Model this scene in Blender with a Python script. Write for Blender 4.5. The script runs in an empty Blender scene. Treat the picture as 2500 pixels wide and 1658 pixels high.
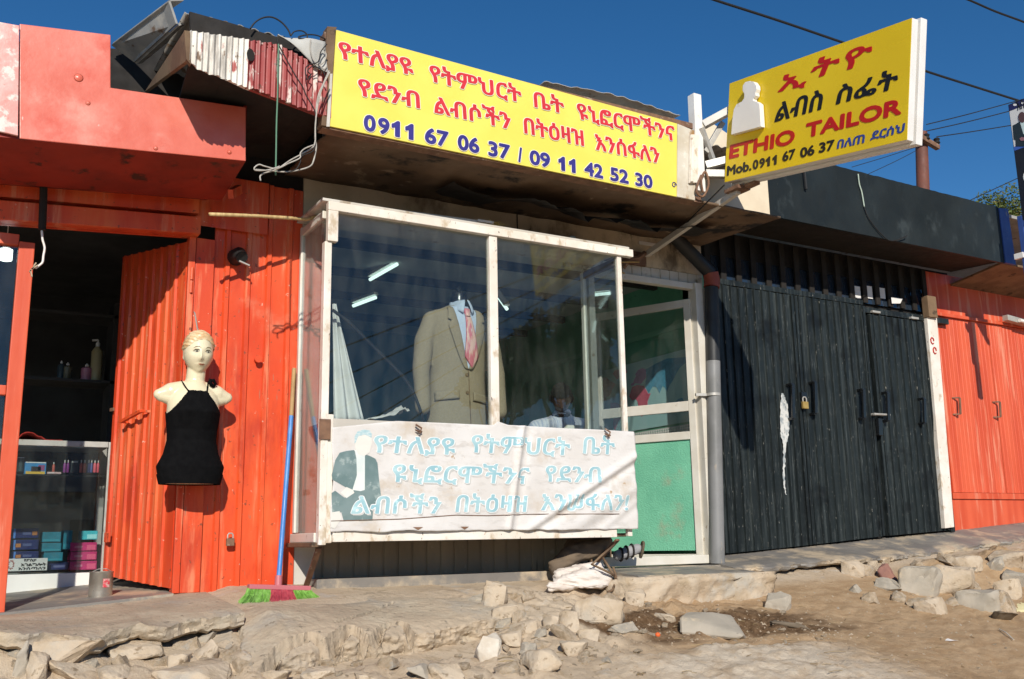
import bpy, bmesh, math, random
import numpy as np
from mathutils import Vector, Matrix, noise as mnoise
random.seed(7)
scn = bpy.context.scene
COL = scn.collection

# ------------------------------------------------------------------ camera, sky, sun, exposure
PW, PH, FPX = 2500.0, 1658.0, 2400.0
YAW, PITCH, ROLL = math.radians(30.1), math.radians(11.5), math.radians(-1.0)
CAM = np.array([0.0, 0.0, 1.5])
_cy, _sy = math.cos(YAW), math.sin(YAW)
_f = np.array([_sy*math.cos(PITCH), _cy*math.cos(PITCH), math.sin(PITCH)])
_r0 = np.array([_cy, -_sy, 0.0]); _u0 = np.cross(_r0, _f)
_r = _r0*math.cos(ROLL) + _u0*math.sin(ROLL)
_u = -_r0*math.sin(ROLL) + _u0*math.cos(ROLL)
cam_data = bpy.data.cameras.new('camera')
cam_data.lens = FPX/PW*36.0; cam_data.sensor_width = 36.0
cam_data.clip_start = 0.05; cam_data.clip_end = 3000
cam = bpy.data.objects.new('camera', cam_data); COL.objects.link(cam)
cam.matrix_world = Matrix(((_r[0], _u[0], -_f[0], CAM[0]), (_r[1], _u[1], -_f[1], CAM[1]),
                           (_r[2], _u[2], -_f[2], CAM[2]), (0, 0, 0, 1)))
scn.camera = cam
SUN_D = Vector((1.0, 2.47, -1.42)).normalized()          # the way the sunlight travels
SUN_EL = math.asin(-SUN_D.z)
SUN_AZ = math.atan2(-SUN_D.x, -SUN_D.y)                  # compass angle of the sun, from +Y towards +X
world = bpy.data.worlds.new('World'); scn.world = world; world.use_nodes = True
wn = world.node_tree; wn.nodes.clear()
sky = wn.nodes.new('ShaderNodeTexSky'); sky.sky_type = 'NISHITA'; sky.sun_disc = False
sky.sun_elevation = SUN_EL; sky.sun_rotation = SUN_AZ
sky.altitude = 2400; sky.air_density = 1.0; sky.dust_density = 0.0; sky.ozone_density = 2.2
bg = wn.nodes.new('ShaderNodeBackground'); bg.inputs['Strength'].default_value = 0.107
wo = wn.nodes.new('ShaderNodeOutputWorld')
hsv = wn.nodes.new('ShaderNodeHueSaturation'); hsv.inputs['Saturation'].default_value = 1.3; wn.links.new(sky.outputs[0], hsv.inputs['Color']); wn.links.new(hsv.outputs[0], bg.inputs[0]); wn.links.new(bg.outputs[0], wo.inputs[0])
sl = bpy.data.lights.new('sun', 'SUN'); sl.energy = 4.8; sl.angle = math.radians(0.5); sl.color = (1.0, 0.94, 0.84)
sun = bpy.data.objects.new('sun', sl); COL.objects.link(sun)
sun.rotation_euler = SUN_D.to_track_quat('-Z', 'Y').to_euler(); sun.location = (-4, -12, 12)
scn.view_settings.view_transform = 'Standard'; scn.view_settings.look = 'None'
scn.view_settings.exposure = 0.0; scn.view_settings.gamma = 1.0
scn.cycles.max_bounces = 8; scn.cycles.transparent_max_bounces = 12

# ------------------------------------------------------------------ from a place in the photograph to a point on a plane of the scene
def ray(px, py):
    a, b = (px-PW/2)/FPX, -(py-PH/2)/FPX
    return _r*a + _u*b + _f
def at(px, py, Y=None, Z=None, X=None):
    d = ray(px, py)
    t = (Y-CAM[1])/d[1] if Y is not None else (Z-CAM[2])/d[2] if Z is not None else (X-CAM[0])/d[0]
    return Vector(CAM + t*d)
def atn(px, py, p, n):
    d = Vector(ray(px, py)); c = Vector(CAM)
    return c + d*((Vector(p)-c).dot(n)/d.dot(n))
def V(*a): return Vector(a)

# ------------------------------------------------------------------ mesh builder
class MB:
    def __init__(s): s.v = []; s.f = []
    def add(s, vs, fs):
        o = len(s.v); s.v += [Vector(v) for v in vs]; s.f += [tuple(i+o for i in f) for f in fs]; return s
    def box(s, x0, x1, y0, y1, z0, z1):
        return s.add([(x0,y0,z0),(x1,y0,z0),(x1,y1,z0),(x0,y1,z0),(x0,y0,z1),(x1,y0,z1),(x1,y1,z1),(x0,y1,z1)],
                     [(0,3,2,1),(4,5,6,7),(0,1,5,4),(1,2,6,5),(2,3,7,6),(3,0,4,7)])
    def prism(s, poly, vec):
        n = len(poly); vec = Vector(vec)
        vs = [Vector(p) for p in poly] + [Vector(p)+vec for p in poly]
        return s.add(vs, [tuple(range(n)), tuple(range(2*n-1, n-1, -1))] + [(i, i+n, (i+1) % n+n, (i+1) % n) for i in range(n)])
    def bar(s, p0, p1, w, h, up=(0,0,1)):
        p0, p1 = Vector(p0), Vector(p1); d = (p1-p0).normalized(); up = Vector(up)
        if abs(d.dot(up)) > .98: up = Vector((0,1,0))
        a = d.cross(up).normalized()*w/2; b = a.cross(d).normalized()*h/2
        q = [-a-b, a-b, a+b, -a+b]
        return s.add([p0+x for x in q]+[p1+x for x in q], [(3,2,1,0),(4,5,6,7),(0,1,5,4),(1,2,6,5),(2,3,7,6),(3,0,4,7)])
    def tube(s, pts, r, n=8, caps=True):
        pts = [Vector(p) for p in pts]; m = len(pts)
        rs = r if isinstance(r, (list, tuple)) else [r]*m
        rings = []; ref = None
        for i, p in enumerate(pts):
            d = (pts[min(i+1, m-1)]-pts[max(i-1, 0)]).normalized()
            if ref is None: ref = d.orthogonal().normalized()
            ref = (ref - d*ref.dot(d)); ref = ref.normalized() if ref.length > 1e-6 else d.orthogonal().normalized()
            b = d.cross(ref)
            rings.append([p + (ref*math.cos(2*math.pi*k/n)+b*math.sin(2*math.pi*k/n))*rs[i] for k in range(n)])
        return s.loft(rings, caps)
    def loft(s, rings, caps=True, closed=True):
        n = len(rings[0]); m = len(rings); vs = [p for r in rings for p in r]; fs = []
        for i in range(m-1):
            for k in range(n if closed else n-1):
                fs.append((i*n+k, i*n+(k+1) % n, (i+1)*n+(k+1) % n, (i+1)*n+k))
        if caps and closed: fs += [tuple(range(n-1, -1, -1)), tuple(range((m-1)*n, m*n))]
        return s.add(vs, fs)
    def lathe(s, prof, c, n=24, caps=True):
        c = Vector(c)
        return s.loft([[c+V(r*math.cos(2*math.pi*k/n), r*math.sin(2*math.pi*k/n), z) for k in range(n)] for r, z in prof], caps)
    def grid(s, fn, nu, nv):
        vs = [fn(i/nu, j/nv) for j in range(nv+1) for i in range(nu+1)]
        return s.add(vs, [(j*(nu+1)+i, j*(nu+1)+i+1, (j+1)*(nu+1)+i+1, (j+1)*(nu+1)+i) for j in range(nv) for i in range(nu)])
    def sheet(s, fn, nu, nv, th, vec=None):
        """a thin sheet with thickness th (offset along the local normal)"""
        P = [[Vector(fn(i/nu, j/nv)) for i in range(nu+1)] for j in range(nv+1)]
        def nrm(i, j):
            du = P[j][min(i+1, nu)]-P[j][max(i-1, 0)]; dv = P[min(j+1, nv)][i]-P[max(j-1, 0)][i]
            n = du.cross(dv); return n.normalized() if n.length > 1e-12 else V(0, -1, 0)
        a = [P[j][i] for j in range(nv+1) for i in range(nu+1)]
        b = [P[j][i]+(Vector(vec) if vec else -nrm(i, j)*th) for j in range(nv+1) for i in range(nu+1)]
        N = len(a); w = nu+1
        fs = [(j*w+i, j*w+i+1, (j+1)*w+i+1, (j+1)*w+i) for j in range(nv) for i in range(nu)]
        fs += [tuple(N+k for k in reversed(f)) for f in list(fs)]
        edge = [i for i in range(nu+1)] + [j*w+nu for j in range(1, nv+1)] + [nv*w+i for i in range(nu-1, -1, -1)] + [j*w for j in range(nv-1, 0, -1)]
        for k in range(len(edge)):
            p, q = edge[k], edge[(k+1) % len(edge)]; fs.append((q, p, p+N, q+N))
        return s.add(a+b, fs)

def origin_of(o):
    p = Vector((0,0,0))
    while o: p = p + o.location; o = o.parent
    return p
def obj(name, mb, mat, parent=None, smooth=False, bevel=0, loc=None, label=None):
    me = bpy.data.meshes.new(name)
    base = origin_of(parent) if parent else (Vector(loc) if loc is not None else Vector((0,0,0)))
    me.from_pydata([tuple(v-base) for v in mb.v], [], mb.f)
    bm = bmesh.new(); bm.from_mesh(me)
    bmesh.ops.recalc_face_normals(bm, faces=bm.faces)
    if bevel:
        es = [e for e in bm.edges if len(e.link_faces) == 2 and e.calc_face_angle(0) > .5]
        bmesh.ops.bevel(bm, geom=es, offset=bevel, segments=2, affect='EDGES', clamp_overlap=True, profile=.6)
    bm.to_mesh(me); bm.free()
    if smooth:
        me.polygons.foreach_set('use_smooth', [True]*len(me.polygons))
        if smooth is not True: me.set_sharp_from_angle(angle=math.radians(smooth))
    if mat: me.materials.append(mat)
    o = bpy.data.objects.new(name, me); COL.objects.link(o)
    if parent: o.parent = parent
    elif loc is not None: o.location = loc
    if label: o['label'] = label
    return o
def tag(o, label, cat, group=None, kind=None):
    o['label'] = label; o['category'] = cat
    if group: o['group'] = group
    if kind: o['kind'] = kind
    return o
def thing(name, loc, label, cat, group=None, kind=None):
    o = bpy.data.objects.new(name, None); COL.objects.link(o); o.location = loc; o.empty_display_size = .1
    return tag(o, label, cat, group, kind)
def structure(o): o['kind'] = 'structure'; return o
def hx(h):
    c = [int(h[i:i+2], 16)/255 for i in (0, 2, 4)]
    return tuple(x/12.92 if x <= .04045 else ((x+.055)/1.055)**2.4 for x in c)
def fbm(x, y, z=0.0, o=4):
    return mnoise.fractal(Vector((x, y, z)), 1.0, 2.0, o)

# ------------------------------------------------------------------ materials
def pm(name, col, col2=None, vs=4, vlo=.38, vhi=.62, rough=.6, rvar=.1, metal=0, bump=0, bs=60, bstretch=(1,1,1), layers=(), spec=.4, stretch=(1,1,1), emit=0):
    """col mixed with col2 by noise; each layer = (colour, scale, threshold, softness, stretch[, detail])"""
    m = bpy.data.materials.new(name); m.use_nodes = True
    nt = m.node_tree; N = nt.nodes; L = nt.links
    b = N['Principled BSDF']
    tc = N.new('ShaderNodeTexCoord')
    def noise(scale, st=(1,1,1), det=6, seed=0.0, rg=.55):
        mp = N.new('ShaderNodeMapping'); mp.inputs['Scale'].default_value = st; mp.inputs['Location'].default_value = (seed*3.1, seed*1.7, seed)
        L.new(tc.outputs['Object'], mp.inputs[0])
        n = N.new('ShaderNodeTexNoise'); n.inputs['Scale'].default_value = scale; n.inputs['Detail'].default_value = det
        n.inputs['Roughness'].default_value = rg
        L.new(mp.outputs[0], n.inputs['Vector']); return n.outputs['Fac']
    def ramp(src, lo, hi):
        r = N.new('ShaderNodeMapRange'); r.inputs[1].default_value = lo; r.inputs[2].default_value = hi
        r.interpolation_type = 'SMOOTHSTEP'; L.new(src, r.inputs[0]); return r.outputs[0]
    def mix(fac, a, c):
        x = N.new('ShaderNodeMix'); x.data_type = 'RGBA'
        L.new(fac, x.inputs[0])
        if isinstance(a, tuple): x.inputs[6].default_value = (*a, 1)
        else: L.new(a, x.inputs[6])
        x.inputs[7].default_value = (*c, 1); return x.outputs[2]
    cur = col
    if col2: cur = mix(ramp(noise(vs, stretch, 7, 1.0), vlo, vhi), col, col2)
    for i, ly in enumerate(layers):
        c, sc, th, so = ly[:4]; st = ly[4] if len(ly) > 4 else (1,1,1); de = ly[5] if len(ly) > 5 else 8
        cur = mix(ramp(noise(sc, st, de, 2.3+i*1.37, .62), th-so, th+so), cur, c)
    if isinstance(cur, tuple): b.inputs['Base Color'].default_value = (*cur, 1)
    else: L.new(cur, b.inputs['Base Color'])
    b.inputs['Metallic'].default_value = metal; b.inputs['Specular IOR Level'].default_value = spec
    if rvar:
        rr = N.new('ShaderNodeMapRange'); rr.inputs[1].default_value = .3; rr.inputs[2].default_value = .7
        rr.inputs[3].default_value = max(0.02, rough-rvar); rr.inputs[4].default_value = min(1, rough+rvar)
        L.new(noise(vs*2.7, (1,1,1), 5, 9.0), rr.inputs[0]); L.new(rr.outputs[0], b.inputs['Roughness'])
    else: b.inputs['Roughness'].default_value = rough
    if bump:
        bp = N.new('ShaderNodeBump'); bp.inputs['Strength'].default_value = 1.0; bp.inputs['Distance'].default_value = bump
        L.new(noise(bs, bstretch, 6, 5.0, .6), bp.inputs['Height']); L.new(bp.outputs[0], b.inputs['Normal'])
    if emit:
        b.inputs['Emission Strength'].default_value = emit
        if isinstance(cur, tuple): b.inputs['Emission Color'].default_value = (*cur, 1)
        else: L.new(cur, b.inputs['Emission Color'])
    return m
def glass(name, tint=(.82,.88,.86), dirt=.06, refl=1.0):
    m = bpy.data.materials.new(name); m.use_nodes = True
    N = m.node_tree.nodes; L = m.node_tree.links; N.clear()
    out = N.new('ShaderNodeOutputMaterial'); tr = N.new('ShaderNodeBsdfTransparent'); tr.inputs[0].default_value = (*tint, 1)
    gl = N.new('ShaderNodeBsdfGlossy'); gl.inputs['Roughness'].default_value = 0.004; gl.inputs[0].default_value = (.95,.97,1,1)
    fr = N.new('ShaderNodeFresnel'); ge = N.new('ShaderNodeNewGeometry'); io = N.new('ShaderNodeMapRange')
    io.inputs[3].default_value = 1.55; io.inputs[4].default_value = 1/1.55; L.new(ge.outputs['Backfacing'], io.inputs[0]); L.new(io.outputs[0], fr.inputs[0])
    mu = N.new('ShaderNodeMath'); mu.operation = 'MULTIPLY'; mu.inputs[1].default_value = refl; mu.use_clamp = True
    L.new(fr.outputs[0], mu.inputs[0])
    mx = N.new('ShaderNodeMixShader'); L.new(mu.outputs[0], mx.inputs[0]); L.new(tr.outputs[0], mx.inputs[1]); L.new(gl.outputs[0], mx.inputs[2])
    df = N.new('ShaderNodeBsdfDiffuse'); df.inputs[0].default_value = (.55,.55,.5,1)
    tc = N.new('ShaderNodeTexCoord'); mp = N.new('ShaderNodeMapping'); mp.inputs['Scale'].default_value = (1.6, 1.6, .5)
    L.new(tc.outputs['Object'], mp.inputs[0])
    n = N.new('ShaderNodeTexNoise'); n.inputs['Scale'].default_value = 7; n.inputs['Detail'].default_value = 8; L.new(mp.outputs[0], n.inputs['Vector'])
    r = N.new('ShaderNodeMapRange'); r.inputs[1].default_value = .4; r.inputs[2].default_value = .8; r.inputs[3].default_value = dirt*.25; r.inputs[4].default_value = dirt*2
    L.new(n.outputs['Fac'], r.inputs[0])
    m2 = N.new('ShaderNodeMixShader'); L.new(r.outputs[0], m2.inputs[0]); L.new(mx.outputs[0], m2.inputs[1]); L.new(df.outputs[0], m2.inputs[2])
    L.new(m2.outputs[0], out.inputs[0]); return m

RUST = hx('6e3f22'); DUST = hx('b59a78')
m_red = pm('red_orange_paint', (.70,.088,.024), (.60,.058,.017), 2.2, rough=.42, bump=.0028, bs=6, spec=.35, stretch=(1,1,.35),
           layers=[((.74,.16,.05), 3.0, .62, .12, (1.6,1.6,.3)), ((.66,.20,.11), 2.2, .72, .08), ((.73,.22,.11), 9, .60, .07, (1.5,1.5,.12)), ((.50,.05,.018), 5, .60, .08, (1.2,1.2,.3)), ((.24,.06,.03), 26, .655, .02), ((.74,.46,.36), 38, .685, .02), ((.40,.14,.08), 50, .66, .02, (1,1,.12))])
m_red_fascia = pm('faded_red_paint', (.70,.19,.135), (.64,.135,.085), 2.6, rough=.36, bump=.004, bs=5, spec=.6,
           layers=[((.74,.30,.23), 4, .64, .12), ((.62,.09,.05), 3.2, .60, .10), ((.20,.07,.05), 42, .735, .015), ((.82,.58,.50), 30, .72, .02, (1,1,.4)), ((.30,.14,.10), 70, .73, .02)])
m_red_pale = pm('pale_peeling_paint', (.74,.30,.26), (.78,.42,.38), 9, rough=.4, bump=.004, bs=14, spec=.5,
           layers=[((.80,.62,.56), 16, .58, .04), ((.30,.16,.11), 22, .70, .02)])
m_red_under = pm('red_in_shade', (.30,.026,.012), (.20,.018,.010), 3, rough=.6, layers=[((.05,.015,.01), 7, .62, .06)])  # darker copy of the red, canopy underside shade put into the colour
m_red_right = pm('red_paint_streaked', (.66,.11,.045), (.56,.075,.028), 3, rough=.45, bump=.0012, bs=30, bstretch=(1,1,.1), stretch=(2,2,.2),
           layers=[((.68,.22,.13), 5, .60, .06, (3,3,.2)), ((.25,.08,.05), 30, .74, .02)])
m_white = pm('white_frame_paint', (.80,.75,.68), (.72,.65,.56), 5, rough=.42, bump=.0012, bs=40,
           layers=[((.52,.42,.30), 11, .60, .06, (1,1,.5)), ((.14,.11,.085), 40, .665, .02, (1,1,.5)), ((.36,.22,.12), 18, .70, .03)])
m_alu = pm('cream_aluminium', (.66,.63,.56), (.60,.56,.48), 5, rough=.38, spec=.5, layers=[((.35,.27,.18), 14, .68, .04)])
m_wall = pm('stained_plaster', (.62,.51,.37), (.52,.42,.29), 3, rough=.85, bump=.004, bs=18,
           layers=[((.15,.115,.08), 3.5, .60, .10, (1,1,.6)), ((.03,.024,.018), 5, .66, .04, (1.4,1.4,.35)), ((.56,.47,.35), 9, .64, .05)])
m_cream = pm('cream_plaster', (.72,.62,.46), (.66,.55,.40), 3, rough=.8, bump=.002, bs=30, layers=[((.36,.26,.15), 8, .68, .04)])
m_lowwall = pm('dusty_ribbed_sheet', (.30,.25,.18), (.24,.20,.145), 4, rough=.75, stretch=(1,1,.3), bump=.001,
           layers=[((.10,.075,.05), 6, .64, .06, (2,2,.3)), ((.38,.32,.25), 12, .66, .05)])
m_whitesheet = pm('dirty_white_sheet', (.58,.55,.50), (.50,.46,.40), 4, rough=.6, layers=[((.30,.24,.17), 7, .64, .06)])
m_dark = pm('blue_black_paint', (.0105,.0140,.0148), (.0155,.0205,.0212), 3, rough=.42, bump=.0012, bs=24, bstretch=(1,1,.2), spec=.28, stretch=(1.5,1.5,.2),
           layers=[((.036,.044,.044), 7, .58, .07, (5,5,.12)), ((.24,.23,.20), 46, .665, .02, (1.6,1.6,.5)), ((.11,.12,.115), 80, .635, .03, (3,3,.08)), ((.008,.010,.011), 3, .62, .08)])  # pale upright streaks: rib highlights and dust put into the colour
m_darkfascia = pm('slate_fascia_paint', (.017,.0225,.024), (.012,.016,.017), 2.2, rough=.55, bump=.002, bs=10, spec=.25,
           layers=[((.036,.045,.047), 5, .62, .08, (1,1,.6)), ((.18,.17,.14), 50, .725, .02)])
m_black = pm('matt_black', (.012,.010,.009), (.020,.016,.013), 5, rough=.8)
m_brown = pm('weathered_wood', (.20,.13,.075), (.14,.085,.05), 6, rough=.8, bump=.002, bs=30, bstretch=(1,1,.15), layers=[((.06,.04,.025), 12, .62, .05)])
m_soffit = pm('flaking_soffit_board', (.16,.105,.065), (.11,.07,.042), 3, rough=.8, bump=.003, bs=14, layers=[((.015,.012,.01), 3, .60, .05), ((.30,.22,.15), 6, .66, .05)])
m_corr = pm('peeling_white_over_red_sheet', (.74,.70,.63), (.62,.57,.50), 5, rough=.55, bump=.001, stretch=(1,1,.35),
           layers=[((.36,.33,.29), 9, .55, .07, (2,2,.3)), ((.33,.06,.05), 12, .655, .03, (1.3,1.3,.4)), ((.16,.10,.06), 18, .64, .03, (1,1,.5)), ((.05,.04,.035), 34, .68, .02)])
m_corr_red = pm('peeling_dark_red_sheet', (.33,.045,.040), (.26,.035,.034), 4, rough=.5, stretch=(1,1,.3),
           layers=[((.62,.52,.46), 12, .585, .03, (1.6,1.6,.4)), ((.14,.05,.035), 16, .62, .04), ((.40,.30,.25), 30, .66, .02)])
m_grey_zinc = pm('weathered_zinc', (.34,.33,.31), (.26,.255,.24), 5, rough=.6, bump=.002, bs=20, layers=[((.42,.39,.34), 7, .60, .07), ((.16,.10,.06), 9, .63, .05), ((.08,.07,.06), 24, .68, .03)])
m_zinc_light = pm('pale_zinc_sheet', (.50,.49,.45), (.42,.41,.38), 5, rough=.55, bump=.002, bs=12, layers=[((.24,.17,.11), 8, .66, .05)])
m_yellow = pm('yellow_vinyl', (.80,.70,.13), (.77,.655,.11), 3, rough=.45, spec=.3, layers=[((.83,.75,.22), 9, .70, .05)])
m_yellow2 = pm('deep_yellow_acrylic', (.74,.53,.012), (.70,.49,.010), 2, rough=.3, spec=.4)
m_letter_red = pm('red_letter', (.62,.030,.045), (.56,.03,.04), 8, rough=.5)
m_letter_red2 = pm('raised_red_letter', (.46,.012,.008), None, rough=.35)
m_letter_navy = pm('navy_letter', (.030,.026,.20), (.04,.034,.23), 8, rough=.5)
m_letter_black = pm('black_letter', (.012,.011,.010), None, rough=.4)
m_letter_blue = pm('blue_letter', (.025,.055,.26), None, rough=.4)
m_halo = pm('pale_letter_outline', (.86,.80,.62), None, rough=.5)
m_signwhite = pm('white_acrylic', (.80,.78,.75), (.76,.73,.69), 5, rough=.4, layers=[((.55,.49,.40), 10, .70, .04)])
m_galv = pm('galvanised_steel', (.50,.48,.44), (.42,.40,.36), 8, rough=.45, metal=.3, layers=[((.28,.19,.11), 14, .66, .04)])
m_rustmetal = pm('rusty_steel', (.22,.12,.07), (.15,.08,.05), 14, rough=.75, bump=.001, layers=[((.34,.26,.20), 22, .64, .05)])
m_concrete = pm('dusty_concrete', (.47,.375,.27), (.39,.315,.23), 3, rough=.92, bump=.010, bs=34, layers=[((.50,.42,.31), 4, .56, .10), ((.36,.325,.275), 2.2, .60, .10), ((.24,.20,.15), 26, .64, .04)], spec=.15)
m_cement = pm('smooth_grey_cement', (.23,.21,.185), (.18,.165,.15), 3, rough=.6, bump=.0015, bs=40, layers=[((.50,.40,.28), 4, .56, .10), ((.11,.10,.09), 14, .68, .05)])
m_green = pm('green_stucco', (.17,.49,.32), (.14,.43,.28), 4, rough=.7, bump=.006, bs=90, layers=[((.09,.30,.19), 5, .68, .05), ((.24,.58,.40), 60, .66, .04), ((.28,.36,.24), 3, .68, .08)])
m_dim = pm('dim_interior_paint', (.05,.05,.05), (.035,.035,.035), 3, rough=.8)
m_ceiling = pm('grey_ceiling_board', (.50,.51,.49), (.42,.43,.42), 2, rough=.8)
m_glass = glass('shop_glass', (.88,.92,.91), .015, .72)
m_glass_side = glass('side_glass', (.86,.88,.88), .05, 1.1)
m_glass_clear = glass('thin_glass', (.9,.92,.92), .02, 1.0)
m_dirt = None
# ------------------------------------------------------------------ the ground: one sheet, rising from the street to the shop doors
WALL = 5.6
COLS = [(-300, [(0,.9),(1.2,.8),(1.6,.6),(3,.3),(5.3,-.1)]),
        (-3, [(0,.95),(1.03,.94),(1.12,.82),(1.6,.65),(2.6,.45),(5.3,0)]),
        (0, [(0,1.135),(1.00,1.125),(1.06,1.04),(1.25,.94),(1.6,.83),(2.6,.5),(5.3,0)]),
        (1.15, [(0,1.20),(.66,1.13),(.80,1.05),(1.15,.955),(1.4,.88),(2.4,.6),(5.3,0)]),
        (1.42, [(0,1.278),(.2,1.25),(.36,1.205),(.5,1.195),(.80,1.175),(.95,1.13),(1.2,1.03),(1.4,.96),(1.6,.92),(2.4,.62),(5.3,0)]),
        (2.0, [(0,1.268),(.4,1.215),(.7,1.15),(1.1,1.055),(1.6,.944),(2.4,.68),(5.3,0)]),
        (2.6, [(0,1.262),(.35,1.22),(.8,1.135),(1.0,1.10),(1.35,.99),(1.7,.91),(2.6,.66),(5.3,0)]),
        (3.6, [(0,1.27),(.4,1.205),(.65,1.12),(1.0,1.06),(1.6,.94),(2.0,.87),(3,.68),(5.3,0)]),
        (4.2, [(0,1.27),(.3,1.18),(.7,1.07),(1.6,.95),(2.0,.875),(3,.68),(5.3,0)]),
        (5.1, [(0,1.28),(.3,1.225),(.45,1.18),(1.1,1.00),(1.6,.9),(2.2,.73),(3.2,.55),(5.3,0)]),
        (6.0, [(0,1.32),(.32,1.262),(.5,1.20),(.9,1.06),(1.3,.94),(2.2,.74),(3.2,.58),(5.3,.05)]),
        (7.8, [(0,1.42),(.3,1.36),(.5,1.29),(.9,1.14),(1.3,1.02),(2.2,.82),(3.3,.65),(5.3,.1)]),
        (9.5, [(0,1.56),(.4,1.48),(.9,1.26),(1.3,1.12),(2.2,.9),(3.3,.7),(5.3,.15)]),
        (15, [(0,1.8),(1.2,1.5),(2.2,1.2),(3.3,1.0),(5.3,.4)]),
        (300, [(0,2.2),(1.2,1.9),(2.2,1.6),(3.3,1.4),(5.3,.8)])]
CX = [c[0] for c in COLS]
def prof(i, s): p = COLS[i][1]; return float(np.interp(s, [q[0] for q in p], [q[1] for q in p]))
def sm(a, b, x): t = min(1, max(0, (x-a)/(b-a))); return t*t*(3-2*t)
def ground_base(x, y):
    s = WALL-y
    i = max(0, min(len(CX)-2, int(np.searchsorted(CX, x))-1))
    t = min(1, max(0, (x-CX[i])/(CX[i+1]-CX[i])))
    return prof(i, s)*(1-t) + prof(i+1, s)*t
def rough_at(x, y):
    s = WALL-y
    left = (1-sm(1.15, 1.5, x))*sm(.75, 1.15, s)
    mid = sm(1.2, 1.7, x)*(1-sm(2.3, 2.7, x))*sm(1.15, 1.5, s)
    rub = sm(2.35, 2.8, x)*(1-sm(4.1, 4.7, x))*sm(.2, .5, s)
    right = sm(6.9, 7.6, x)*sm(.3, .6, s)*(1-sm(1.0, 1.5, s))
    return max(left, mid, rub, right*.8)
def ground_z(x, y):
    z = ground_base(x, y)
    s = WALL-y
    if s < -.4 or s > 4.5 or x < -4 or x > 12: return z
    r = rough_at(x, y)
    n1 = fbm(x*2.3, y*2.3, 1.3, 3); n2 = fbm(x*7, y*7, 4.1, 4); n3 = fbm(x*24, y*24, 8.8, 3)
    c = mnoise.voronoi(Vector((x*5.5+.35*n2, y*5.5, .5)))[0]; chip = min(.25, c[1]-c[0])
    rr = 1-.65*sm(1.3, 1.6, s)*sm(2.4, 2.8, x); z += r*rr*(.030*n1 + .022*n2 + .010*n3 + .10*(chip-.12)) + (1-r)*(.010*n1*sm(.3,.8,s) + .003*n2 + .0016*n3)
    d = sm(3.9, 4.6, x)*sm(.5, .9, s)                                     # trodden dirt, streaked down the slope
    if d > 0: z += d*(.010*fbm((x+y)*3.0, (x-y)*14, 2.2, 4) + .004*fbm(x*40, y*40, 3.1, 2))
    z -= .10*sm(1.22, 1.36, x)*(1-sm(2.45, 2.7, x))*sm(.5, .85, s)*(1-sm(1.2, 1.45, s))
    sh = sm(1.60, 1.72, s + .12*n1)*sm(2.6, 3.0, x)*(1-sm(3.7, 4.5, x))    # pale worn shelf of rock by the street
    if sh > 0: z += sh*(.035 + .016*abs(fbm(x*3, y*9, 2.2, 4)) + .006*n3)
    bk = sm(6.1, 6.8, x)*math.exp(-((s-.62)/.20)**2)
    if bk > .01: z += bk*(.09 + .05*n1 + .03*n2 + .012*n3)
    return z
def on_ground(px, py):
    d = Vector(ray(px, py)).normalized(); c = Vector(CAM); t = 2.0
    while t < 14:
        p = c + d*t
        if p.z < ground_z(p.x, p.y): break
        t += .02
    return c + d*t, t
CRACK = [[(640,1640),(690,1580),(760,1553),(800,1568),(835,1545),(860,1535),(905,1562)],
         [(905,1562),(940,1528),(980,1520),(1010,1545),(1050,1552)],
         [(820,1520),(880,1500),(960,1470)], [(575,1500),(580,1560),(572,1610),(590,1640)],
         [(1000,1545),(990,1575),(930,1585),(870,1568)]]
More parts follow.
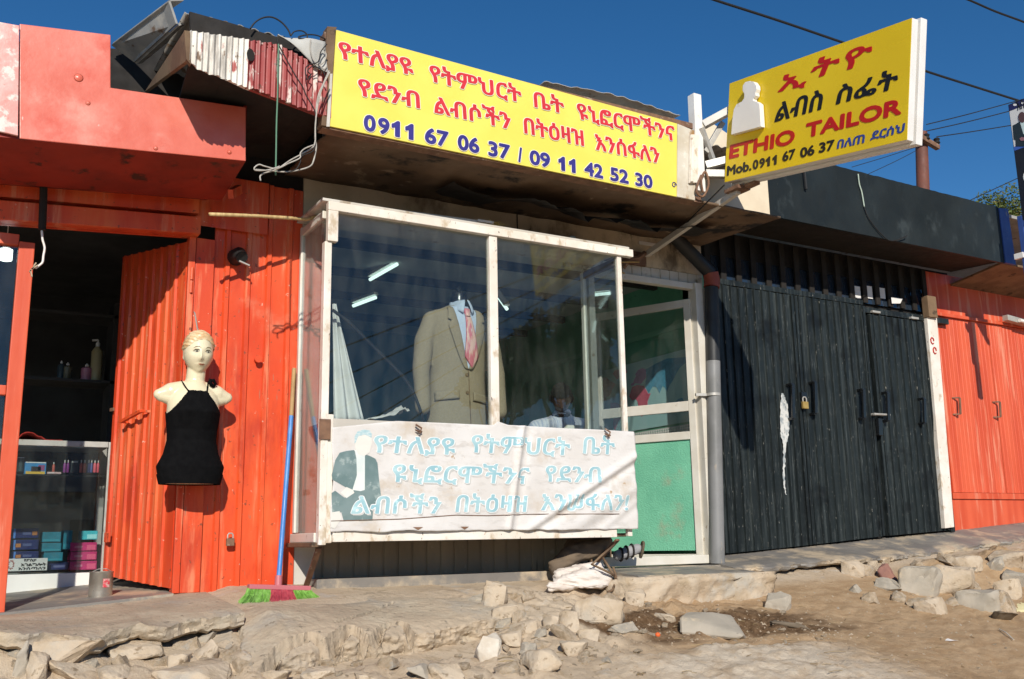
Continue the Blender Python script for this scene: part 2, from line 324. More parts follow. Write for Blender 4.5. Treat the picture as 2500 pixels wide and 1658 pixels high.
def build_ground():
    xs = [-600,-200,-60,-20,-8,-4,-2,-1] + list(np.arange(-.5, 7.6, .0205)) + list(np.arange(7.6, 10, .06)) + [11,13,16,22,40,100,300,600]
    ys = [-600,-200,-60,-20,-8,-3,-1,.3,1.2,1.8,2.2,2.5] + list(np.arange(2.7, 5.66, .0185)) + [6,7,9,12,20,60,200,600]
    vs = []; zone = []
    for y in ys:
        for x in xs:
            z = ground_z(x, y); s = WALL-y
            vs.append((x, y, z))
            soil = sm(3.0, 3.7, x+.4*(s-1))*sm(.35, .6, s)
            n = fbm(x*1.6, y*3.2, 7.7, 4)
            wet = sm(0, .25, .55 - ((x-3.75)/1.3)**2 - ((s-1.25)/.46)**2 + .5*n)
            pale = sm(1.60, 1.74, s+.12*fbm(x*2.3, y*2.3, 1.3, 3))*sm(2.6, 3.0, x)*(1-sm(3.7, 4.5, x))
            zone.append((soil, wet, pale, rough_at(x, y)))
    nx = len(xs); ny = len(ys)
    fs = [(j*nx+i, j*nx+i+1, (j+1)*nx+i+1, (j+1)*nx+i) for j in range(ny-1) for i in range(nx-1)]
    me = bpy.data.meshes.new('ground'); me.from_pydata(vs, [], fs)
    a = me.color_attributes.new('zone', 'FLOAT_COLOR', 'POINT')
    a.data.foreach_set('color', np.array(zone, dtype=np.float32).ravel())
    me.polygons.foreach_set('use_smooth', [True]*len(me.polygons))
    m = bpy.data.materials.new('dusty_ground'); m.use_nodes = True
    N = m.node_tree.nodes; L = m.node_tree.links; b = N['Principled BSDF']
    tc = N.new('ShaderNodeTexCoord'); at_ = N.new('ShaderNodeAttribute'); at_.attribute_name = 'zone'
    sp = N.new('ShaderNodeSeparateColor'); L.new(at_.outputs['Color'], sp.inputs[0])
    def noise(sc, det=8, st=(1,1,1), rg=.6):
        mp = N.new('ShaderNodeMapping'); mp.inputs['Scale'].default_value = st; L.new(tc.outputs['Object'], mp.inputs[0])
        n = N.new('ShaderNodeTexNoise'); n.inputs['Scale'].default_value = sc; n.inputs['Detail'].default_value = det; n.inputs['Roughness'].default_value = rg
        L.new(mp.outputs[0], n.inputs['Vector']); return n.outputs['Fac']
    def rmp(s, lo, hi, a=0, c=1):
        r = N.new('ShaderNodeMapRange'); r.inputs[1].default_value = lo; r.inputs[2].default_value = hi; r.inputs[3].default_value = a; r.inputs[4].default_value = c
        r.interpolation_type = 'SMOOTHSTEP'; L.new(s, r.inputs[0]); return r.outputs[0]
    def mix(f, a, c):
        x = N.new('ShaderNodeMix'); x.data_type = 'RGBA'; L.new(f, x.inputs[0])
        for k, v in ((6, a), (7, c)):
            if isinstance(v, tuple): x.inputs[k].default_value = (*v, 1)
            else: L.new(v, x.inputs[k])
        return x.outputs[2]
    conc = mix(rmp(noise(2.2), .35, .65), (.48,.375,.265), (.55,.445,.325))
    conc = mix(rmp(noise(14), .55, .72), conc, (.38,.29,.195))
    conc = mix(rmp(noise(5), .58, .68), conc, (.50,.44,.365))
    soil = mix(rmp(noise(6, st=(1,2.5,1)), .3, .7), (.36,.235,.13), (.47,.33,.20))
    soil = mix(rmp(noise(50), .62, .72), soil, (.50,.385,.265))
    cur = mix(sp.outputs[0], conc, soil)
    wetc = mix(rmp(noise(30), .35, .7), (.105,.060,.030), (.20,.125,.07))
    wetc = mix(rmp(noise(70), .66, .72), wetc, (.50,.40,.29))
    cur = mix(sp.outputs[1], cur, wetc)
    pal = mix(rmp(noise(9), .4, .68), (.58,.49,.38), (.46,.35,.24))
    cur = mix(sp.outputs[2], cur, pal)
    cur = mix(rmp(noise(110, 3), .68, .74), cur, (.22,.165,.11))
    L.new(cur, b.inputs['Base Color']); b.inputs['Roughness'].default_value = .95; b.inputs['Specular IOR Level'].default_value = .15
    bp = N.new('ShaderNodeBump'); bp.inputs['Distance'].default_value = .012; bp.inputs['Strength'].default_value = 1
    ad = N.new('ShaderNodeMath'); ad.operation = 'ADD'; L.new(noise(28, 10, rg=.68), ad.inputs[0])
    sc = N.new('ShaderNodeMath'); sc.operation = 'MULTIPLY'; sc.inputs[1].default_value = .35; L.new(noise(150, 4), sc.inputs[0]); L.new(sc.outputs[0], ad.inputs[1])
    L.new(ad.outputs[0], bp.inputs['Height']); L.new(bp.outputs[0], b.inputs['Normal'])
    me.materials.append(m)
    o = bpy.data.objects.new('ground', me); COL.objects.link(o); structure(o)
build_ground()

# broken paving slabs with an overhanging edge
def slab(name, edge, yback, zb, th, mat, lift=0.0, nu=90, nv=34, jag=.025, zf=None):
    """edge: (x, y, z) points of the broken front edge, left to right; yback/zb: line along the wall"""
    E_ = [Vector(p) for p in edge]; xs_ = [p.x for p in E_]
    def fn(u, v):
        x = xs_[0] + (xs_[-1]-xs_[0])*u; fv = max(0, (v-.82)/.18); v = min(1, v/.82)
        ye = float(np.interp(x, xs_, [p.y for p in E_])) + jag*fbm(x*6, 1.1, 2.2, 5); ze = float(np.interp(x, xs_, [p.z for p in E_]))
        v2 = v**.7
        y = yback + (ye-yback)*v2; z = zb(x) + (ze-zb(x))*v2 + .004*fbm(x*4, y*4, 3, 4) + .0025*fbm(x*26, y*26, 5, 3)
        if v > .80: z += (v-.8)/.2*(.010*fbm(x*7, 7.7, 1, 3) + .009*fbm(x*31, 2.7, v*2, 4) - .010)
        y += (v**3)*.010*fbm(x*40, 3.3, v*3, 3)
        if fv: z -= fv*th; y += .010*fv + .020*fv**.5*fbm(x*11, z*26, 1.2, 5) + .008*fbm(x*40, z*60, 4.2, 3)
        return V(x, y, z+lift)
    mb = MB().sheet(fn, nu, nv, 0, vec=(0, .03, -.012)); return structure(obj(name, mb, mat, smooth=35))
zl = lambda x: float(np.interp(x, [-3, .33, 1.2, 1.8], [.95, 1.187, 1.252, 1.262]))
edge_l = [at(px, py, Y=y) for px, py, y in ((0,1533,4.56),(60,1540,4.54),(150,1546,4.54),(235,1544,4.56),(300,1530,4.62),(345,1521,4.66),(370,1524,4.66),(430,1513,4.70),(520,1500,4.75),(598,1492,4.78))]
e0 = edge_l[0]; edge_l = [V(-3, e0.y+.05, .95)] + edge_l
slab('pavement', edge_l, 5.58, zl, .055, m_concrete, nu=230)
edge_r = [at(px, py, Y=y) for px, py, y in ((1800,1387,5.28),(1900,1379,5.25),(2000,1367,5.25),(2060,1363,5.22),(2160,1358,5.24),(2280,1345,5.27),(2380,1330,5.30),(2440,1322,5.30),(2500,1318,5.32))]
edge_r.append(V(9.6, 5.3, 1.54))
slab('threshold_pavement', edge_r, 5.75, lambda x: float(np.interp(x, [4.9, 5.1, 7.6, 9.5], [1.345, 1.36, 1.50, 1.62])), .026, m_cement, nu=230, jag=.05)

# the thick cracked apron of concrete right of the slab
def build_apron():
    E_ = [at(px, py, Y=y) for px, py, y in ((584,1618,4.38),(640,1634,4.34),(700,1624,4.38),(760,1614,4.40),(820,1598,4.45),(870,1585,4.49),(905,1574,4.52),(960,1578,4.51),(1040,1570,4.53),(1100,1552,4.58),(1190,1530,4.64))]
    cr = []
    for c in CRACK:
        pts = []
        for px, py in c:
            t = 3.0; d = Vector(ray(px, py)).normalized()
            while t < 9 and (Vector(CAM)+d*t).z > ground_base(CAM[0]+d.x*t, CAM[1]+d.y*t)+.012: t += .01
            pts.append(Vector(CAM)+d*t)
        for a, b in zip(pts[:-1], pts[1:]): cr.append((a.x, a.y, b.x, b.y, .034 if c is CRACK[0] else .022 if c is not CRACK[2] else .010))
    xa, xb = E_[0].x-.01, E_[-1].x+.12; ex = [p.x for p in E_]; ey = [p.y for p in E_]
    def fn(u, v):
        fv = max(0, (v-.84)/.16); v = min(1, v/.84)
        x = xa+(xb-xa)*u; x += (.018*fbm(v*9, 4, 1, 4) if u < .002 else 0)
        ye = float(np.interp(x, ex, ey))+.030*fbm(x*6, 1.7, 2, 3)+.010*fbm(x*19, 4.4, 2, 3); y = 5.30+(ye-5.30)*v
        z = ground_base(x, y)-.006+.016*sm(.42, .62, WALL-y)+.010*fbm(x*2.5, y*2.5, 3, 4)+.0028*fbm(x*24, y*24, 5, 4)
        px_, py_ = x+.010*fbm(x*18, y*18, 6), y+.010*fbm(x*18, y*18, 9)
        for ax, ay, bx, by, w in cr:
            dx, dy = bx-ax, by-ay; t = min(1, max(0, ((px_-ax)*dx+(py_-ay)*dy)/(dx*dx+dy*dy+1e-9)))
            q = math.hypot(px_-ax-t*dx, py_-ay-t*dy)
            if q < w: z -= (.10 if w > .03 else .06)*(1-q/w)**.5
        if v > .9: z -= (v-.9)/.1*(.012+.014*abs(fbm(x*16, 9, v*3, 4)))
        if fv: z -= fv*.10; y += .02*fv+.034*fv**.5*fbm(x*8, z*17, 1.2, 5)+.010*fbm(x*33, z*44, 4.2, 3)
        return V(x, y, z)
    o = structure(obj('concrete_apron', MB().sheet(fn, 220, 140, 0, vec=(0, .04, -.012)), m_concrete, smooth=40))
build_apron()

# ------------------------------------------------------------------ rocks and rubble: every stone is an object
def rock_mesh(seed, sx, sy, sz, ang=.55, sub=2, rough=.06):
    rnd = random.Random(seed); bm = bmesh.new()
    for _ in range(rnd.randint(11, 17)):
        v = Vector((rnd.gauss(0,1), rnd.gauss(0,1), rnd.gauss(0,1))).normalized()
        v = Vector((math.copysign(abs(v.x)**ang, v.x), math.copysign(abs(v.y)**ang, v.y), math.copysign(abs(v.z)**ang, v.z)))*rnd.uniform(.82, 1.0)
        bm.verts.new((v.x*sx/2, v.y*sy/2, v.z*sz/2))
    r = bmesh.ops.convex_hull(bm, input=bm.verts)
    bmesh.ops.delete(bm, geom=[g for g in r['geom_interior'] if isinstance(g, bmesh.types.BMVert)], context='VERTS')
    bmesh.ops.triangulate(bm, faces=bm.faces)
    es = list(bm.edges); mn = min(sx, sy, sz)
    bmesh.ops.bevel(bm, geom=es, offset=mn*.05, segments=1, affect='EDGES', clamp_overlap=True)
    bmesh.ops.triangulate(bm, faces=bm.faces)
    for _ in range(sub): bmesh.ops.subdivide_edges(bm, edges=[e for e in bm.edges if e.calc_length() > mn*.09], cuts=1, use_grid_fill=True)
    bmesh.ops.triangulate(bm, faces=bm.faces)
    bm.normal_update()
    for v in bm.verts:
        p = v.co/mn
        v.co += v.normal*mn*(rough*fbm(p.x*1.9+seed, p.y*1.9, p.z*1.9, 4) + rough*.3*fbm(p.x*8, p.y*8+seed, p.z*8, 3))
    me = bpy.data.meshes.new('rock'); bm.to_mesh(me); bm.free()
    me.polygons.foreach_set('use_smooth', [True]*len(me.polygons)); me.set_sharp_from_angle(angle=math.radians(32))
    return me
m_rock_tan = pm('tan_rock', (.49,.385,.275), (.40,.31,.21), 6, rough=.95, bump=.009, bs=34, layers=[((.53,.435,.325), 5, .54, .10), ((.28,.21,.14), 20, .64, .04), ((.42,.38,.32), 3, .60, .08)], spec=.1)
m_rock_grey = pm('grey_rock', (.36,.32,.26), (.42,.37,.30), 5, rough=.9, bump=.004, bs=40, layers=[((.52,.43,.31), 7, .62, .06), ((.22,.20,.17), 22, .70, .04)], spec=.15)
m_rock_white = pm('whitish_rock', (.70,.66,.58), (.56,.49,.40), 8, rough=.9, bump=.004, bs=40, spec=.1)
m_rock_red = pm('reddish_rubble', (.30,.15,.11), (.22,.11,.09), 12, rough=.95, bump=.005, bs=40)
m_tile = pm('dark_stone_tile', (.15,.115,.08), (.19,.15,.105), 8, rough=.8, bump=.002, bs=50)
m_yelcloth = pm('pale_yellow_plastic', (.72,.65,.36), (.66,.58,.32), 4, rough=.6, bump=.004, bs=12)
RK = {'t': m_rock_tan, 'g': m_rock_grey, 'w': m_rock_white, 'r': m_rock_red, 'd': m_tile}
def rock(px, py, w, h, label, mk='t', seed=1, group=None, dep=.8, flat=1.0, sub=2, sink=.28, name='rock', cat='rock', rot=None, rough=.06, lift=0, ang=.55):
    """px, py = centre in the photograph, w, h = size there"""
    p, t = on_ground(px, py+h*.42)
    sx = w*t/FPX*1.16; sz = h*t/FPX*1.22*flat; sy = max(sx*dep, sz*.8)
    me = rock_mesh(seed, sx, sy, sz, ang, sub, rough); me.name = name; me.materials.append(RK[mk])
    o = bpy.data.objects.new(name, me); COL.objects.link(o)
    d = Vector((p.x, p.y, 0)).normalized()
    o.location = p + d*sy*.22 + V(0, 0, sz*(.5-sink)+lift)
    o.rotation_euler = (0, 0, rot if rot is not None else -math.atan2(d.x, d.y))
    tag(o, label, cat, group); return o
G1 = 'loose stones on the slope below the shops'
big = [
 (1211,1450,72,78,'pointed tan boulder on the slope below the window','t',3), (1235,1496,70,46,'blocky tan stone under the pointed boulder','t',5),
 (1279,1526,74,40,'long tan stone with dark hollow on its left','t',8), (1345,1520,42,54,'upright tan stone left of a dark gap','t',11),
 (1390,1516,50,62,'leaning tan stone right of a dark gap','t',13), (1463,1487,128,62,'wide sloping tan slab below the white sack','t',17),
 (1551,1459,52,44,'round tan stone at the left end of the doorstep','t',19), (1186,1580,66,66,'whitish boulder among the rubble near the street','w',23),
 (1623,1507,60,28,'flat pale stone at the edge of the wet soil','t',29), (1248,1562,70,42,'low tan stone right of the whitish boulder','t',31),
 (1899,1468,66,46,'square grey stone at the right end of the doorstep','g',37), (2082,1387,60,42,'tan stone under the broken threshold edge','t',41),
 (2128,1386,36,36,'small block stone beside a pile of reddish rubble','t',43), (2168,1398,40,44,'reddish rubble stone left of the grey boulder','r',47),
 (2240,1417,106,80,'smooth grey boulder on the right slope','g',53), (2312,1412,124,74,'big rounded tan boulder right of the grey one','t',59),
 (2277,1479,80,48,'low tan stone under the grey boulder','t',61), (2392,1452,110,76,'slanting grey concrete lump at the far right','g',67),
 (2462,1437,54,56,'tan stone beside the slanting concrete lump','t',71), (2465,1368,76,50,'tan boulder by the right red shop','t',73),
 (170,1640,142,58,'large tan stone at the lower left edge','t',79), (86,1632,50,66,'narrow stone left of the largest lower stone','t',83),
 (284,1650,90,44,'brown stone in the bottom row of the wall','t',89), (432,1620,76,46,'tan stone below the mortar layer','t',97),
 (478,1645,180,60,'wide pale stone at the bottom of the left wall','t',101), (500,1590,64,54,'leaf shaped pale stone under the slab overhang','t',103),
 (500,1553,60,30,'small grey block tucked under the slab overhang','g',107), (672,1654,80,28,'pale stone at the foot of the cracked concrete','t',109),
 (776,1646,84,32,'stone under the crack in the concrete apron','t',113), (330,1585,120,50,'lump of rough mortar in the left wall','t',127),
 (150,1590,170,60,'long lump of rough mortar under the left slab','t',131), (45,1610,40,90,'plastered corner stone at the left edge','g',137),
 (900,1652,100,30,'flat tan stone at the bottom below the apron','t',139), (1010,1640,84,36,'pale concrete lump below the apron','g',149),
 (1085,1640,84,50,'tan stone left of the whitish boulder','t',151), (1320,1610,96,44,'sloping tan stone in the lower rubble','t',157),
 (1400,1580,70,44,'tan lump above the pale rock shelf','t',163), (1440,1550,60,34,'tan fragment below the sloping slab','t',167),
 (1120,1545,70,36,'flat stone at the right end of the apron','t',173), (2350,1375,80,40,'tan stone under the right threshold','t',179),
 (2455,1508,60,26,'dark stone under the yellow sheet','d',181),
]
for b in big: rock(*b[:7], group=None, rough=.075)
rock(1750,1515,166,66,'large flat triangular grey stone on wet soil','g',191,dep=.9,flat=.9,sink=.42,ang=.45,rough=.03)
rock(1930,1516,88,36,'thin dark tile lying on the wet soil','d',193,dep=.7,flat=.6,sink=.4,ang=.35,name='stone_tile',cat='tile',rough=.02)
rnd = random.Random(5)
def small(n, box_, smin, smax, mk, label, grp, seed0):
    meshes = [rock_mesh(seed0+k, 1, .8, .6, .55, 1, .08) for k in range(7)]
    for k in meshes: k.materials.append(RK[mk])
    for i in range(n):
        px, py = rnd.uniform(box_[0], box_[2]), rnd.uniform(box_[1], box_[3])
        p, t = on_ground(px, py); s = rnd.uniform(smin, smax)**1.0*t/FPX
        o = bpy.data.objects.new('stone', meshes[i % 7]); COL.objects.link(o); o.location = p + V(0,0,s*.1)
        o.scale = (s, s*rnd.uniform(.8,1.3), s*rnd.uniform(.7,1.1)); o.rotation_euler = (rnd.uniform(-.4,.4), rnd.uniform(-.4,.4), rnd.uniform(0,6.3))
        tag(o, label, 'stone', grp)
def packed(box_, cell, smin, smax, mk, labels, grp, seed0, sink=.35):
    """stones bedded close together, a jittered row-by-row fill"""
    rg = random.Random(seed0); k = 0; meshes = {}
    y = box_[1]
    while y < box_[3]:
        x = box_[0]+rg.uniform(0, cell)
        while x < box_[2]:
            px, py = x+rg.uniform(-.3,.3)*cell, min(1652, y+rg.uniform(-.35,.35)*cell*.6); p, t = on_ground(px, py); s = rg.uniform(smin, smax)*t/FPX
            key = rg.randrange(9); mm = 't' if rg.random() < .8 else mk
            if (key, mm) not in meshes: meshes[(key, mm)] = rock_mesh(seed0*10+key, 1, rg.uniform(.7,1.0), rg.uniform(.5,.8), rg.uniform(.4,.7), 1, .10); meshes[(key, mm)].materials.append(RK[mm])
            o = bpy.data.objects.new('stone', meshes[(key, mm)]); COL.objects.link(o); o.location = p+V(0, 0, s*(.22-sink*.6))
            o.scale = (s*rg.uniform(.9,1.3), s*rg.uniform(.9,1.2), s*rg.uniform(.8,1.25)); o.rotation_euler = (rg.uniform(-.5,.5), rg.uniform(-.5,.5), rg.uniform(0,6.3))
            tag(o, labels, 'stone', grp); k += 1; x += cell*rg.uniform(.8, 1.25)
        y += cell*.62
packed((1190,1470,1520,1655), 62, 30, 68, 'g', 'tan stone bedded in the rubble below the window', 'stones in the rubble below the window', 31)
packed((600,1632,1180,1656), 70, 34, 62, 'w', 'broken slab of concrete below the cracked apron', 'broken pieces of concrete below the apron', 32)
packed((0,1588,575,1655), 66, 38, 70, 'g', 'stone bedded in the rough wall under the left slab', 'stones in the wall under the left slab', 33)
packed((2060,1385,2500,1475), 70, 34, 74, 'g', 'stone bedded in the bank on the right', 'stones in the bank on the right', 34)
packed((1500,1440,1640,1490), 50, 20, 40, 'g', 'small stone at the left end of the doorstep', 'small stones by the doorstep', 35)
small(40, (1150,1480,1580,1655), 8, 26, 't', 'loose tan pebble in the rubble below the window', 'loose pebbles in the rubble below the window', 300)
small(24, (620,1560,1180,1655), 8, 30, 't', 'small chip of concrete below the cracked apron', 'small chips below the apron', 320)
small(30, (1560,1490,2050,1600), 7, 22, 't', 'pale pebble on the dark wet soil', 'pebbles on the wet soil', 380)
small(18, (1950,1440,2480,1650), 5, 14, 't', 'pebble on the trodden dirt slope', 'pebbles on the dirt slope', 400)
def gravel():
    mb = MB(); rg = random.Random(11)
    for i in range(3600):
        if i < 1000: px, py = rg.uniform(1500, 2080), rg.gauss(1540, 32)
        elif i < 1800: px, py = rg.uniform(1150, 1620), rg.uniform(1440, 1656)
        elif i < 2500: px, py = rg.uniform(1950, 2500), rg.uniform(1400, 1656)
        elif i < 3000: px, py = rg.uniform(600, 1180), rg.uniform(1500, 1656)
        else: px, py = rg.uniform(0, 600), rg.uniform(1560, 1656)
        if py > 1657: continue
        p, t = on_ground(px, py); s = (1.6+rg.random()**3*8)*t/FPX*.6
        q = [V(rg.uniform(.7,1.3)*dx, rg.uniform(.7,1.3)*dy, rg.uniform(.5,1)*dz)*s for dx, dy, dz in ((1,0,0),(-.5,.9,0),(-.5,-.9,0),(.2,.1,.9),(-.2,0,-.6))]
        mb.add([p+v for v in q], [(0,1,3),(1,2,3),(2,0,3),(1,0,4),(2,1,4),(0,2,4)])
    o = obj('gravel', mb, m_rock_tan); o['kind'] = 'stuff'
gravel()
# doorstep of rough concrete in front of the shop door
def rough_block(name, x0, x1, y0, y1, z0, z1, mat, seed=0, amp=.02, cuts=26):
    bm = bmesh.new(); bmesh.ops.create_cube(bm, size=1)
    for v in bm.verts: v.co = ((x0+x1)/2+v.co.x*(x1-x0), (y0+y1)/2+v.co.y*(y1-y0), (z0+z1)/2+v.co.z*(z1-z0))
    bmesh.ops.bevel(bm, geom=list(bm.edges), offset=.02, segments=2, affect='EDGES')
    for _ in range(5): bmesh.ops.subdivide_edges(bm, edges=[e for e in bm.edges if e.calc_length() > .035], cuts=1, use_grid_fill=True)
    bmesh.ops.triangulate(bm, faces=bm.faces); bm.normal_update()
    for v in bm.verts:
        top = v.co.z > z1-.004
        c = v.co; k = .25 if top else 1
        low = max(0, 1-(c.z-z0)/(z1-z0))
        v.co += v.normal*k*amp*(fbm(c.x*6+seed, c.y*6, c.z*6, 4)*1.2 + fbm(c.x*26, c.y*26+seed, c.z*26, 3)*.5) + V(0, low*.05, (.075*abs(fbm(c.x*4+seed, 2, 3, 3))+.02*fbm(c.x*17, 5, 1, 3)) if low > .93 else 0)
    me = bpy.data.meshes.new(name); bm.to_mesh(me); bm.free()
    me.polygons.foreach_set('use_smooth', [True]*len(me.polygons)); me.materials.append(mat)
    o = bpy.data.objects.new(name, me); COL.objects.link(o); return o
pb = at(1905,1398,Y=4.92); pa = at(1530,1412,Y=4.92)
o = rough_block('doorstep', pa.x, pb.x, 4.92, 5.5, 1.045, 1.262, m_rock_tan, 3, amp=.036)
tag(o, 'rough eroded concrete doorstep below the green shop door', 'doorstep')
obj('top_face', MB().sheet(lambda u, v: V(pa.x+.14+(pb.x-pa.x-.3)*u, 4.99+.42*v, 1.268+.03*v+.003*fbm(u*5, v*5, 1)), 12, 8, .02), m_cement, o)
# ------------------------------------------------------------------ sheet metal with pressed ribs
def ribbed(mb, p0, u, L, zb, zt, pitch, rib, depth, first=.5, back=.012, soft=.35, nrm=None):
    """closed ribbed sheet from p0 along the unit vector u; zb/zt = functions of the distance t"""
    u = Vector(u).normalized(); n = Vector(nrm) if nrm else V(u.y, -u.x, 0)
    prof = [(0.0, 0.0)]; t = pitch*first
    while t < L-rib*.6:
        prof += [(t-rib/2, 0), (t-rib*(.5-soft), depth), (t+rib*(.5-soft), depth), (t+rib/2, 0)]; t += pitch
    prof.append((L, 0.0)); prof = [(max(0, min(L, a)), d) for a, d in prof]
    p0 = Vector(p0); lo = []; hi = []; nz = 6
    rings = []
    for k in range(nz+1):
        f = k/nz; r = []
        for a, d in prof:
            q = p0 + u*a + n*d; z0, z1 = zb(a), zt(a); q.z = z0+(z1-z0)*f; r.append(q)
        for a, d in ((L, -back), (0, -back)):
            q = p0 + u*a + n*d; z0, z1 = zb(a), zt(a); q.z = z0+(z1-z0)*f; r.append(q)
        rings.append(r)
    return mb.loft(rings)
def lin(a, b, L): return lambda t: a+(b-a)*t/L
def lookX(z, Y): return None

# ================================================================== red shop on the left
red = thing('red_shop', (.75, 5.6, 1.25), 'orange red metal shop with open door and faded stepped canopy', 'shop')
zt_ = lambda t: 3.62
wl = at(487,1432,Y=WALL); wr = at(717,1424,Y=WALL)
obj('wall', ribbed(MB(), (wl.x, WALL, 0), (1,0,0), wr.x-wl.x-.004, lambda t: 1.245, zt_, .122, .040, .016, .62, soft=.22), m_red, red, smooth=25)
obj('seam_strip', MB().box(wl.x+.30, wl.x+.345, WALL-.004, WALL-.001, 1.27, 3.0), m_red, red)
lp, rp = at(20,549,Y=5.58), at(482,580,Y=5.58)
up_ = MB(); up_.prism([V(-1.2, 5.585, lp.z-.09), V(rp.x, 5.585, rp.z), V(rp.x, 5.585, 3.66), V(-1.2, 5.585, 3.56)], (0, .03, 0))
obj('upper_wall', up_, m_red, red)
obj('patch_sheet', MB().box(rp.x-.02, rp.x+.40, 5.566, 5.5695, 3.30, 3.62), m_red, red)
lt = MB(); lt.prism([V(-1.2, 5.50, lp.z-.09), V(rp.x, 5.50, rp.z), V(rp.x, 5.50, rp.z+.10), V(-1.2, 5.50, lp.z+.02)], (0, .082, 0))
lt.prism([V(-1.2, 5.52, lp.z+.045), V(rp.x-.01, 5.52, rp.z+.125), V(rp.x-.01, 5.52, rp.z+.26), V(-1.2, 5.52, lp.z+.17)], (0, .06, 0))
obj('lintel', lt, m_red, red, bevel=.004)
jb = MB(); jb.box(rp.x-.045, rp.x-.008, 5.565, 5.65, 1.25, rp.z-.002); jb.box(rp.x-.004, wl.x-.004, 5.575, 5.66, 1.25, rp.z-.002)
obj('door_frame', jb, m_red, red, bevel=.003)
# the open door leaf, swung inwards
hp, he = V(rp.x-.05, 5.60, 0), V(.872, 6.36, 0)
du = (hp-he); DL = du.length; du.normalize(); dn = V(du.y, -du.x, 0)
q = lambda px, py: atn(px, py, hp, dn)
b0, b1, t0, t1 = q(259,1404), q(447,1438), q(288,640), q(470,585)
leaf = obj('door', ribbed(MB(), he, du, DL, lin(b0.z, b1.z, DL), lin(t0.z+.02, t1.z, DL), .0915, .028, .013, .55, back=.02, soft=.2), m_red, red, smooth=25)
def leaf_pt(px, py, off=0): return atn(px, py, hp+dn*off, dn)
hd = MB(); a, b = leaf_pt(295,1030,.05), leaf_pt(345,1003,.05)
hd.bar(a, b, .02, .018); hd.bar(a, a-dn*.055, .014, .014); hd.bar(b, b-dn*.055, .014, .014); obj('handle', hd, m_red, leaf, bevel=.002)
hs = MB(); a = leaf_pt(262,1312,.03); hs.bar(a-du*.03, a+du*.03, .012, .055); hs.bar(a-V(0,0,.03), a+V(0,0,.03), .012, .012); obj('hasp', hs, m_red, leaf, bevel=.002)
bt = MB(); a = leaf_pt(277,1000,.012); bt.bar(a-du*.03, a+du*.015, .02, .02); obj('bolt', bt, m_rustmetal, leaf, bevel=.002)
for k, (x, y) in enumerate(((469,668),(467,700),(465,800))):
    h = MB(); a = at(x, y, Y=5.56); h.tube([a-V(0,0,.035), a+V(0,0,.035)], .009, 8); obj('hinge', h, m_red, red)
# canopy: stepped fascia with soffit
FY = 4.92
P = lambda x, y: at(x, y, Y=FY)
fa = [P(48,338), P(600,393), P(600,262), P(270,214), P(270,85), P(48,58)]
cm = MB(); cm.prism(fa, (0, .02, 0)); fas = obj('canopy_fascia', cm, m_red_fascia, red, bevel=.004)
lp_ = MB(); p = [at(-90,300,Y=FY-.02), at(44,331,Y=FY-.02), at(47,62,Y=FY-.02), at(-90,38,Y=FY-.02)]
lp_.prism(p, (0, .016, 0)); obj('pale_panel', lp_, m_red_pale, red, bevel=.003, label='pale pink peeling canopy panel')
for (x, y, r) in ((192,190,.022),(215,252,.012),(380,362,.012),(560,372,.012)):     # dents pressed out of the fascia
    c = P(x, y); dn_ = MB().lathe([(r, 0), (r*.75, .003), (r*.4, .006), (.001, .0075)], (0,0,0), 14)
    dn_.v = [V(c.x+w.x, c.y-.0005-w.z, c.z+w.y) for w in dn_.v]
    obj('dent', dn_, m_red_fascia, fas, smooth=True)
b0, b1 = P(-90,325), P(600,393)
sf = MB(); sf.prism([V(b0.x, FY+.002, b0.z), V(b1.x, FY+.002, b1.z), V(b1.x, 5.42, b1.z-.06), V(b0.x, 5.42, b0.z-.06)], (0, 0, .02))
sf.prism([V(b0.x, 5.422, b0.z-.06), V(b1.x-.06, 5.422, b1.z-.06), V(b1.x-.06, 5.58, b1.z-.02), V(b0.x, 5.58, b0.z-.02)], (0, 0, .02))
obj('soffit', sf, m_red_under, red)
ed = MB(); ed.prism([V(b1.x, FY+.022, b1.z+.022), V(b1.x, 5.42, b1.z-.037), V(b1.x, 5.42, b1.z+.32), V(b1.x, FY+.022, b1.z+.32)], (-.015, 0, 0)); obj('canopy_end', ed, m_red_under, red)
bk = MB(); c = P(270,214); bk.prism([V(-2, 5.30, c.z-.25), V(b1.x-.02, 5.30, c.z-.25), V(b1.x-.02, 5.30, c.z+.05), V(-2, 5.30, c.z+.05)], (0, .03, 0)); obj('canopy_back', bk, m_black, red)
rf = MB(); rf.prism([V(-3, 5.05, 3.60), V(1.2, 5.05, 3.68), V(1.2, 9, 3.95), V(-3, 9, 3.85)], (0, 0, .03)); obj('roof', rf, m_grey_zinc, red)
tie = MB(); a = P(553,470); tie.bar(at(585,462,Y=5.4), at(563,474,Y=5.25), .03, .05); obj('canopy_tie', tie, m_red, red)
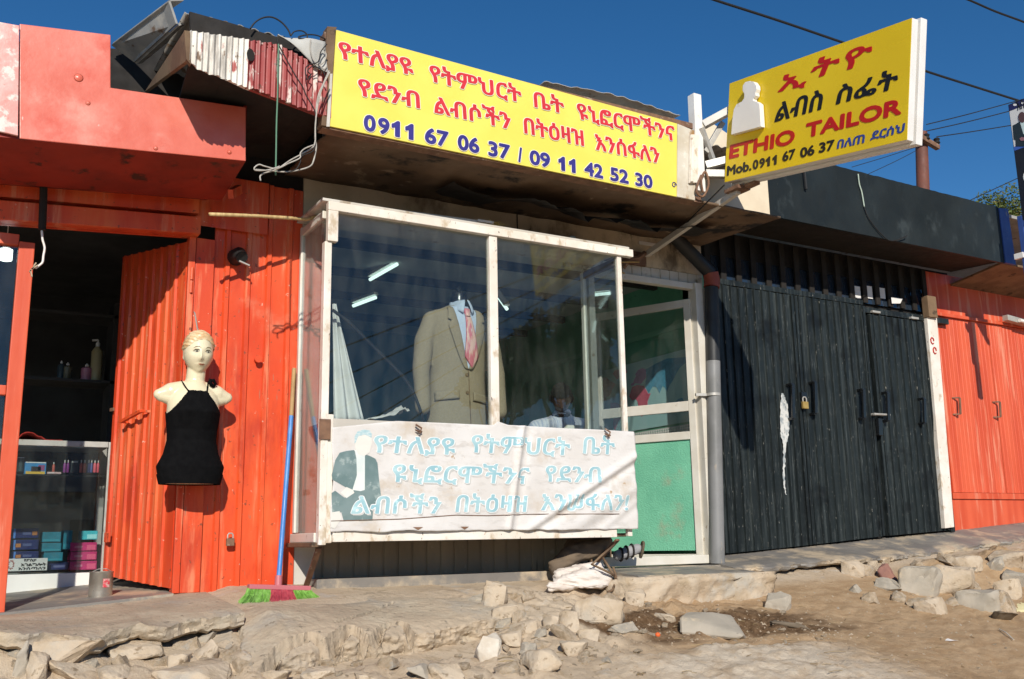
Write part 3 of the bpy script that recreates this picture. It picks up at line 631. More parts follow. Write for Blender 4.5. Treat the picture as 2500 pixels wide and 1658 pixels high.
# left glazed front
wn_ = MB()
pt, pb_ = at(56,592,Y=5.55), at(8,1492,Y=5.55)
x1 = at(60,900,Y=5.55).x; x0 = x1-.075
wn_.box(x0, x1, 5.53, 5.60, 1.165, pt.z); rz = at(10,583,Y=5.55).z
wn_.box(-1.2, x0-.001, 5.535, 5.595, rz-.03, rz+.03); mz = at(10,953,Y=5.55).z; wn_.box(-1.2, x0-.001, 5.535, 5.595, mz-.025, mz+.025)
wf = obj('window_frame', wn_, m_red_right, red, bevel=.005)
lo_ = MB(); z_ = at(5,1352,Y=5.55).z; lo_.box(-1.2, x0-.002, 5.54, 5.59, 1.10, z_); lo_.box(x0-.10, x0-.002, 5.52, 5.538, z_+.06, z_+.085); obj('lower_panel', lo_, m_red_right, red, bevel=.003)
obj('window_glass', MB().box(-1.2, x0-.003, 5.56, 5.566, z_+.01, rz-.031), m_glass, red)
# dark room inside
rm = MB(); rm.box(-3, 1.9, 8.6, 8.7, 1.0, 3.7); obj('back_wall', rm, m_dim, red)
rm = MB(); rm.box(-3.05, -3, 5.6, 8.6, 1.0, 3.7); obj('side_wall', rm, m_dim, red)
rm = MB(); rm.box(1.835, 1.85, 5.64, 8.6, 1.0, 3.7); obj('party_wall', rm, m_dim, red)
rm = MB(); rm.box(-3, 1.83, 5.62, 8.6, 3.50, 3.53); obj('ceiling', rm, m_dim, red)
fl = MB(); fl.prism([V(-3, 5.5, zl(-3)+.004), V(rp.x-.05, 5.5, zl(rp.x)+.004), V(rp.x-.05, 8.6, zl(rp.x)+.128), V(-3, 8.6, zl(-3)+.128)], (0, 0, -.02))
obj('floor', fl, m_cement, red)
fz = lambda x, y: zl(x)+.004+.04*(y-5.5)
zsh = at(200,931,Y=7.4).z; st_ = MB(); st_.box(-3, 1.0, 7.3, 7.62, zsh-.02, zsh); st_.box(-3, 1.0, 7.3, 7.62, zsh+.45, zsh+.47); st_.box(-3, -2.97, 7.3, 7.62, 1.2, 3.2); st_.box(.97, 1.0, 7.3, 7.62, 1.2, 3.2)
obj('back_shelf', st_, m_dim, red)

# ================================================================== tailor shop in the middle
tl = thing('tailor_shop', (3.2, 5.6, 1.27), 'low tailor shop with stained plaster, green interior and rusty corrugated roof edge', 'shop')
X0, X1 = wr.x, 4.985
WT = 3.74
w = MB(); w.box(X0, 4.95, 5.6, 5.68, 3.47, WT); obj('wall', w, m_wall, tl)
sm_ = MB(); xs_ = at(1262,520,Y=5.6).x
for x in (xs_,): sm_.box(x-.004, x+.004, 5.596, 5.5995, 3.47, WT)
obj('wall_seam', sm_, m_black, tl)
ws = MB(); xw = at(768,1380,Y=5.6).x
ws.box(X0, xw, 5.6, 5.68, 1.23, 3.468); obj('corner_wall', ws, m_whitesheet, tl)
lw = MB(); lw = ribbed(lw, (xw+.001, 5.6, 0), (1,0,0), 3.80-xw, lambda t: 1.22, lambda t: 2.06, .094, .018, -.008, .5, back=.05, soft=.2); obj('lower_wall', lw, m_lowwall, tl, smooth=25)
# white ribbed header over the door and wall right of the box
hz0, hz1 = at(1620,684,Y=5.6).z, 3.466
hw = ribbed(MB(), (3.70, 5.598, 0), (1,0,0), 4.945-3.70, lambda t: hz0, lambda t: hz1, .088, .014, -.008, .5, back=.05, soft=.2); obj('header_panel', hw, m_whitesheet, tl, smooth=25)
nt_ = MB(); p0, p1 = at(1560,588,Y=5.594), at(1608,604,Y=5.594); nt_.box(p0.x, p1.x, 5.592, 5.597, p1.z, p0.z); obj('paper_notice', nt_, m_signwhite, tl)
# soffit under the long sign
SY = 4.72
sof = MB(); s0, s1 = 1.66, 4.12
def sof_z(u, v): x = s0+(4.95-s0)*u; return V(x, SY+.03+(5.6-SY-.03)*v, 3.69+.03*v + .012*fbm(x*4, v*3, 1.1, 3) - .0*u)
sof.sheet(sof_z, 40, 12, .015); obj('soffit', sof, m_soffit, tl, smooth=True)
tr = MB(); rnd = random.Random(3)                                           # torn black lining hanging under the sign
N_ = 60; top = []; bot = []
for i in range(N_+1):
    u = i/N_; x = 2.55+2.1*u; y = 5.05+.2*fbm(x*2, 3, 1, 3)
    d = .03+.10*max(0, math.sin(u*3.14))*(.6+.9*abs(fbm(x*5, 8.2, 3, 4)))
    top.append(V(x, y+.25, 3.66)); bot.append(V(x, y, 3.67-d))
tr.loft([top, bot, [b+V(0, .012, .004) for b in bot], [t+V(0, .02, -.0) for t in top]], caps=False, closed=False); obj('torn_lining', tr, m_black, tl)
# the roof: corrugated fascia left of the sign, dark roof edge, ridge cap, loose sheets
fl_, fr_ = V(.852, 4.53, 0), V(1.66, 4.73, 0)
uu = (fr_-fl_); LL = uu.length; uu.normalize(); nn = V(uu.y, -uu.x, 0)
fq = lambda x, y: atn(x, y, fl_, nn)
def fd(p): return (p-fl_).dot(uu)
topp = [(fd(fq(x, y)), fq(x, y).z) for x, y in ((467,75),(679,108),(740,140),(800,182))]
botp = [(fd(fq(x, y)), fq(x, y).z) for x, y in ((455,143),(490,172),(539,190),(679,240),(784,280))]
def zi(tab, wob): return lambda t: float(np.interp(t, [a for a, _ in tab], [b for _, b in tab])) + wob*math.sin(t*90)
ds = fd(fq(604,150))
def wave(mb, a, b):
    rings = []; n = int((b-a)/.0042)
    for k in range(5):
        f = k/4; r = []
        for i in range(n+1):
            t = a+(b-a)*i/n; z0, z1 = zi(botp, .004)(t), zi(topp, .003)(t)
            z0 += .010*fbm(t*9, 1, 1, 3)
            p = fl_+uu*t+nn*(.0062*math.sin(t*2*math.pi/.031)); p.z = z0+(z1-z0)*f; r.append(p)
        r += [p-nn*.03 for p in (r[-1], r[0])]
        rings.append(r)
    return mb.loft(rings)
cf = obj('corrugated_fascia', wave(MB(), .012, ds), m_corr, tl, smooth=40)
obj('red_fascia_sheet', wave(MB(), ds+.001, LL), m_corr_red, tl, smooth=40, label='dark red peeling corrugated sheet')
ho = MB(); c = fq(609,136)+nn*.012
ho.add([c]+[c+uu*(.022*math.cos(k*.5236))+V(0,0,.034*math.sin(k*.5236)) for k in range(12)], [(0, 1+k, 1+(k+1) % 12) for k in range(12)]); obj('hole', ho, m_black, cf)
sb = MB(); pr = [fq(450,74), fq(464,76), fq(466,158), fq(455,144)]
bkp = at(354,223,Y=5.45); bk2 = at(362,214,Y=5.45)
sb.prism([pr[0]+V(0,.03,0), pr[3]+V(0,.03,0), bkp, bk2], (.02, 0, 0)); sb.prism([pr[0], pr[1], pr[2], pr[3]], (0, .028, 0)); obj('barge_board', sb, m_brown, tl)
un = MB(); z0 = botp[0][1]; un.prism([V(.88, 4.57, z0+.04), V(1.68, 4.76, 3.80), V(1.68, 5.6, 3.80), V(.95, 5.55, z0-.06)], (0, 0, .02)); obj('eaves_board', un, m_black, tl)
vd = MB(); vd.prism([V(-.6, 5.62, 3.5), V(1.9, 5.62, 3.5), V(1.9, 5.62, 4.3), at(480,60,Y=5.62), at(440,64,Y=5.62), at(335,120,Y=5.62), at(262,118,Y=5.62), V(-.6, 5.62, 4.1)], (0, .03, 0)); obj('roof_void_shade', vd, m_black, tl)  # black sheet painting the shaded void under the roof end
RY = 4.76
R_ = lambda x, y, Y=RY: at(x, y, Y=Y)
re = MB(); re.prism([R_(466,82), R_(681,116), R_(800,185), R_(800,115), R_(676,90), R_(560,55), R_(463,28)], (0, .02, 0)); obj('roof_edge', re, m_black, tl)
ro = MB()
a, b = R_(463,28), R_(800,116)
def rs(u, v):
    x = a.x-.02+(4.9-a.x)*u; z = float(np.interp(x, [a.x, b.x, 4.9], [a.z, b.z, b.z-.03]))
    return V(x, RY+.02+4.2*v, z+.004+.30*v+.008*math.sin(x*2*math.pi/.076))
ro.sheet(rs, 320, 3, .004); obj('roof', ro, m_grey_zinc, tl, smooth=True)
rc = MB()                                                                   # bent ridge cap at the left end of the roof
Yc, Yd = 4.9, 5.55
A = [at(449,2,Y=Yc), at(471,47,Y=Yc), at(435,58,Y=Yc), at(417,3,Y=Yc)]
B = [at(300,102,Y=Yd), at(345,150,Y=Yd), at(332,152,Y=Yd), at(276,110,Y=Yd)]
for i, j in ((0,3),(3,2),(2,1)):
    n0 = (A[i]-A[j]).cross(B[j]-A[j]).normalized()*.012
    rc.prism([A[j], A[i], B[i], B[j]], n0)
obj('ridge_cap', rc, m_grey_zinc, tl, bevel=.002)
lf = MB(); q4 = [R_(676,88,4.70), R_(795,101,4.68), R_(797,182,4.69), R_(735,150,4.69)]
def flap(u, v):
    p = q4[0].lerp(q4[1], u); s = q4[3].lerp(q4[2], u) if u > .5 else q4[0].lerp(q4[3], 1).lerp(q4[2], 0).lerp(q4[0], 1-min(1, u*2)) if False else q4[0].lerp(q4[2], u)
    r = p.lerp(s, v); r.y += .012*math.sin(u*7+v*3)-.02*v; return r
lf.sheet(flap, 14, 8, .003); obj('loose_flap', lf, m_zinc_light, tl, smooth=True, label='pale loose flap of roof sheet beside the long sign')
ls = MB()
def crum(u, v):
    x = 3.05+1.08*u; zt = at(1300+390*u, 196+99*u-14*math.sin(u*3.1), Y=4.85).z
    return V(x, 4.80+.5*v, zt+.030*abs(fbm(x*4, v*2, 3, 4))-.028+.05*v+.004*math.sin(x*52))
ls.sheet(crum, 70, 8, .003); obj('crumpled_sheet', ls, m_zinc_light, tl, smooth=True, label='crumpled pale roof sheet above the long sign')
# room inside
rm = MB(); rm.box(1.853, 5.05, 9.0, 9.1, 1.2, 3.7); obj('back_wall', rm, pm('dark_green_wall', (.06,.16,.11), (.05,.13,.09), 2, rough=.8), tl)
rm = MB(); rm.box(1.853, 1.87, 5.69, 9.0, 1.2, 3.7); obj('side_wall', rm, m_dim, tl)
GX = 5.0
rm = MB(); rm.box(GX, GX+.04, 5.69, 9.0, 1.2, 3.62); gw = obj('green_wall', rm, m_green, tl)
bt = MB()
for x, y in ((1530,776),): p0 = at(1500,772,X=GX-.012); p1 = at(1692,786,X=GX-.012); bt.box(GX-.014, GX-.001, p1.y, p0.y+1.2, p1.z-.02, p1.z+.02)
obj('picture_rail', bt, pm('pale_green_batten', (.22,.52,.36), None, rough=.6), gw)
rm = MB(); rm.box(1.87, GX-.001, 5.69, 9.0, 3.56, 3.60); obj('ceiling', rm, m_ceiling, tl)
for k, y in enumerate((6.2, 6.9, 7.6, 8.3)):
    rb = MB(); rb.box(1.88, GX-.01, y, y+.05, 3.50, 3.558); obj('ceiling_beam', rb, m_dim, tl)
rm = MB(); rm.box(1.87, GX-.001, 5.45, 9.0, 1.24, 1.30); obj('floor', rm, m_cement, tl)
# door: fixed frame and a glazed leaf swung inwards
df = MB(); xl, xr = 3.86, at(1717,1000,Y=5.57).x
zsill = 1.32
df.box(xr-.035, xr+.035, 5.54, 5.63, zsill, hz0-.002); df.box(xl, xl+.05, 5.56, 5.63, zsill, hz0-.002); df.box(xl+.051, xr-.036, 5.55, 5.63, zsill-.01, zsill+.05)
df.box(xl+.051, xr-.036, 5.565, 5.62, hz0-.05, hz0-.003); df.box(xr+.036, xr+.075, 5.56, 5.62, zsill, hz0-.03)
obj('door_frame', df, m_alu, tl, bevel=.004)
hp2, he2 = V(xr-.05, 5.60, 0), V(4.44, 6.36, 0)
d2 = (he2-hp2); L2 = d2.length; d2.normalize(); n2 = V(d2.y, -d2.x, 0)
def lz(z0, z1, t0, t1, th=.03): pass
gd = MB()
zb2, zt2 = zsill+.03, 3.27
for t0_, t1_ in ((0,.055),(L2-.055,L2)): gd.prism([hp2+d2*t0_+V(0,0,zb2), hp2+d2*t1_+V(0,0,zb2), hp2+d2*t1_+V(0,0,zt2), hp2+d2*t0_+V(0,0,zt2)], n2*.035)
zr1 = atn(1690,990,hp2,n2).z; zr2 = atn(1690,1062,hp2,n2).z
for zc, hh in ((zb2+.0125,.025),(zt2-.03,.06),(zr1,.075),(zr2,.06)):
    gd.prism([hp2+d2*.0555+V(0,0,zc-hh/2), hp2+d2*(L2-.0555)+V(0,0,zc-hh/2), hp2+d2*(L2-.0555)+V(0,0,zc+hh/2), hp2+d2*.0555+V(0,0,zc+hh/2)], n2*.034)
dr = obj('door', gd, m_alu, tl, bevel=.004)
pg = MB(); pg.prism([hp2+d2*.054+n2*.015+V(0,0,zr2), hp2+d2*(L2-.054)+n2*.015+V(0,0,zr2), hp2+d2*(L2-.054)+n2*.015+V(0,0,zt2-.05), hp2+d2*.054+n2*.015+V(0,0,zt2-.05)], n2*.004)
obj('pane', pg, m_glass_clear, dr)
pl = MB(); pl.prism([hp2+d2*.054+n2*.015+V(0,0,zb2+.05), hp2+d2*(L2-.054)+n2*.015+V(0,0,zb2+.05), hp2+d2*(L2-.054)+n2*.015+V(0,0,zr2-.02), hp2+d2*.054+n2*.015+V(0,0,zr2-.02)], n2*.008)
obj('lower_panel', pl, m_green, dr)
# cream fascia between the signs
DY = 5.2
D_ = lambda x, y, Y=DY: at(x, y, Y=Y)
c0, c1 = D_(1690,482).x-.35, D_(1880,523).x
cr_ = MB(); cr_.prism([V(c0, DY, 3.885), V(c1, DY, 3.885), V(c1, DY, D_(1875,400).z+.03), V(c0+.55, DY, D_(1790,345).z+.12), V(c0+.2, DY, 4.36), V(c0, DY, 4.3)], (0, .03, 0)); obj('cream_fascia', cr_, m_cream, tl, bevel=.003)

# ================================================================== dark shop with folding metal doors
ds_ = thing('dark_shop', (6.3, 5.7, 1.4), 'closed blue black shop with ribbed metal doors and slate fascia', 'shop')
f0, f1 = c1+.002, D_(2440,560).x
zt0 = D_(2050,407).z
fm = MB()
xe = D_(2443,560).x
def fz_top(x): return float(np.interp(x, [f0, D_(1880,385).x, D_(2050,407).x, xe], [zt0+.035, zt0+.03, zt0, D_(2425,503).z])) + .006*fbm(x*9, 2, 2, 3)
xs2 = np.linspace(f0, xe, 60)
fm.prism([V(f0, DY, 3.885), V(xe, DY, 3.878)] + [V(x, DY, fz_top(x)) for x in xs2[::-1]], (0, .025, 0)); obj('fascia', fm, m_darkfascia, ds_)
be = MB(); x2 = D_(2468,590).x; be.prism([V(xe+.002, DY-.01, 3.88), V(x2+.02, DY-.01, 3.88), V(x2, DY-.01, D_(2462,512).z), V(xe+.002, DY-.01, D_(2425,503).z-.01)], (0, .03, 0))
m_bluepaint = pm('worn_blue_paint', (.035,.075,.26), (.05,.10,.32), 4, rough=.5, layers=[((.30,.27,.25), 12, .66, .04), ((.20,.12,.08), 7, .70, .04)])
obj('blue_end_panel', be, m_bluepaint, ds_, label='worn blue end panel of the fascia')
so = MB(); so.prism([V(f0-.6, DY+.03, 3.90), V(xe, DY+.03, 3.90), V(xe, 5.75, 3.93), V(f0-.6, 5.75, 3.93)], (0, 0, .02)); obj('soffit', so, m_black, ds_)
rfd = MB(); rfd.prism([V(f0-1, DY+.03, 4.35), V(xe+3, DY+.03, 4.35), V(xe+3, 9, 4.2), V(f0-1, 9, 4.2)], (0, 0, .03)); obj('roof', rfd, m_grey_zinc, ds_)
DW = 5.7
Q = lambda x, y, Y=DW: at(x, y, Y=Y)
wb = MB(); wb.box(5.0, 8.2, 5.80, 5.9, 1.2, 3.93); obj('wall', wb, m_black, ds_)
ed_ = [Q(1757,1000).x, Q(1956,1000).x, Q(2131,1000).x, Q(2137,1000).x, Q(2288,1000).x]
zbot = lambda x: float(np.interp(x, [5.10, Q(1960,1333).x, Q(2150,1310).x, Q(2300,1296).x], [1.369, Q(1960,1333).z, Q(2150,1310).z, 1.511]))
ztop3 = Q(2130,768).z
m_recess = m_black
def dleaf(xa, xb, zt, k):
    L = xb-xa
    mb = ribbed(MB(), (xa, DW, 0), (1,0,0), L, lambda t: zbot(xa+t), lambda t: zt+.003*math.sin(t*60), .0835, .020, .014, .6, back=.03, soft=.25)
    lf_ = obj('door', mb, m_dark, ds_, smooth=25)
    fr = MB()
    for x in (xa, xb-.028): fr.prism([V(x, DW-.016, zbot(x)+.004), V(x+.028, DW-.016, zbot(x+.028)+.004), V(x+.028, DW-.016, zt-.005), V(x, DW-.016, zt-.005)], (0, .015, 0))
    obj('leaf_edge', fr, m_dark, lf_, bevel=.003)
    return lf_
dl = [dleaf(5.10, ed_[1]-.006, 3.45, 0), dleaf(ed_[1]+.006, ed_[2]-.004, 3.45, 1), dleaf(ed_[3]+.02, ed_[4]-.01, ztop3, 2)]
for leaf_, x, y0, y1 in ((dl[0],1935,938,1022),(dl[1],1990,933,1010),(dl[1],2108,951,1021),(dl[2],2167,958,1027),(dl[2],2256,973,1033)):
    a, b = Q(x, y0, DW-.06), Q(x+2, y1, DW-.06); h = MB(); h.bar(a, b, .030, .018, (0,1,0)); h.bar(a, a+V(0,.06,0), .03, .02); h.bar(b, b+V(0,.06,0), .03, .02)
    obj('handle', h, pm('black_enamel', (.010,.011,.012), None, rough=.25, spec=.6) if 'black_enamel' not in bpy.data.materials else bpy.data.materials['black_enamel'], leaf_, bevel=.003)
lt2 = MB(); a, b = Q(2133,1011,DW-.05), Q(2172,1013,DW-.05); lt2.tube([a, b], .010, 10); lt2.tube([a+V(.02,.0,-.0), a+V(.02,.05,0)], .012, 8); obj('bolt', lt2, m_galv, dl[2])
lt3 = MB(); a, b = Q(2146,1022,DW-.035), Q(2148,1064,DW-.035); lt3.bar(a, b, .05, .03, (0,1,0)); obj('lock_box', lt3, bpy.data.materials['black_enamel'], dl[1], bevel=.004)
tb = MB()
for x, y in ((2138,757),(2232,772)): p = Q(x, y+4, DW-.02); tb.box(p.x-.05, p.x+.05, DW-.03, DW-.001, p.z-.012, p.z+.006)
obj('door_head_hinge', tb, m_galv, ds_)
fz3 = MB(); fz3.box(5.08, ed_[2]-.006, DW-.005, DW+.05, 3.455, 3.50); fz3.box(ed_[2]-.004, 8.0, DW-.005, DW+.05, ztop3+.008, ztop3+.06)
fz3.box(ed_[4]-.004, ed_[4]+.05, DW-.02, DW+.05, 1.5, ztop3+.006)
obj('door_frame', fz3, m_dark, ds_, bevel=.003)
tr_ = MB(); x = 5.12
while x < 7.9: tr_.box(x, x+.055, 5.752, 5.766, 3.50, 3.90); x += .165
obj('transom_bar', tr_, m_black, ds_)
m_darkglass = pm('dark_window_glass', (.02,.03,.045), None, rough=.06, rvar=0, spec=1.0)
tg = MB(); tg.prism([V(5.08, 5.775, 3.50), V(7.9, 5.775, 3.50), V(7.9, 5.795, 3.72), V(5.08, 5.795, 3.72)], (0, .01, 0)); obj('transom_glass', tg, m_darkglass, ds_)
for x0_, x1_, y0_, y1_ in ((2086,2102,698,730),(2112,2131,697,730),(2146,2162,702,730)):
    a, b = Q(x0_, y0_, 5.765), Q(x1_, y1_, 5.765); obj('paper_note', MB().box(a.x, b.x, 5.764, 5.767, b.z, a.z), m_signwhite, ds_)
pp = MB(); a = [Q(2176,726,5.73), Q(2204,729,5.73), Q(2198,741,5.73), Q(2178,741,5.73)]; pp.prism(a, (0,.003,0)); obj('paper_note', pp, m_signwhite, ds_)
# long streak of white paint on the first leaf: a run of paint 1 mm thick
stp = [(1908,960,1912,960),(1905,990,1922,985),(1905,1040,1927,1030),(1907,1070,1926,1060),(1912,1080,1921,1078),(1912,1110,1917,1110),(1911,1160,1916,1160),(1914,1190,1917,1190),(1919,1210,1920,1210)]
sp_ = MB(); yy = DW-.0165
stq = [tuple(stp[i][k]+(stp[i+1][k]-stp[i][k])*j/9 for k in range(4)) for i in range(len(stp)-1) for j in range(9)]
stq = [(a+2.6*fbm(b*.13, 1, 1, 4), b, c+3.4*fbm(b*.17, 5, 2, 4), d) for a, b, c, d in stq]
sp_.loft([[Q(a, b, yy) for a, b, c, d in stq], [Q(c, d, yy) for a, b, c, d in stq]], caps=False, closed=False)
sp_.f = sp_.f; obj('paint_streak', sp_, pm('white_paint_run', (.60,.60,.57), (.30,.33,.34), 26, vlo=.45, vhi=.62, rough=.5, layers=[((.03,.035,.04), 34, .66, .03, (2,2,.4))]), dl[0], label='long drip of white paint')

# ================================================================== red shop on the right
rs_ = thing('red_shop', (8.4, 5.75, 1.55), 'orange red metal shop with two closed doors at the far right', 'shop')
RW = 5.75
T = lambda x, y, Y=RW: at(x, y, Y=Y)
wb = MB(); xw0 = T(2296,1000).x; wb.box(xw0, 12, RW+.02, RW+.1, 1.4, 3.9); obj('wall', wb, m_red_right, rs_)
zk = T(2330,1213).z; lz_ = MB(); lz_.box(xw0+.01, 12, RW-.03, RW+.0195, zk-.02, zk+.035); obj('ledge', lz_, m_red_right, rs_, bevel=.003)
zb_ = MB(); zb_.box(xw0+.01, 12, RW-.012, RW+.0195, 1.45, zk-.022); obj('base_panel', zb_, m_red_right, rs_)
zd = T(2330,778).z; tp_ = MB(); tp_.box(xw0+.02, 12, RW-.03, RW+.0195, zd, zd+.03); obj('drip_rail', tp_, m_red_right, rs_, bevel=.002)
xe_ = [T(2306,1000).x, T(2434,1000).x, T(2570,1000).x]
for k in range(2):
    mb = ribbed(MB(), (xe_[k]+.004, RW, 0), (1,0,0), xe_[k+1]-xe_[k]-.008, lambda t: zk+.04, lambda t: zd-.004, .055, .012, .003, .5, back=.015, soft=.3)
    lf_ = obj('door', mb, m_red_right, rs_, smooth=25)
    x, y0, y1 = ((2343,971,1011),(2441,981,1018))[k]
    a, b = T(x, y0, RW-.045), T(x+2, y1, RW-.045); h = MB(); h.bar(a, b, .02, .012, (0,1,0)); h.bar(a, a+V(-.05,0.045,0), .012, .012); h.bar(b, b+V(-.05,.045,0), .012, .012); obj('handle', h, m_rustmetal, lf_, bevel=.002)
wp = MB(); a, b = T(2263,765,5.68), T(2322,1287,5.68)
wp.prism([T(2263,765,5.66), T(2287,768,5.66), T(2330,1287,5.66), T(2308,1290,5.66)], (0, .12, 0)); pw = obj('white_post', wp, m_white, rs_, bevel=.004, label='white painted post')
kb = MB(); c = T(2277,752,5.64); kb.box(c.x-.07, c.x+.05, 5.63, 5.70, c.z-.09, c.z+.11); obj('post_block', kb, m_brown, rs_, bevel=.006)
mk = MB()
for x, y in ((2271,832),(2277,856)):
    c = T(x+5, y, 5.657); mk.tube([c+V(.022*math.cos(k*.9)*1, -.001, .03*math.sin(k*.9)) for k in range(7)], .006, 6)
obj('red_mark', mk, m_letter_red2, pw)
so2 = MB(); so2.prism([V(xe, DY+.03, 3.88), V(12, DY+.03, 3.88), V(12, RW+.02, 3.78), V(xe, RW+.02, 3.80)], (0, 0, .02)); obj('soffit', so2, m_brown, rs_)
# ------------------------------------------------------------------ lettering
_tc = {}
def glyphs(body, off=0.0, ext=0.0):
    k = (body, off, ext)
    if k in _tc: return _tc[k]
    if len(body) and all(ch in '0123456789' for ch in body) and '1' in body:      # a flagged figure one, figures on equal widths
        vs, fs = [], []
        for i, ch in enumerate(body):
            if ch == '1':
                h = max(v[1] for v in glyphs('7')[0]); s = .075
                poly = [(.17,0),(.17+s*2,0),(.17+s*2,h),(.17+s*1.1,h),(.10,h-.13),(.02,h-.165),(.02,h-.30),(.17,h-.235)]
                gv = [(x, y, z) for z in ((-ext, ext) if ext else (0,)) for x, y in poly]; n = len(poly); gf = [(0,1,2,3,7),(3,4,5,6,7)]
                if ext: gf = gf+[tuple(k+n for k in f) for f in gf]+[(k, (k+1) % n, (k+1) % n+n, k+n) for k in range(n)]
                w = .50
            else: gv, gf = glyphs(ch, off, ext); w = max(v[0] for v in gv)+min(v[0] for v in gv)
            o_ = len(vs); dx = i*.60+(.60-w)/2
            vs += [(v[0]+dx, v[1], v[2]) for v in gv]; fs += [tuple(q+o_ for q in f) for f in gf]
        _tc[k] = (vs, fs); return _tc[k]
    c = bpy.data.curves.new('t', 'FONT'); c.body = body; c.offset = off; c.extrude = ext; c.resolution_u = 4; c.fill_mode = 'FRONT' if not ext else 'BOTH'
    o = bpy.data.objects.new('t', c); COL.objects.link(o)
    dg = bpy.context.evaluated_depsgraph_get(); dg.update()
    me = bpy.data.meshes.new_from_object(o.evaluated_get(dg))
    r = ([tuple(v.co) for v in me.vertices], [tuple(p.vertices) for p in me.polygons])
    bpy.data.objects.remove(o); bpy.data.curves.remove(c); bpy.data.meshes.remove(me)
    _tc[k] = r; return r
def word(mb, body, ref, x0, x1, zb, zt, put, off=0.0, shear=0.0, ext=0.0, cut=0, bold=None, step=.00012):
    """sets the word between x0 and x1; the reference letter stands from zb to zt.
    bold = (bx, bz): strokes thickened by shifted copies, each a hair in front of the last"""
    if bold:
        bx_, bz_, n = bold
        for k in range(n):
            a = 2*math.pi*k/n; dx, dz = bx_*math.cos(a), bz_*math.sin(a)
            word(mb, body, ref, x0+bx_+dx, x1-bx_+dx, zb+bz_+dz, zt-bz_+dz, lambda p, q_, c, k=k: put(p, q_, c+k*step), off, shear, ext, cut)
        return
    rv, _ = glyphs(ref); r0, r1 = min(v[1] for v in rv), max(v[1] for v in rv)
    bv, _ = glyphs(body)
    sh = lambda v: v[0]+shear*(v[1]-r0)
    a0, a1 = min(map(sh, bv)), max(map(sh, bv))
    v, f = glyphs(body, off, ext)
    fx = lambda p: (x0+(p[0]+shear*(p[1]-r0)-a0)/(a1-a0)*(x1-x0), zb+(p[1]-r0)/(r1-r0)*(zt-zb), p[2])
    pts = [fx(p) for p in v]
    if cut:
        bm = bmesh.new(); bv_ = [bm.verts.new(p) for p in pts]
        for q_ in f:
            try: bm.faces.new([bv_[i] for i in q_])
            except ValueError: pass
        bmesh.ops.triangulate(bm, faces=bm.faces)
        for ax in (0, 1):
            lo, hi = min(p[ax] for p in pts), max(p[ax] for p in pts); t = math.ceil(lo/cut)*cut
            while t < hi:
                co = [0,0,0]; no = [0,0,0]; co[ax] = t; no[ax] = 1
                bmesh.ops.bisect_plane(bm, geom=list(bm.verts)+list(bm.edges)+list(bm.faces), plane_co=co, plane_no=no); t += cut
        bm.verts.index_update(); pts = [tuple(w.co) for w in bm.verts]; f = [tuple(w.index for w in q_.verts) for q_ in bm.faces]; bm.free()
    mb.add([put(*p) for p in pts], f)

# ------------------------------------------------------------------ the long yellow sign over the shop
S = lambda x, y, Y=SY: at(x, y, Y=Y)
def z2(x, y): return 750+x/2.4895, y/2.4895
TLs, TRs, BRs, BLs = S(821,73), S(1653,302), S(1652,480), S(806,308)
zt_s, zb_s = (TLs.z+TRs.z)/2, (BRs.z+BLs.z)/2; xl_s, xr_s = (TLs.x+BLs.x)/2, (TRs.x+BRs.x)/2
sg = thing('signboard', ((xl_s+xr_s)/2, SY, zb_s), 'long yellow shop sign with red Amharic lettering and navy phone numbers', 'sign')
pn = MB(); pn.prism([BLs, BRs, TRs, TLs], (0, .012, 0)); obj('panel', pn, m_yellow, sg)
fr = MB(); xe = S(1696,400).x
fr.box(xl_s-.05, xe+.05, SY+.0125, SY+.09, zt_s-.03, zt_s+.008); fr.box(xl_s-.05, xe+.05, SY+.0125, SY+.09, zb_s-.008, zb_s+.03); obj('frame', fr, m_rustmetal, sg)
e = MB(); e.prism([S(785,306), S(805,309), S(820,73), S(823,66), S(799,64)], (0, .07, 0)); obj('end_post', e, m_brown, sg, bevel=.003, label='brown weathered end post')
e2 = MB(); e2.prism([S(797,309,SY-.004), S(805,309,SY-.004), S(812,180,SY-.004), S(806,180,SY-.004)], (0, .0035, 0)); obj('end_strip', e2, m_whitesheet, sg)
e3 = MB(); e3.prism([S(1653.5,480), S(1697,489), S(1703,322), S(1654.5,302)], (0, .03, 0)); obj('end_panel', e3, pm('flaking_white_sheet', (.60,.56,.48), (.52,.46,.36), 6, rough=.6, layers=[((.30,.17,.07), 8, .62, .06, (1,1,.5)), ((.70,.67,.60), 12, .64, .05)]), sg, bevel=.003, label='flaking white end panel')
ch = MB(); ch.prism([S(1684,446,4.70), S(1703,446,4.70), S(1706,328,4.70), S(1687,328,4.70)], (0, .018, 0)); ch.prism([S(1687,443,4.69), S(1694,443,4.69), S(1697,333,4.69), S(1690,333,4.69)], (0, .0095, 0)); obj('end_channel', ch, m_white, sg, bevel=.003)
L1 = [('የተለያዩ',185,645),('የትምህርት',740,1300),('ቤት',1375,1560),('ዩኒፎርሞችንና',1640,2230)]
L2 = [('የደንብ',305,685),('ልብሶችን',770,1235),('በትዕዛዝ',1315,1680),('እንሰፋለን',1750,2140)]
L3 = [('0911',340,645),('67',712,858),('06',912,1045),('37',1098,1232),('/',1280,1305),('09',1350,1475),('11',1525,1630),('42',1683,1797),('52',1840,1952),('30',1992,2098)]
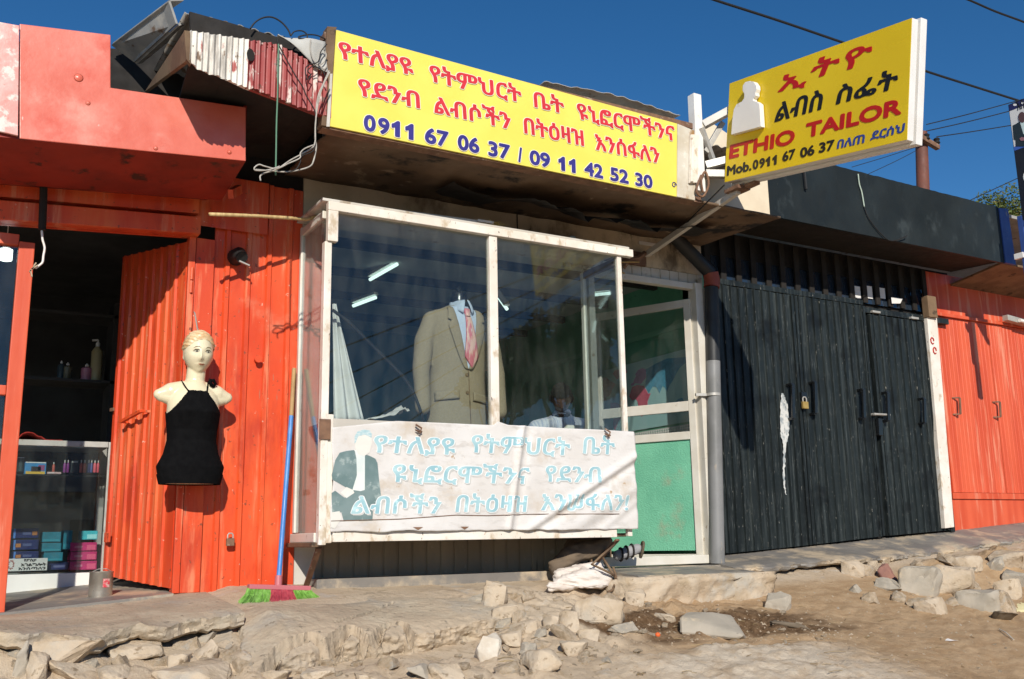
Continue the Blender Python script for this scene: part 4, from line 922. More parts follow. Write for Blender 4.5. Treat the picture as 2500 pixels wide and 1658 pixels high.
def sline(words, yl0, yl1, yr0, yr1, mat, ref, bold, halo, shear):
    xa, xb = words[0][1], words[-1][2]
    for wd, x0, x1 in words:
        mb, hb = MB(), MB()
        m = (x0+x1)/2; t = (m-xa)/(xb-xa); ybot = yl1+(yr1-yl1)*t; ytop = yl0+(yr0-yl0)*t
        A, Bp, Tp = S(*z2(x0, ybot)), S(*z2(x1, ybot)), S(*z2(m, ytop)); M_ = S(*z2(m, ybot))
        word(mb, wd, ref, A.x, Bp.x, M_.z, Tp.z, lambda a, b, c: V(a, SY-.0055-c, b), 0, shear, bold=bold)
        bx_, bz_, n = bold
        word(hb, wd, ref, A.x-halo, Bp.x+halo, M_.z-halo, Tp.z+halo, lambda a, b, c: V(a, SY-.0030-c, b), 0, shear, bold=(bx_+halo, bz_+halo, 12))
        lo = obj('lettering', mb, mat, sg); obj('letter_outline', hb, m_halo, lo)
sline(L1, 248, 350, 775, 866, m_letter_red, 'የ', (.0050,.0022,8), .0045, -.05)
sline(L2, 475, 578, 905, 998, m_letter_red, 'የ', (.0050,.0022,8), .0045, -.05)
sline(L3, 692, 795, 1070, 1152, m_letter_navy, '0', (.0055,.0050,8), .0045, 0)
lg = MB(); c = S(1645,452); lg.tube([V(c.x+.02*math.cos(k*.8)*(1-k*.07), SY-.003, c.z+.022*math.sin(k*.8)*(1-k*.07)) for k in range(10)], .003, 5, caps=True); obj('printer_mark', lg, m_letter_navy, sg)

# ------------------------------------------------------------------ the yellow light box sign that sticks out over the street
SX = 4.35
H = lambda x, y, X=SX: at(x, y, X=X)
hTL, hTR, hBR, hBL = H(1770,208.5), H(2211,49), H(2214,343), H(1769,446)
hs_ = thing('hanging_sign', hBL, 'yellow light box sign with raised letters sticking out over the street', 'sign')
o0 = hBL.lerp(hBL, 0); ua = ((hBR-hBL)+(hTR-hTL)).normalized(); va = V(1,0,0).cross(ua).normalized(); va = va if va.z > 0 else -va
Lh = ((hBR-hBL).length+(hTR-hTL).length)/2; Hh = ((hTL-hBL).dot(va)+(hTR-hBR).dot(va))/2
def hp(u, v, d=0.0): return o0+ua*u+va*v+V(-d, 0, 0)
def huv(px, py, d=.0037): w_ = H(px, py, SX-d)-o0; w_.x = 0; return w_.dot(ua), w_.dot(va)
def z3(x, y): return 1650+x/2.782, y/2.782
def slabuv(mb, u0, u1, v0, v1, d0, d1):
    return mb.prism([hp(u0,v0,d0), hp(u1,v0,d0), hp(u1,v1,d0), hp(u0,v1,d0)], V(d0-d1, 0, 0))
b_ = MB(); slabuv(b_, 0, Lh, 0, Hh, -.002, -.05); obj('front_case', b_, m_signwhite, hs_, bevel=.003)
b_ = MB(); slabuv(b_, .002, Lh-.002, .002, Hh-.002, .002, -.0015); obj('face', b_, m_yellow2, hs_)
b_ = MB(); slabuv(b_, .01, Lh-.012, .01, Hh-.012, -.0505, -.064); obj('gasket', b_, m_galv, hs_)
b_ = MB(); slabuv(b_, -.004, Lh+.006, -.012, Hh+.016, -.0645, -.115); obj('rear_case', b_, m_signwhite, hs_, bevel=.003)
def hword(wd, ref, bl, br, top, mat, bold, shear, ext=.05, d=.0016):
    (u0, v0), (u1, v1), (u2, v2) = huv(*z3(*bl)), huv(*z3(*br)), huv(*z3(*top)); mb = MB()
    def put(a, b, c): return hp(a, b + (v1-v0)*(a-u0)/(u1-u0+1e-9), .0005 + d + (c if abs(c) < ext*.5 else (math.copysign(1, c)*d + (c-math.copysign(ext, c)))))
    word(mb, wd, ref, u0, u1, v0, v2 - (v1-v0)*(u2-u0)/(u1-u0+1e-9), put, 0, shear, ext, bold=bold)
    return obj('lettering', mb, mat, hs_)
for wd, bl, br, top in (('ኢ',(690,640),(885,592),(775,500)),('ት',(912,545),(1108,478),(990,388)),('ዮ',(1148,480),(1328,425),(1240,318))): hword(wd, wd, bl, br, top, m_letter_red2, (.0075,.0035,8), .20)
for wd, ref, bl, br, top in (('ልብስ','ብ',(668,832),(995,742),(840,655)),('ስፌት','ስ',(1085,712),(1505,598),(1130,574))): hword(wd, ref, bl, br, top, m_letter_black, (.0060,.0032,8), .14)
for wd, bl, br, top in (('ETHIO',(360,1082),(805,975),(370,985)),('TAILOR',(880,940),(1530,775),(890,838))): hword(wd, 'E', bl, br, top, m_letter_red2, (.0072,.0060,8), .03)
for wd, bl, br, top in (('Mob.',(345,1196),(512,1158),(360,1126)),('0911',(520,1155),(683,1118),(530,1087)),('67',(722,1102),(808,1078),(735,1030)),('06',(842,1076),(940,1052),(855,1003)),('37',(970,1042),(1075,1018),(985,968))): hword(wd, 'M' if wd[0] == 'M' else '0', bl, br, top, m_letter_black, (.0040,.0035,8), 0)
for wd, ref, bl, br, top in (('በለጠ','በ',(1092,1012),(1282,970),(1105,950)),('ደርሰህ','ር',(1318,962),(1555,902),(1385,880))): hword(wd, ref, bl, br, top, m_letter_blue, (.0032,.002,8), .10)
bz = [(375,915),(382,820),(392,745),(412,708),(447,690),(462,668),(464,640),(452,615),(454,580),(470,558),(498,550),(528,555),(546,580),(549,605),(541,630),(543,650),(526,668),(524,682),(552,692),(568,705),(572,760),(578,860)]
mb = MB(); mb.prism([hp(*huv(*z3(*p), .042), .042) for p in bz], (.035, 0, 0)); obj('bust_silhouette', mb, m_signwhite, hs_, bevel=.003, label='raised white bust silhouette')
br_ = MB()
def pxX(x, y, X=4.40): return at(x, y, X=X)
post_b, post_t = at(1706,470,Y=4.74), at(1712,238,Y=4.74)
br_.bar(post_b, V(post_b.x+.01, 4.74, post_t.z), .065, .065, (1,0,0)); obj('bracket_post', br_, m_signwhite, hs_, bevel=.003)
br_ = MB(); k = V(post_b.x+.012, 4.70, 0)
for (x0_, y0_), v_ in (((1718,305),.78),((1722,405),.26),((1722,425),.10)):
    e_ = hp(-.006, Hh*v_, -.07); br_.bar(at(x0_, y0_, Y=4.72), e_, .05, .05)
for (x0_, y0_), (x1_, y1_) in (((1764,300),(1722,372)),((1712,312),(1742,395))):
    br_.bar(at(x0_, y0_, Y=4.70), at(x1_, y1_, Y=4.73), .03, .035)
obj('bracket_arm', br_, m_galv, hs_, bevel=.002)
stt = MB(); stt.bar(H(1803,466,4.40), at(1578,622,Y=5.57), .035, .04); obj('strut', stt, m_whitesheet, hs_, bevel=.002)
pt_ = MB(); c = H(1800,466,4.40); pt_.box(c.x-.05, c.x+.06, c.y-.06, c.y+.07, c.z-.004, c.z+.02); pt_.box(c.x+.0, c.x+.05, c.y-.16, c.y-.07, c.z+.0, c.z+.02); obj('strut_plate', pt_, m_rustmetal, hs_)
fp = MB(); c = at(1560,632,Y=5.575); fp.box(c.x-.16, c.x+.06, 5.565, 5.59, c.z-.05, c.z+.05); fp.tube([c+V(.03,-.03,.04), c+V(-.05,-.05,-.02), c+V(-.12,-.04,-.03), c+V(-.16,-.02,-.09)], .02, 6); obj('wall_bracket', fp, m_rustmetal, hs_, smooth=30)

# ------------------------------------------------------------------ the glazed display box under the long sign
BY = 5.15
Bx = lambda x, y, Y=BY: at(x, y, Y=Y)
bx0, bx1 = 1.765, Bx(1519,850).x+.012
bzt = (Bx(800,503).z+Bx(1538,606).z)/2; bzb = (Bx(803,1320).z+Bx(1498,1311).z)/2
box = thing('display_case', ((bx0+bx1)/2, BY, bzb), 'white framed glass display box projecting under the long yellow sign', 'display case')
def frm(name, *boxes, mat=m_white, label=None, bev=.004):
    mb = MB()
    for b in boxes: mb.box(*b)
    return obj(name, mb, mat, box, bevel=bev, label=label)
rt = .052
xR = Bx(1538,606).x
frm('top_rail', (bx0+.012, xR, BY-.035, BY+.01, bzt-rt, bzt))
frm('corner_cap', (bx0+.012, bx0+.072, BY-.036, BY+.008, bzt-.235, bzt-rt-.001))
frm('post', (bx0, bx0+.042, BY-.02, BY+.03, bzb-.02, bzt-.236))
frm('post', (bx0+.043, bx0+.075, BY-.012, BY+.02, bzb-.01, 2.19), label='second strip beside the left post')
frm('post', (bx1-.034, bx1, BY-.015, BY+.015, bzb, bzt-rt-.001), label='chipped right front post')
mx = Bx(1203,800).x; frm('mullion', (mx-.028, mx+.028, BY-.022, BY+.02, bzb+.03, bzt-rt-.001))
frm('bottom_rail', (bx0+.076, Bx(1500,1305).x, BY-.03, BY+.02, bzb-.005, bzb+.05))
frm('post', (bx1-.03, bx1-.002, 5.555, 5.59, 1.53, bzt-.06), mat=m_alu, label='rear right post')
frm('post', (bx0-.0, bx0+.03, 5.56, 5.592, bzb+.05, bzt-.03), mat=m_alu, label='rear left post')
frm('side_rail', (bx0, bx0+.03, BY+.031, 5.559, bzt-.085, bzt-.04), (bx0-.01, bx0+.035, BY+.031, 5.597, bzb-.005, bzb+.045), mat=m_alu)
frm('side_rail', (bx1-.03, bx1, BY+.02, 5.554, bzt-.11, bzt-.06), mat=m_brown)
frm('roof', (bx0-.02, xR-.02, BY-.02, 5.597, bzt+.002, bzt+.02), mat=m_whitesheet)
frm('base', (bx0+.03, bx1-.02, BY+.021, 5.597, bzb-.002, bzb+.02), mat=m_brown)
frm('base_end', (bx0-.03, bx0+.028, BY-.0, 5.597, bzb-.03, bzb-.006), mat=m_brown)
frm('front_panel', (bx0+.0755, bx1-.035, BY+.002, BY+.008, bzb+.051, 2.17), mat=m_whitesheet)
frm('pane', (bx0+.043, mx-.0285, BY+.002, BY+.006, 2.171, bzt-rt-.002), mat=m_glass, bev=0)
frm('pane', (mx+.0285, bx1-.0345, BY+.002, BY+.006, 2.171, bzt-rt-.002), mat=m_glass, bev=0)
frm('side_pane', (bx0+.012, bx0+.016, BY+.031, 5.559, bzb+.046, bzt-.086), mat=m_glass_side, bev=0)
frm('side_pane', (bx1-.018, bx1-.014, BY+.016, 5.554, bzb+.03, bzt-.112), mat=m_glass_side, bev=0)
gt = MB(); c = Bx(785,1050,BY-.024); gt.box(c.x-.012, c.x+.05, BY-.03, BY-.0205, 2.05, 2.16); obj('corner_bracket', gt, m_rustmetal, box)
for xa, ya, xb, yb, yw in ((779,1338,747,1432,5.5),(1508,1318,1432,1398,5.5)):
    s_ = MB(); s_.bar(Bx(xa, ya, BY+.03), at(xb, yb, Y=yw), .03, .012); obj('support_strut', s_, m_rustmetal, box)
# banner tied over the lower front of the box
def bfold(x, z):
    t = (x-bx0)/(bx1-bx0); h = (z-bzb)/(2.19-bzb)
    y = .004*fbm(x*3, z*5, 2.2, 3)
    d = (x-2.93) - .12*(h-.2); y -= .016*math.exp(-(d/.020)**2)*sm(.0, .4, 1-abs(h-.45)*1.3) - .008*math.exp(-((d-.05)/.03)**2)
    for a, c, w_, am in ((.55,2.95,.03,.018),(.50,3.25,.05,.012),(.62,3.5,.03,.007)):
        dd = (z-bzb) - a*(x-c); L_ = sm(c-.1, c+.25, x)
        y -= am*math.exp(-(dd/w_)**2)*L_ - am*.7*math.exp(-((dd+w_*1.5)/w_)**2)*L_
    y += .010*math.sin(x*7+1)*(1-sm(.0,.25,h)) - .008*sm(.93,1,h)*math.sin(x*11)
    return BY-.050+y
bt_l, bt_r, bb_r, bb_l = Bx(806,1040), Bx(1537,1054), Bx(1532,1292), Bx(804,1299)
ban = thing('banner', ((bt_l.x+bt_r.x)/2, BY-.05, bb_l.z), 'creased white cloth banner with faded blue Amharic lettering and a man in a suit', 'banner')
def bsurf(u, v):
    x = bt_l.x + (bt_r.x-bt_l.x)*u + .006*math.sin(v*9)*(1 if u > .5 else -1)*abs(u-.5)*2
    zt_ = float(np.interp(x, [Bx(806,1042).x, Bx(960,1030).x, Bx(1020,1031).x, Bx(1195,1042).x, Bx(1205,1031).x, Bx(1230,1040).x, Bx(1380,1050).x, Bx(1546,1056).x],
        [Bx(806,1046).z, Bx(960,1030).z, Bx(1020,1033).z, Bx(1195,1040).z, Bx(1205,1031).z, Bx(1230,1040).z, Bx(1380,1048).z, Bx(1546,1056).z]))
    z0 = bb_l.z+(bb_r.z-bb_l.z)*u + .008*fbm(x*6, 3, 3, 3)
    z = z0+(zt_-z0)*v
    return V(x, bfold(x, z), z)
mb = MB(); mb.sheet(bsurf, 220, 70, .002)
m_cloth = pm('banner_vinyl', (.68,.66,.64), (.63,.60,.57), 3, rough=.5, bump=.0012, bs=60, layers=[((.54,.47,.39), 4, .62, .10), ((.45,.33,.22), 18, .69, .02), ((.56,.53,.50), 9, .6, .08, (1,1,3))], spec=.35)
obj('cloth', mb, m_cloth, ban, smooth=True)
def z6(x, y): return 720+x/2.75, 1000+y/2.75
m_faded = pm('faded_blue_print', (.27,.47,.53), (.38,.57,.61), 9, rough=.5, layers=[((.48,.68,.72), 25, .62, .05)])
m_pshadow = pm('faded_grey_print', (.50,.50,.48), (.58,.57,.55), 12, rough=.5)
m_pwhite = pm('white_print', (.82,.81,.80), None, rough=.5)
BL_ = [[('የተለያዩ',530,1075),('የትምህርት',1185,1850),('ቤት',1930,2150)], [('ዩኒፎርሞችንና',655,1580),('የደንብ',1685,2055)], [('ልብሶችን',375,985),('በትዕዛዝ',1075,1565),('እንሠፋለን!',1650,2245)]]
YY = [((182,297),(185,300)), ((378,497),(380,487)), ((585,705),(565,672))]
for ln, ((a0_, a1_), (c0_, c1_)) in zip(BL_, YY):
    xa, xb = ln[0][1], ln[-1][2]
    for wd, x0, x1 in ln:
        t = ((x0+x1)/2-xa)/(xb-xa); yt_, yb_ = a0_+(c0_-a0_)*t, a1_+(c1_-a1_)*t; m = (x0+x1)/2
        A, B2, T2, M2 = (Bx(*z6(*p), BY-.05) for p in ((x0, yb_), (x1, yb_), (m, yt_), (m, yb_)))
        par = ban
        for nm, mt, bw, d, dx, dz, e_ in (('lettering', m_faded, (.0048,.0020,6), .0036, 0, 0, 0), ('letter_outline', m_pwhite, (.0095,.0062,8), .0028, 0, 0, .0034), ('letter_shadow', m_pshadow, (.0080,.0050,6), .0016, .008, -.009, 0)):
            mm = MB(); word(mm, wd, 'የ', A.x+dx-e_, B2.x+dx+e_, M2.z+dz-e_, T2.z+dz+e_, lambda a, b, c: V(a, bfold(a, b)-d-c, b), 0, .10, cut=.022, bold=bw)
            o_ = obj(nm, mm, mt, par)
            if nm == 'lettering': par = o_
def printed(mb, poly, d):
    """a printed shape on the banner, following its folds"""
    pts = [Bx(*z6(*p), BY-.05) for p in poly]
    bm = bmesh.new(); f = bm.faces.new([bm.verts.new((p.x, p.z, 0)) for p in pts]); bmesh.ops.triangulate(bm, faces=bm.faces)
    for ax in (0, 1):
        lo, hi = min((p.x, p.z)[ax] for p in pts), max((p.x, p.z)[ax] for p in pts); t = lo+.02
        while t < hi:
            co = [0,0,0]; no = [0,0,0]; co[ax] = t; no[ax] = 1
            bmesh.ops.bisect_plane(bm, geom=list(bm.verts)+list(bm.edges)+list(bm.faces), plane_co=co, plane_no=no); t += .02
    bm.verts.index_update(); mb.add([V(v.co.x, bfold(v.co.x, v.co.y)-d, v.co.y) for v in bm.verts], [tuple(v.index for v in f.verts) for f in bm.faces]); bm.free(); return mb
m_psuit = pm('faded_suit_print', (.13,.20,.20), (.19,.26,.26), 8, rough=.5, layers=[((.30,.37,.36), 16, .62, .05)])
m_pshirt = pm('faded_shirt_print', (.62,.68,.66), (.70,.73,.70), 10, rough=.5)
m_pskin = pm('bleached_face_print', (.72,.71,.66), (.70,.68,.62), 10, rough=.5)
m_phair = pm('faded_hair_print', (.34,.52,.56), (.52,.62,.63), 40, rough=.5, stretch=(1,1,3))
suit = [(300,290),(345,278),(395,272),(420,300),(455,320),(470,300),(500,310),(540,330),(555,360),(565,480),(580,600),(555,625),(525,640),(520,745),(430,748),(420,740),(330,750),(312,690),(250,690),(245,560),(270,545),(330,590),(345,590),(400,555),(310,505),(250,470),(245,440),(270,340)]
mb = MB(); printed(mb, suit, .0018); obj('printed_suit', mb, m_psuit, ban)
mb = MB(); printed(mb, [(400,268),(470,290),(468,540),(440,548),(385,540),(415,440),(412,330)], .0026); obj('printed_shirt', mb, m_pshirt, ban)
mb = MB(); printed(mb, [(402,200),(420,160),(470,150),(512,165),(516,230),(500,290),(465,312),(425,300),(405,262)], .0030); obj('printed_face', mb, m_pskin, ban)
mb = MB(); printed(mb, [(400,230),(400,180),(420,148),(460,134),(500,140),(516,165),(512,190),(470,168),(425,180),(410,215)], .0036); obj('printed_hair', mb, m_phair, ban)
mb = MB(); printed(mb, [(305,560),(345,520),(390,540),(398,560),(345,595)], .0030); printed(mb, [(245,690),(300,682),(312,735),(270,800),(245,790)], .0030); obj('printed_cuff', mb, m_pskin, ban)
mb = MB(); ptsl = [Bx(*z6(x, y), BY-.05) for x, y in ((245,748),(700,735),(1080,708),(1290,712),(1600,702),(2255,700))]
mb.tube([V(p.x, bfold(p.x, p.z)-.003, p.z) for p in [ptsl[i].lerp(ptsl[i+1], k/8) for i in range(5) for k in range(8)]], .0022, 5); obj('cord', mb, m_rustmetal, ban)
mb = MB()
for x, y, w_ in ((822,795,34),(1140,792,30)):
    c = [Bx(*z6(x-w_, y-6), BY-.05), Bx(*z6(x+w_, y-6), BY-.05), Bx(*z6(x, y+14), BY-.05)]; mb.add([V(p.x, bfold(p.x, p.z)-.003, p.z) for p in c], [(0,1,2)])
obj('tear', mb, m_rustmetal, ban)
mb = MB()
for x, y in ((832,125),(2100,152)):
    c = Bx(*z6(x, y), BY-.07); mb.tube([c+V(-.02,.0,.02), c+V(.012,-.01,0), c+V(.005,-.004,-.03), c+V(-.02,.0,-.012), c+V(.02,.0,-.02)], .006, 5)
obj('tie_wire', mb, m_rustmetal, ban)
# ------------------------------------------------------------------ figures: one continuous surface grown from overlapping volumes
from mathutils.bvhtree import BVHTree
def ellipsoid(mb, c, rx, ry, rz, n=20, m=14, fn=None):
    c = Vector(c); rings = []
    for j in range(m+1):
        t = math.pi*j/m; t = min(max(t, .02), math.pi-.02)
        r = []
        for k in range(n):
            a = 2*math.pi*k/n; d = V(math.sin(t)*math.cos(a), math.sin(t)*math.sin(a), -math.cos(t))
            p = V(d.x*rx, d.y*ry, d.z*rz)
            if fn: p = fn(p, d)
            r.append(c+p)
        rings.append(r)
    return mb.loft(rings)
def capsule(mb, pts, rs, n=12):
    pts = [Vector(p) for p in pts]
    for i in range(len(pts)-1): mb.tube([pts[i], pts[i+1]], [rs[i], rs[i+1]], n)
    for p, r in zip(pts, rs): ellipsoid(mb, p, r, r, r, n, 8)
    return mb
def fuse(mb, voxel, smooth=4):
    me = bpy.data.meshes.new('f'); me.from_pydata([tuple(v) for v in mb.v], [], mb.f)
    bm = bmesh.new(); bm.from_mesh(me); bmesh.ops.recalc_face_normals(bm, faces=bm.faces); bm.to_mesh(me); bm.free()
    o = bpy.data.objects.new('f', me); COL.objects.link(o)
    r = o.modifiers.new('r', 'REMESH'); r.mode = 'VOXEL'; r.voxel_size = voxel
    s = o.modifiers.new('s', 'SMOOTH'); s.iterations = smooth; s.factor = .5
    dg = bpy.context.evaluated_depsgraph_get(); dg.update()
    m2 = bpy.data.meshes.new_from_object(o.evaluated_get(dg)); bpy.data.objects.remove(o); bpy.data.meshes.remove(me)
    out = MB(); out.v = [Vector(v.co) for v in m2.vertices]; out.f = [tuple(p.vertices) for p in m2.polygons]
    nm = [Vector(v.normal) for v in m2.vertices]; bpy.data.meshes.remove(m2); return out, nm
def shell(body, nm, pred, off, offfn=None):
    """the part of a body's surface where pred holds, lifted off the skin as a garment"""
    out = MB(); idx = {}
    for f in body.f:
        c = sum((body.v[i] for i in f), Vector())/len(f)
        if not pred(c): continue
        g = []
        for i in f:
            if i not in idx: idx[i] = len(out.v); out.v.append(body.v[i]+nm[i]*(off+(offfn(body.v[i]) if offfn else 0)))
            g.append(idx[i])
        out.f.append(tuple(g))
    return out
def head_shape(mb, c, s=1.0, yaw=0, tilt=0, ears=True):
    """an adult head 0.23 m tall facing -Y, then turned"""
    rot = Matrix.Rotation(yaw, 3, 'Z') @ Matrix.Rotation(tilt, 3, 'X')
    def fn(p, d):
        x, y, z = p
        if z < 0: k = (-z/.115); x *= 1-.30*k**2.0; y *= (1-.18*k**2) if y < 0 else (1-.45*k)
        if y < 0:
            g = lambda a, b, w, h: math.exp(-((x-a)/w)**2-((z-b)/h)**2)
            y -= .017*g(0,-.040,.012,.016) + .010*g(0,-.020,.009,.022) + .006*g(0,-.066,.020,.008)
            y -= .004*g(0,-.072,.018,.006) + .009*g(0,-.105,.026,.018) + .004*g(.038,-.03,.022,.03) + .004*g(-.038,-.03,.022,.03)
            y += .008*g(.032,-.003,.017,.012) + .008*g(-.032,-.003,.017,.012) + .003*g(0,-.057,.02,.005)
            y -= .004*g(.03,.018,.022,.008) + .004*g(-.03,.018,.022,.008)
        return (rot @ V(x, y, z))*s
    ellipsoid(mb, c, .076, .094, .116, 44, 36, fn)
    for sx in (-1, 1):
        for dz in (-.016, .0, .014): ellipsoid(mb, Vector(c)+(rot @ V(sx*(.076 if ears else .073), .012, dz-.008))*s, (.008 if ears else .005)*s, (.016 if ears else .012)*s, (.016 if ears else .013)*s, 10, 8)
def hand(mb, w, d, up, side, s=1.0, curl=.5):
    """palm, four unequal bent fingers and a thumb; w wrist, d forward, up back-of-hand normal, side towards the thumb"""
    w, d, up, side = Vector(w), Vector(d).normalized(), Vector(up).normalized(), Vector(side).normalized()
    k = w+d*.085*s
    for t in (-.026, -.009, .009, .026): capsule(mb, [w+side*t*.7*s, k+side*t*s], [.013*s, .012*s], 8)
    for t, L in ((.028,.070),(.010,.080),(-.009,.074),(-.027,.058)):
        p = k+side*t*s; a = 0; pts = [p]
        for f, c in ((.45,.5),(.32,1.0),(.23,1.4)): a = curl*c; p = p+(d*math.cos(a)-up*math.sin(a))*L*f*s; pts.append(p)
        capsule(mb, pts, [.0095*s, .009*s, .0085*s, .0075*s], 8)
    p = w+d*.03*s+side*.03*s
    capsule(mb, [w+d*.018*s+side*.016*s, p+side*.012*s, p+side*.026*s+d*.028*s-up*.01*s, p+side*.028*s+d*.052*s-up*.022*s], [.013*s,.012*s,.010*s,.008*s], 8)
def patch(bvh, poly, face, off=.0012):
    """a small painted shape pressed on to a surface; poly in (x, z) seen from -Y; face maps to world"""
    mb = MB(); bm = bmesh.new()
    f = bm.faces.new([bm.verts.new((p[0], p[1], 0)) for p in poly]); bmesh.ops.triangulate(bm, faces=bm.faces)
    bmesh.ops.subdivide_edges(bm, edges=bm.edges, cuts=2, use_grid_fill=True)
    bm.verts.index_update()
    for v in bm.verts:
        o, d = face(v.co.x, v.co.y); h = bvh.ray_cast(o, d)
        mb.v.append((h[0] if h[0] else o+d)-d*off)
    mb.f = [tuple(v.index for v in f.verts) for f in bm.faces]; bm.free(); return mb

# ------------------------------------------------------------------ shop mannequin in the black halter top, hung by the red door
MX, MY, MZ = 1.150, 5.435, 1.822
mq = thing('mannequin', (MX, MY, MZ), 'armless female mannequin bust in black halter top hung on the red wall', 'mannequin')
mb = MB()
mprof = [(0,.152,.100),(.03,.160,.105),(.087,.171,.110),(.152,.140,.098),(.225,.124,.088),(.28,.126,.092),(.335,.134,.108),(.375,.138,.118),(.41,.136,.112),(.445,.134,.100),(.475,.128,.088),(.500,.105,.074),(.522,.072,.062),(.545,.055,.054)]
rings = []
for z, rx, ry in mprof:
    r = []
    for k in range(36):
        a = 2*math.pi*k/36; x, y = rx*math.cos(a), ry*math.sin(a)*(1.0 if math.sin(a) < 0 else .85)
        if y < 0:
            for sx in (-1, 1): y -= .024*math.exp(-((x-sx*.062)/.045)**2-((z-.372)/.045)**2)
        r.append(V(MX+x, MY+y, MZ+z))
    rings.append(r)
mb.loft(rings)
for sx in (-1, 1): capsule(mb, [(MX+sx*.060,MY+.005,MZ+.500),(MX+sx*.118,MY+.005,MZ+.486),(MX+sx*.180,MY+.005,MZ+.470)], [.050,.050,.029], 20); capsule(mb, [(MX+sx*.09,MY+.005,MZ+.455),(MX+sx*.165,MY+.005,MZ+.462)], [.054,.032], 20)
capsule(mb, [(MX,MY+.012,MZ+.50),(MX+.006,MY+.008,MZ+.56),(MX+.010,MY+.004,MZ+.63)], [.064,.051,.050], 18)
HC = V(MX+.012, MY-.010, MZ+.704)
head_shape(mb, HC, 1.03, math.radians(-4), math.radians(2), False)
body, bn = fuse(mb, .0042, 3)
m_skin = pm('cream_mannequin_gloss', (.74,.66,.46), (.70,.61,.41), 5, rough=.26, rvar=.05, spec=.5)
obj('body', body, m_skin, mq, smooth=True)
bvh = BVHTree.FromPolygons([tuple(v) for v in body.v], body.f)
m_knit = pm('black_knit', (.0045,.0045,.005), (.006,.006,.0065), 30, rough=.95, bump=.0006, bs=300, spec=.06)
def halter(c):
    x, y, z = c.x-MX, c.y-MY, c.z-MZ
    if z < .005: return False
    if z < .365: return True
    if z > .487: return False
    t = (z-.365)/(.487-.365); w = .142-(.142-.048)*t**.82
    return y < .0 and abs(x-.004) < w or (y > 0 and z < .38)
tp = shell(body, bn, halter, .0055, lambda p: .0015*math.sin((p.x-MX)*160)*max(0, min(1, (p.z-MZ-.40)/.06)))
# a rim so that the cloth has thickness
obj('halter_top', tp, m_knit, mq, smooth=True)
hem = MB(); hem.loft([[V(MX+rx*1.045*math.cos(2*math.pi*k/40), MY+ry*1.07*math.sin(2*math.pi*k/40)*(1 if k >= 20 else .87), MZ+z) for k in range(40)] for z, rx, ry in ((-.006,.153,.101),(.010,.157,.104),(.030,.162,.107),(.046,.165,.108))], caps=False)
obj('hem', hem, m_knit, mq, smooth=True)
def onskin(x, z, off=.004):
    h = bvh.ray_cast(V(MX+x, MY-1, MZ+z), V(0,1,0)); return (h[0] or V(MX+x, MY, MZ+z))-V(0,off,0)
st = MB()
for sx, pts in ((-1, [(-.045,.484),(-.058,.508),(-.066,.53),(-.070,.548)]), (1, [(.052,.484),(.058,.51),(.064,.53),(.072,.552)])):
    st.tube([onskin(x, z) for x, z in pts], .0042, 6)
st.tube([onskin(-.045+.097*k/8, .486-.008*math.sin(3.14*k/8)) for k in range(9)], .004, 6)
for pts in ([(.066,.552),(.090,.553),(.102,.535),(.095,.522)], [(.066,.552),(.074,.535),(.088,.523),(.098,.518)]):
    st.tube([V(MX+x, MY-.062+.02*i/3, MZ+z) for i, (x, z) in enumerate(pts)], [.007,.010,.009,.004], 6)
obj('halter_strap', st, m_knit, mq, smooth=True)
def hair_m(c):
    p = c-HC
    if p.z < -.085: return -1
    if p.y > .034: return min(p.z+.07, p.y-.034)
    line = .052+.012*math.sin(p.x*40+1.2)-.55*max(0, abs(p.x)-.045)*(1 if p.x > 0 else 1.35)
    if p.y > -.03: line = min(line, .024-(p.y+.03)*.35)
    return p.z-line
hair_p = lambda c: hair_m(c) > 0
hr = shell(body, bn, hair_p, .0012, lambda p: min(1, max(0, hair_m(p))/.016)*(.008 if p.z > HC.z+.02 else .0025) + min(1, max(0, hair_m(p))/.02)*.007*abs(fbm(p.x*30, p.y*30, p.z*75, 3))+.002*math.sin((p.z*2+p.x)*160))
m_hair = pm('moulded_cream_hair', (.72,.58,.36), (.62,.40,.20), 22, rough=.35, stretch=(1,1,2.6), layers=[((.60,.27,.10), 26, .63, .04, (1,1,3)), ((.40,.33,.22), 30, .66, .05, (.6,.6,2))])
obj('hair', hr, m_hair, mq, smooth=True)
face = lambda x, z: (V(HC.x+x, HC.y-1, HC.z+z), V(0,1,0))
m_eye = pm('painted_eye_shade', (.05,.04,.025), None, rough=.4); m_lip = pm('painted_lip', (.50,.19,.11), None, rough=.4); m_brow = pm('painted_brow', (.16,.11,.05), None, rough=.5); m_white_eye = pm('painted_eye_white', (.50,.47,.36), None, rough=.3)
for sx in (-1, 1):
    cx = sx*.031+.004
    o1 = obj('eye', patch(bvh, [(cx-.016,-.006),(cx-.008,.001),(cx+.004,.002),(cx+.016,-.004),(cx+.006,-.010),(cx-.008,-.011)], face), m_white_eye, mq)
    obj('iris', patch(bvh, [(cx+.0065*math.cos(k*1.05), -.0042+.0052*math.sin(k*1.05)) for k in range(6)], face, .0018), m_eye, o1)
    obj('eyelid', patch(bvh, [(cx-.020,-.006),(cx-.009,.002),(cx+.005,.003),(cx+.021,-.003),(cx+.006,.0075),(cx-.011,.0065)], face, .0016), m_eye, o1)
    obj('eyebrow', patch(bvh, [(cx-.019,.0125),(cx-.004,.018),(cx+.010,.0185),(cx+.022,.0125),(cx+.010,.0230),(cx-.007,.0225)], face, .0013), m_brow, mq)
obj('lips', patch(bvh, [(-.016,-.071),(-.006,-.0675),(.003,-.069),(.012,-.0675),(.022,-.071),(.010,-.0765),(-.004,-.0765)], face), m_lip, mq)
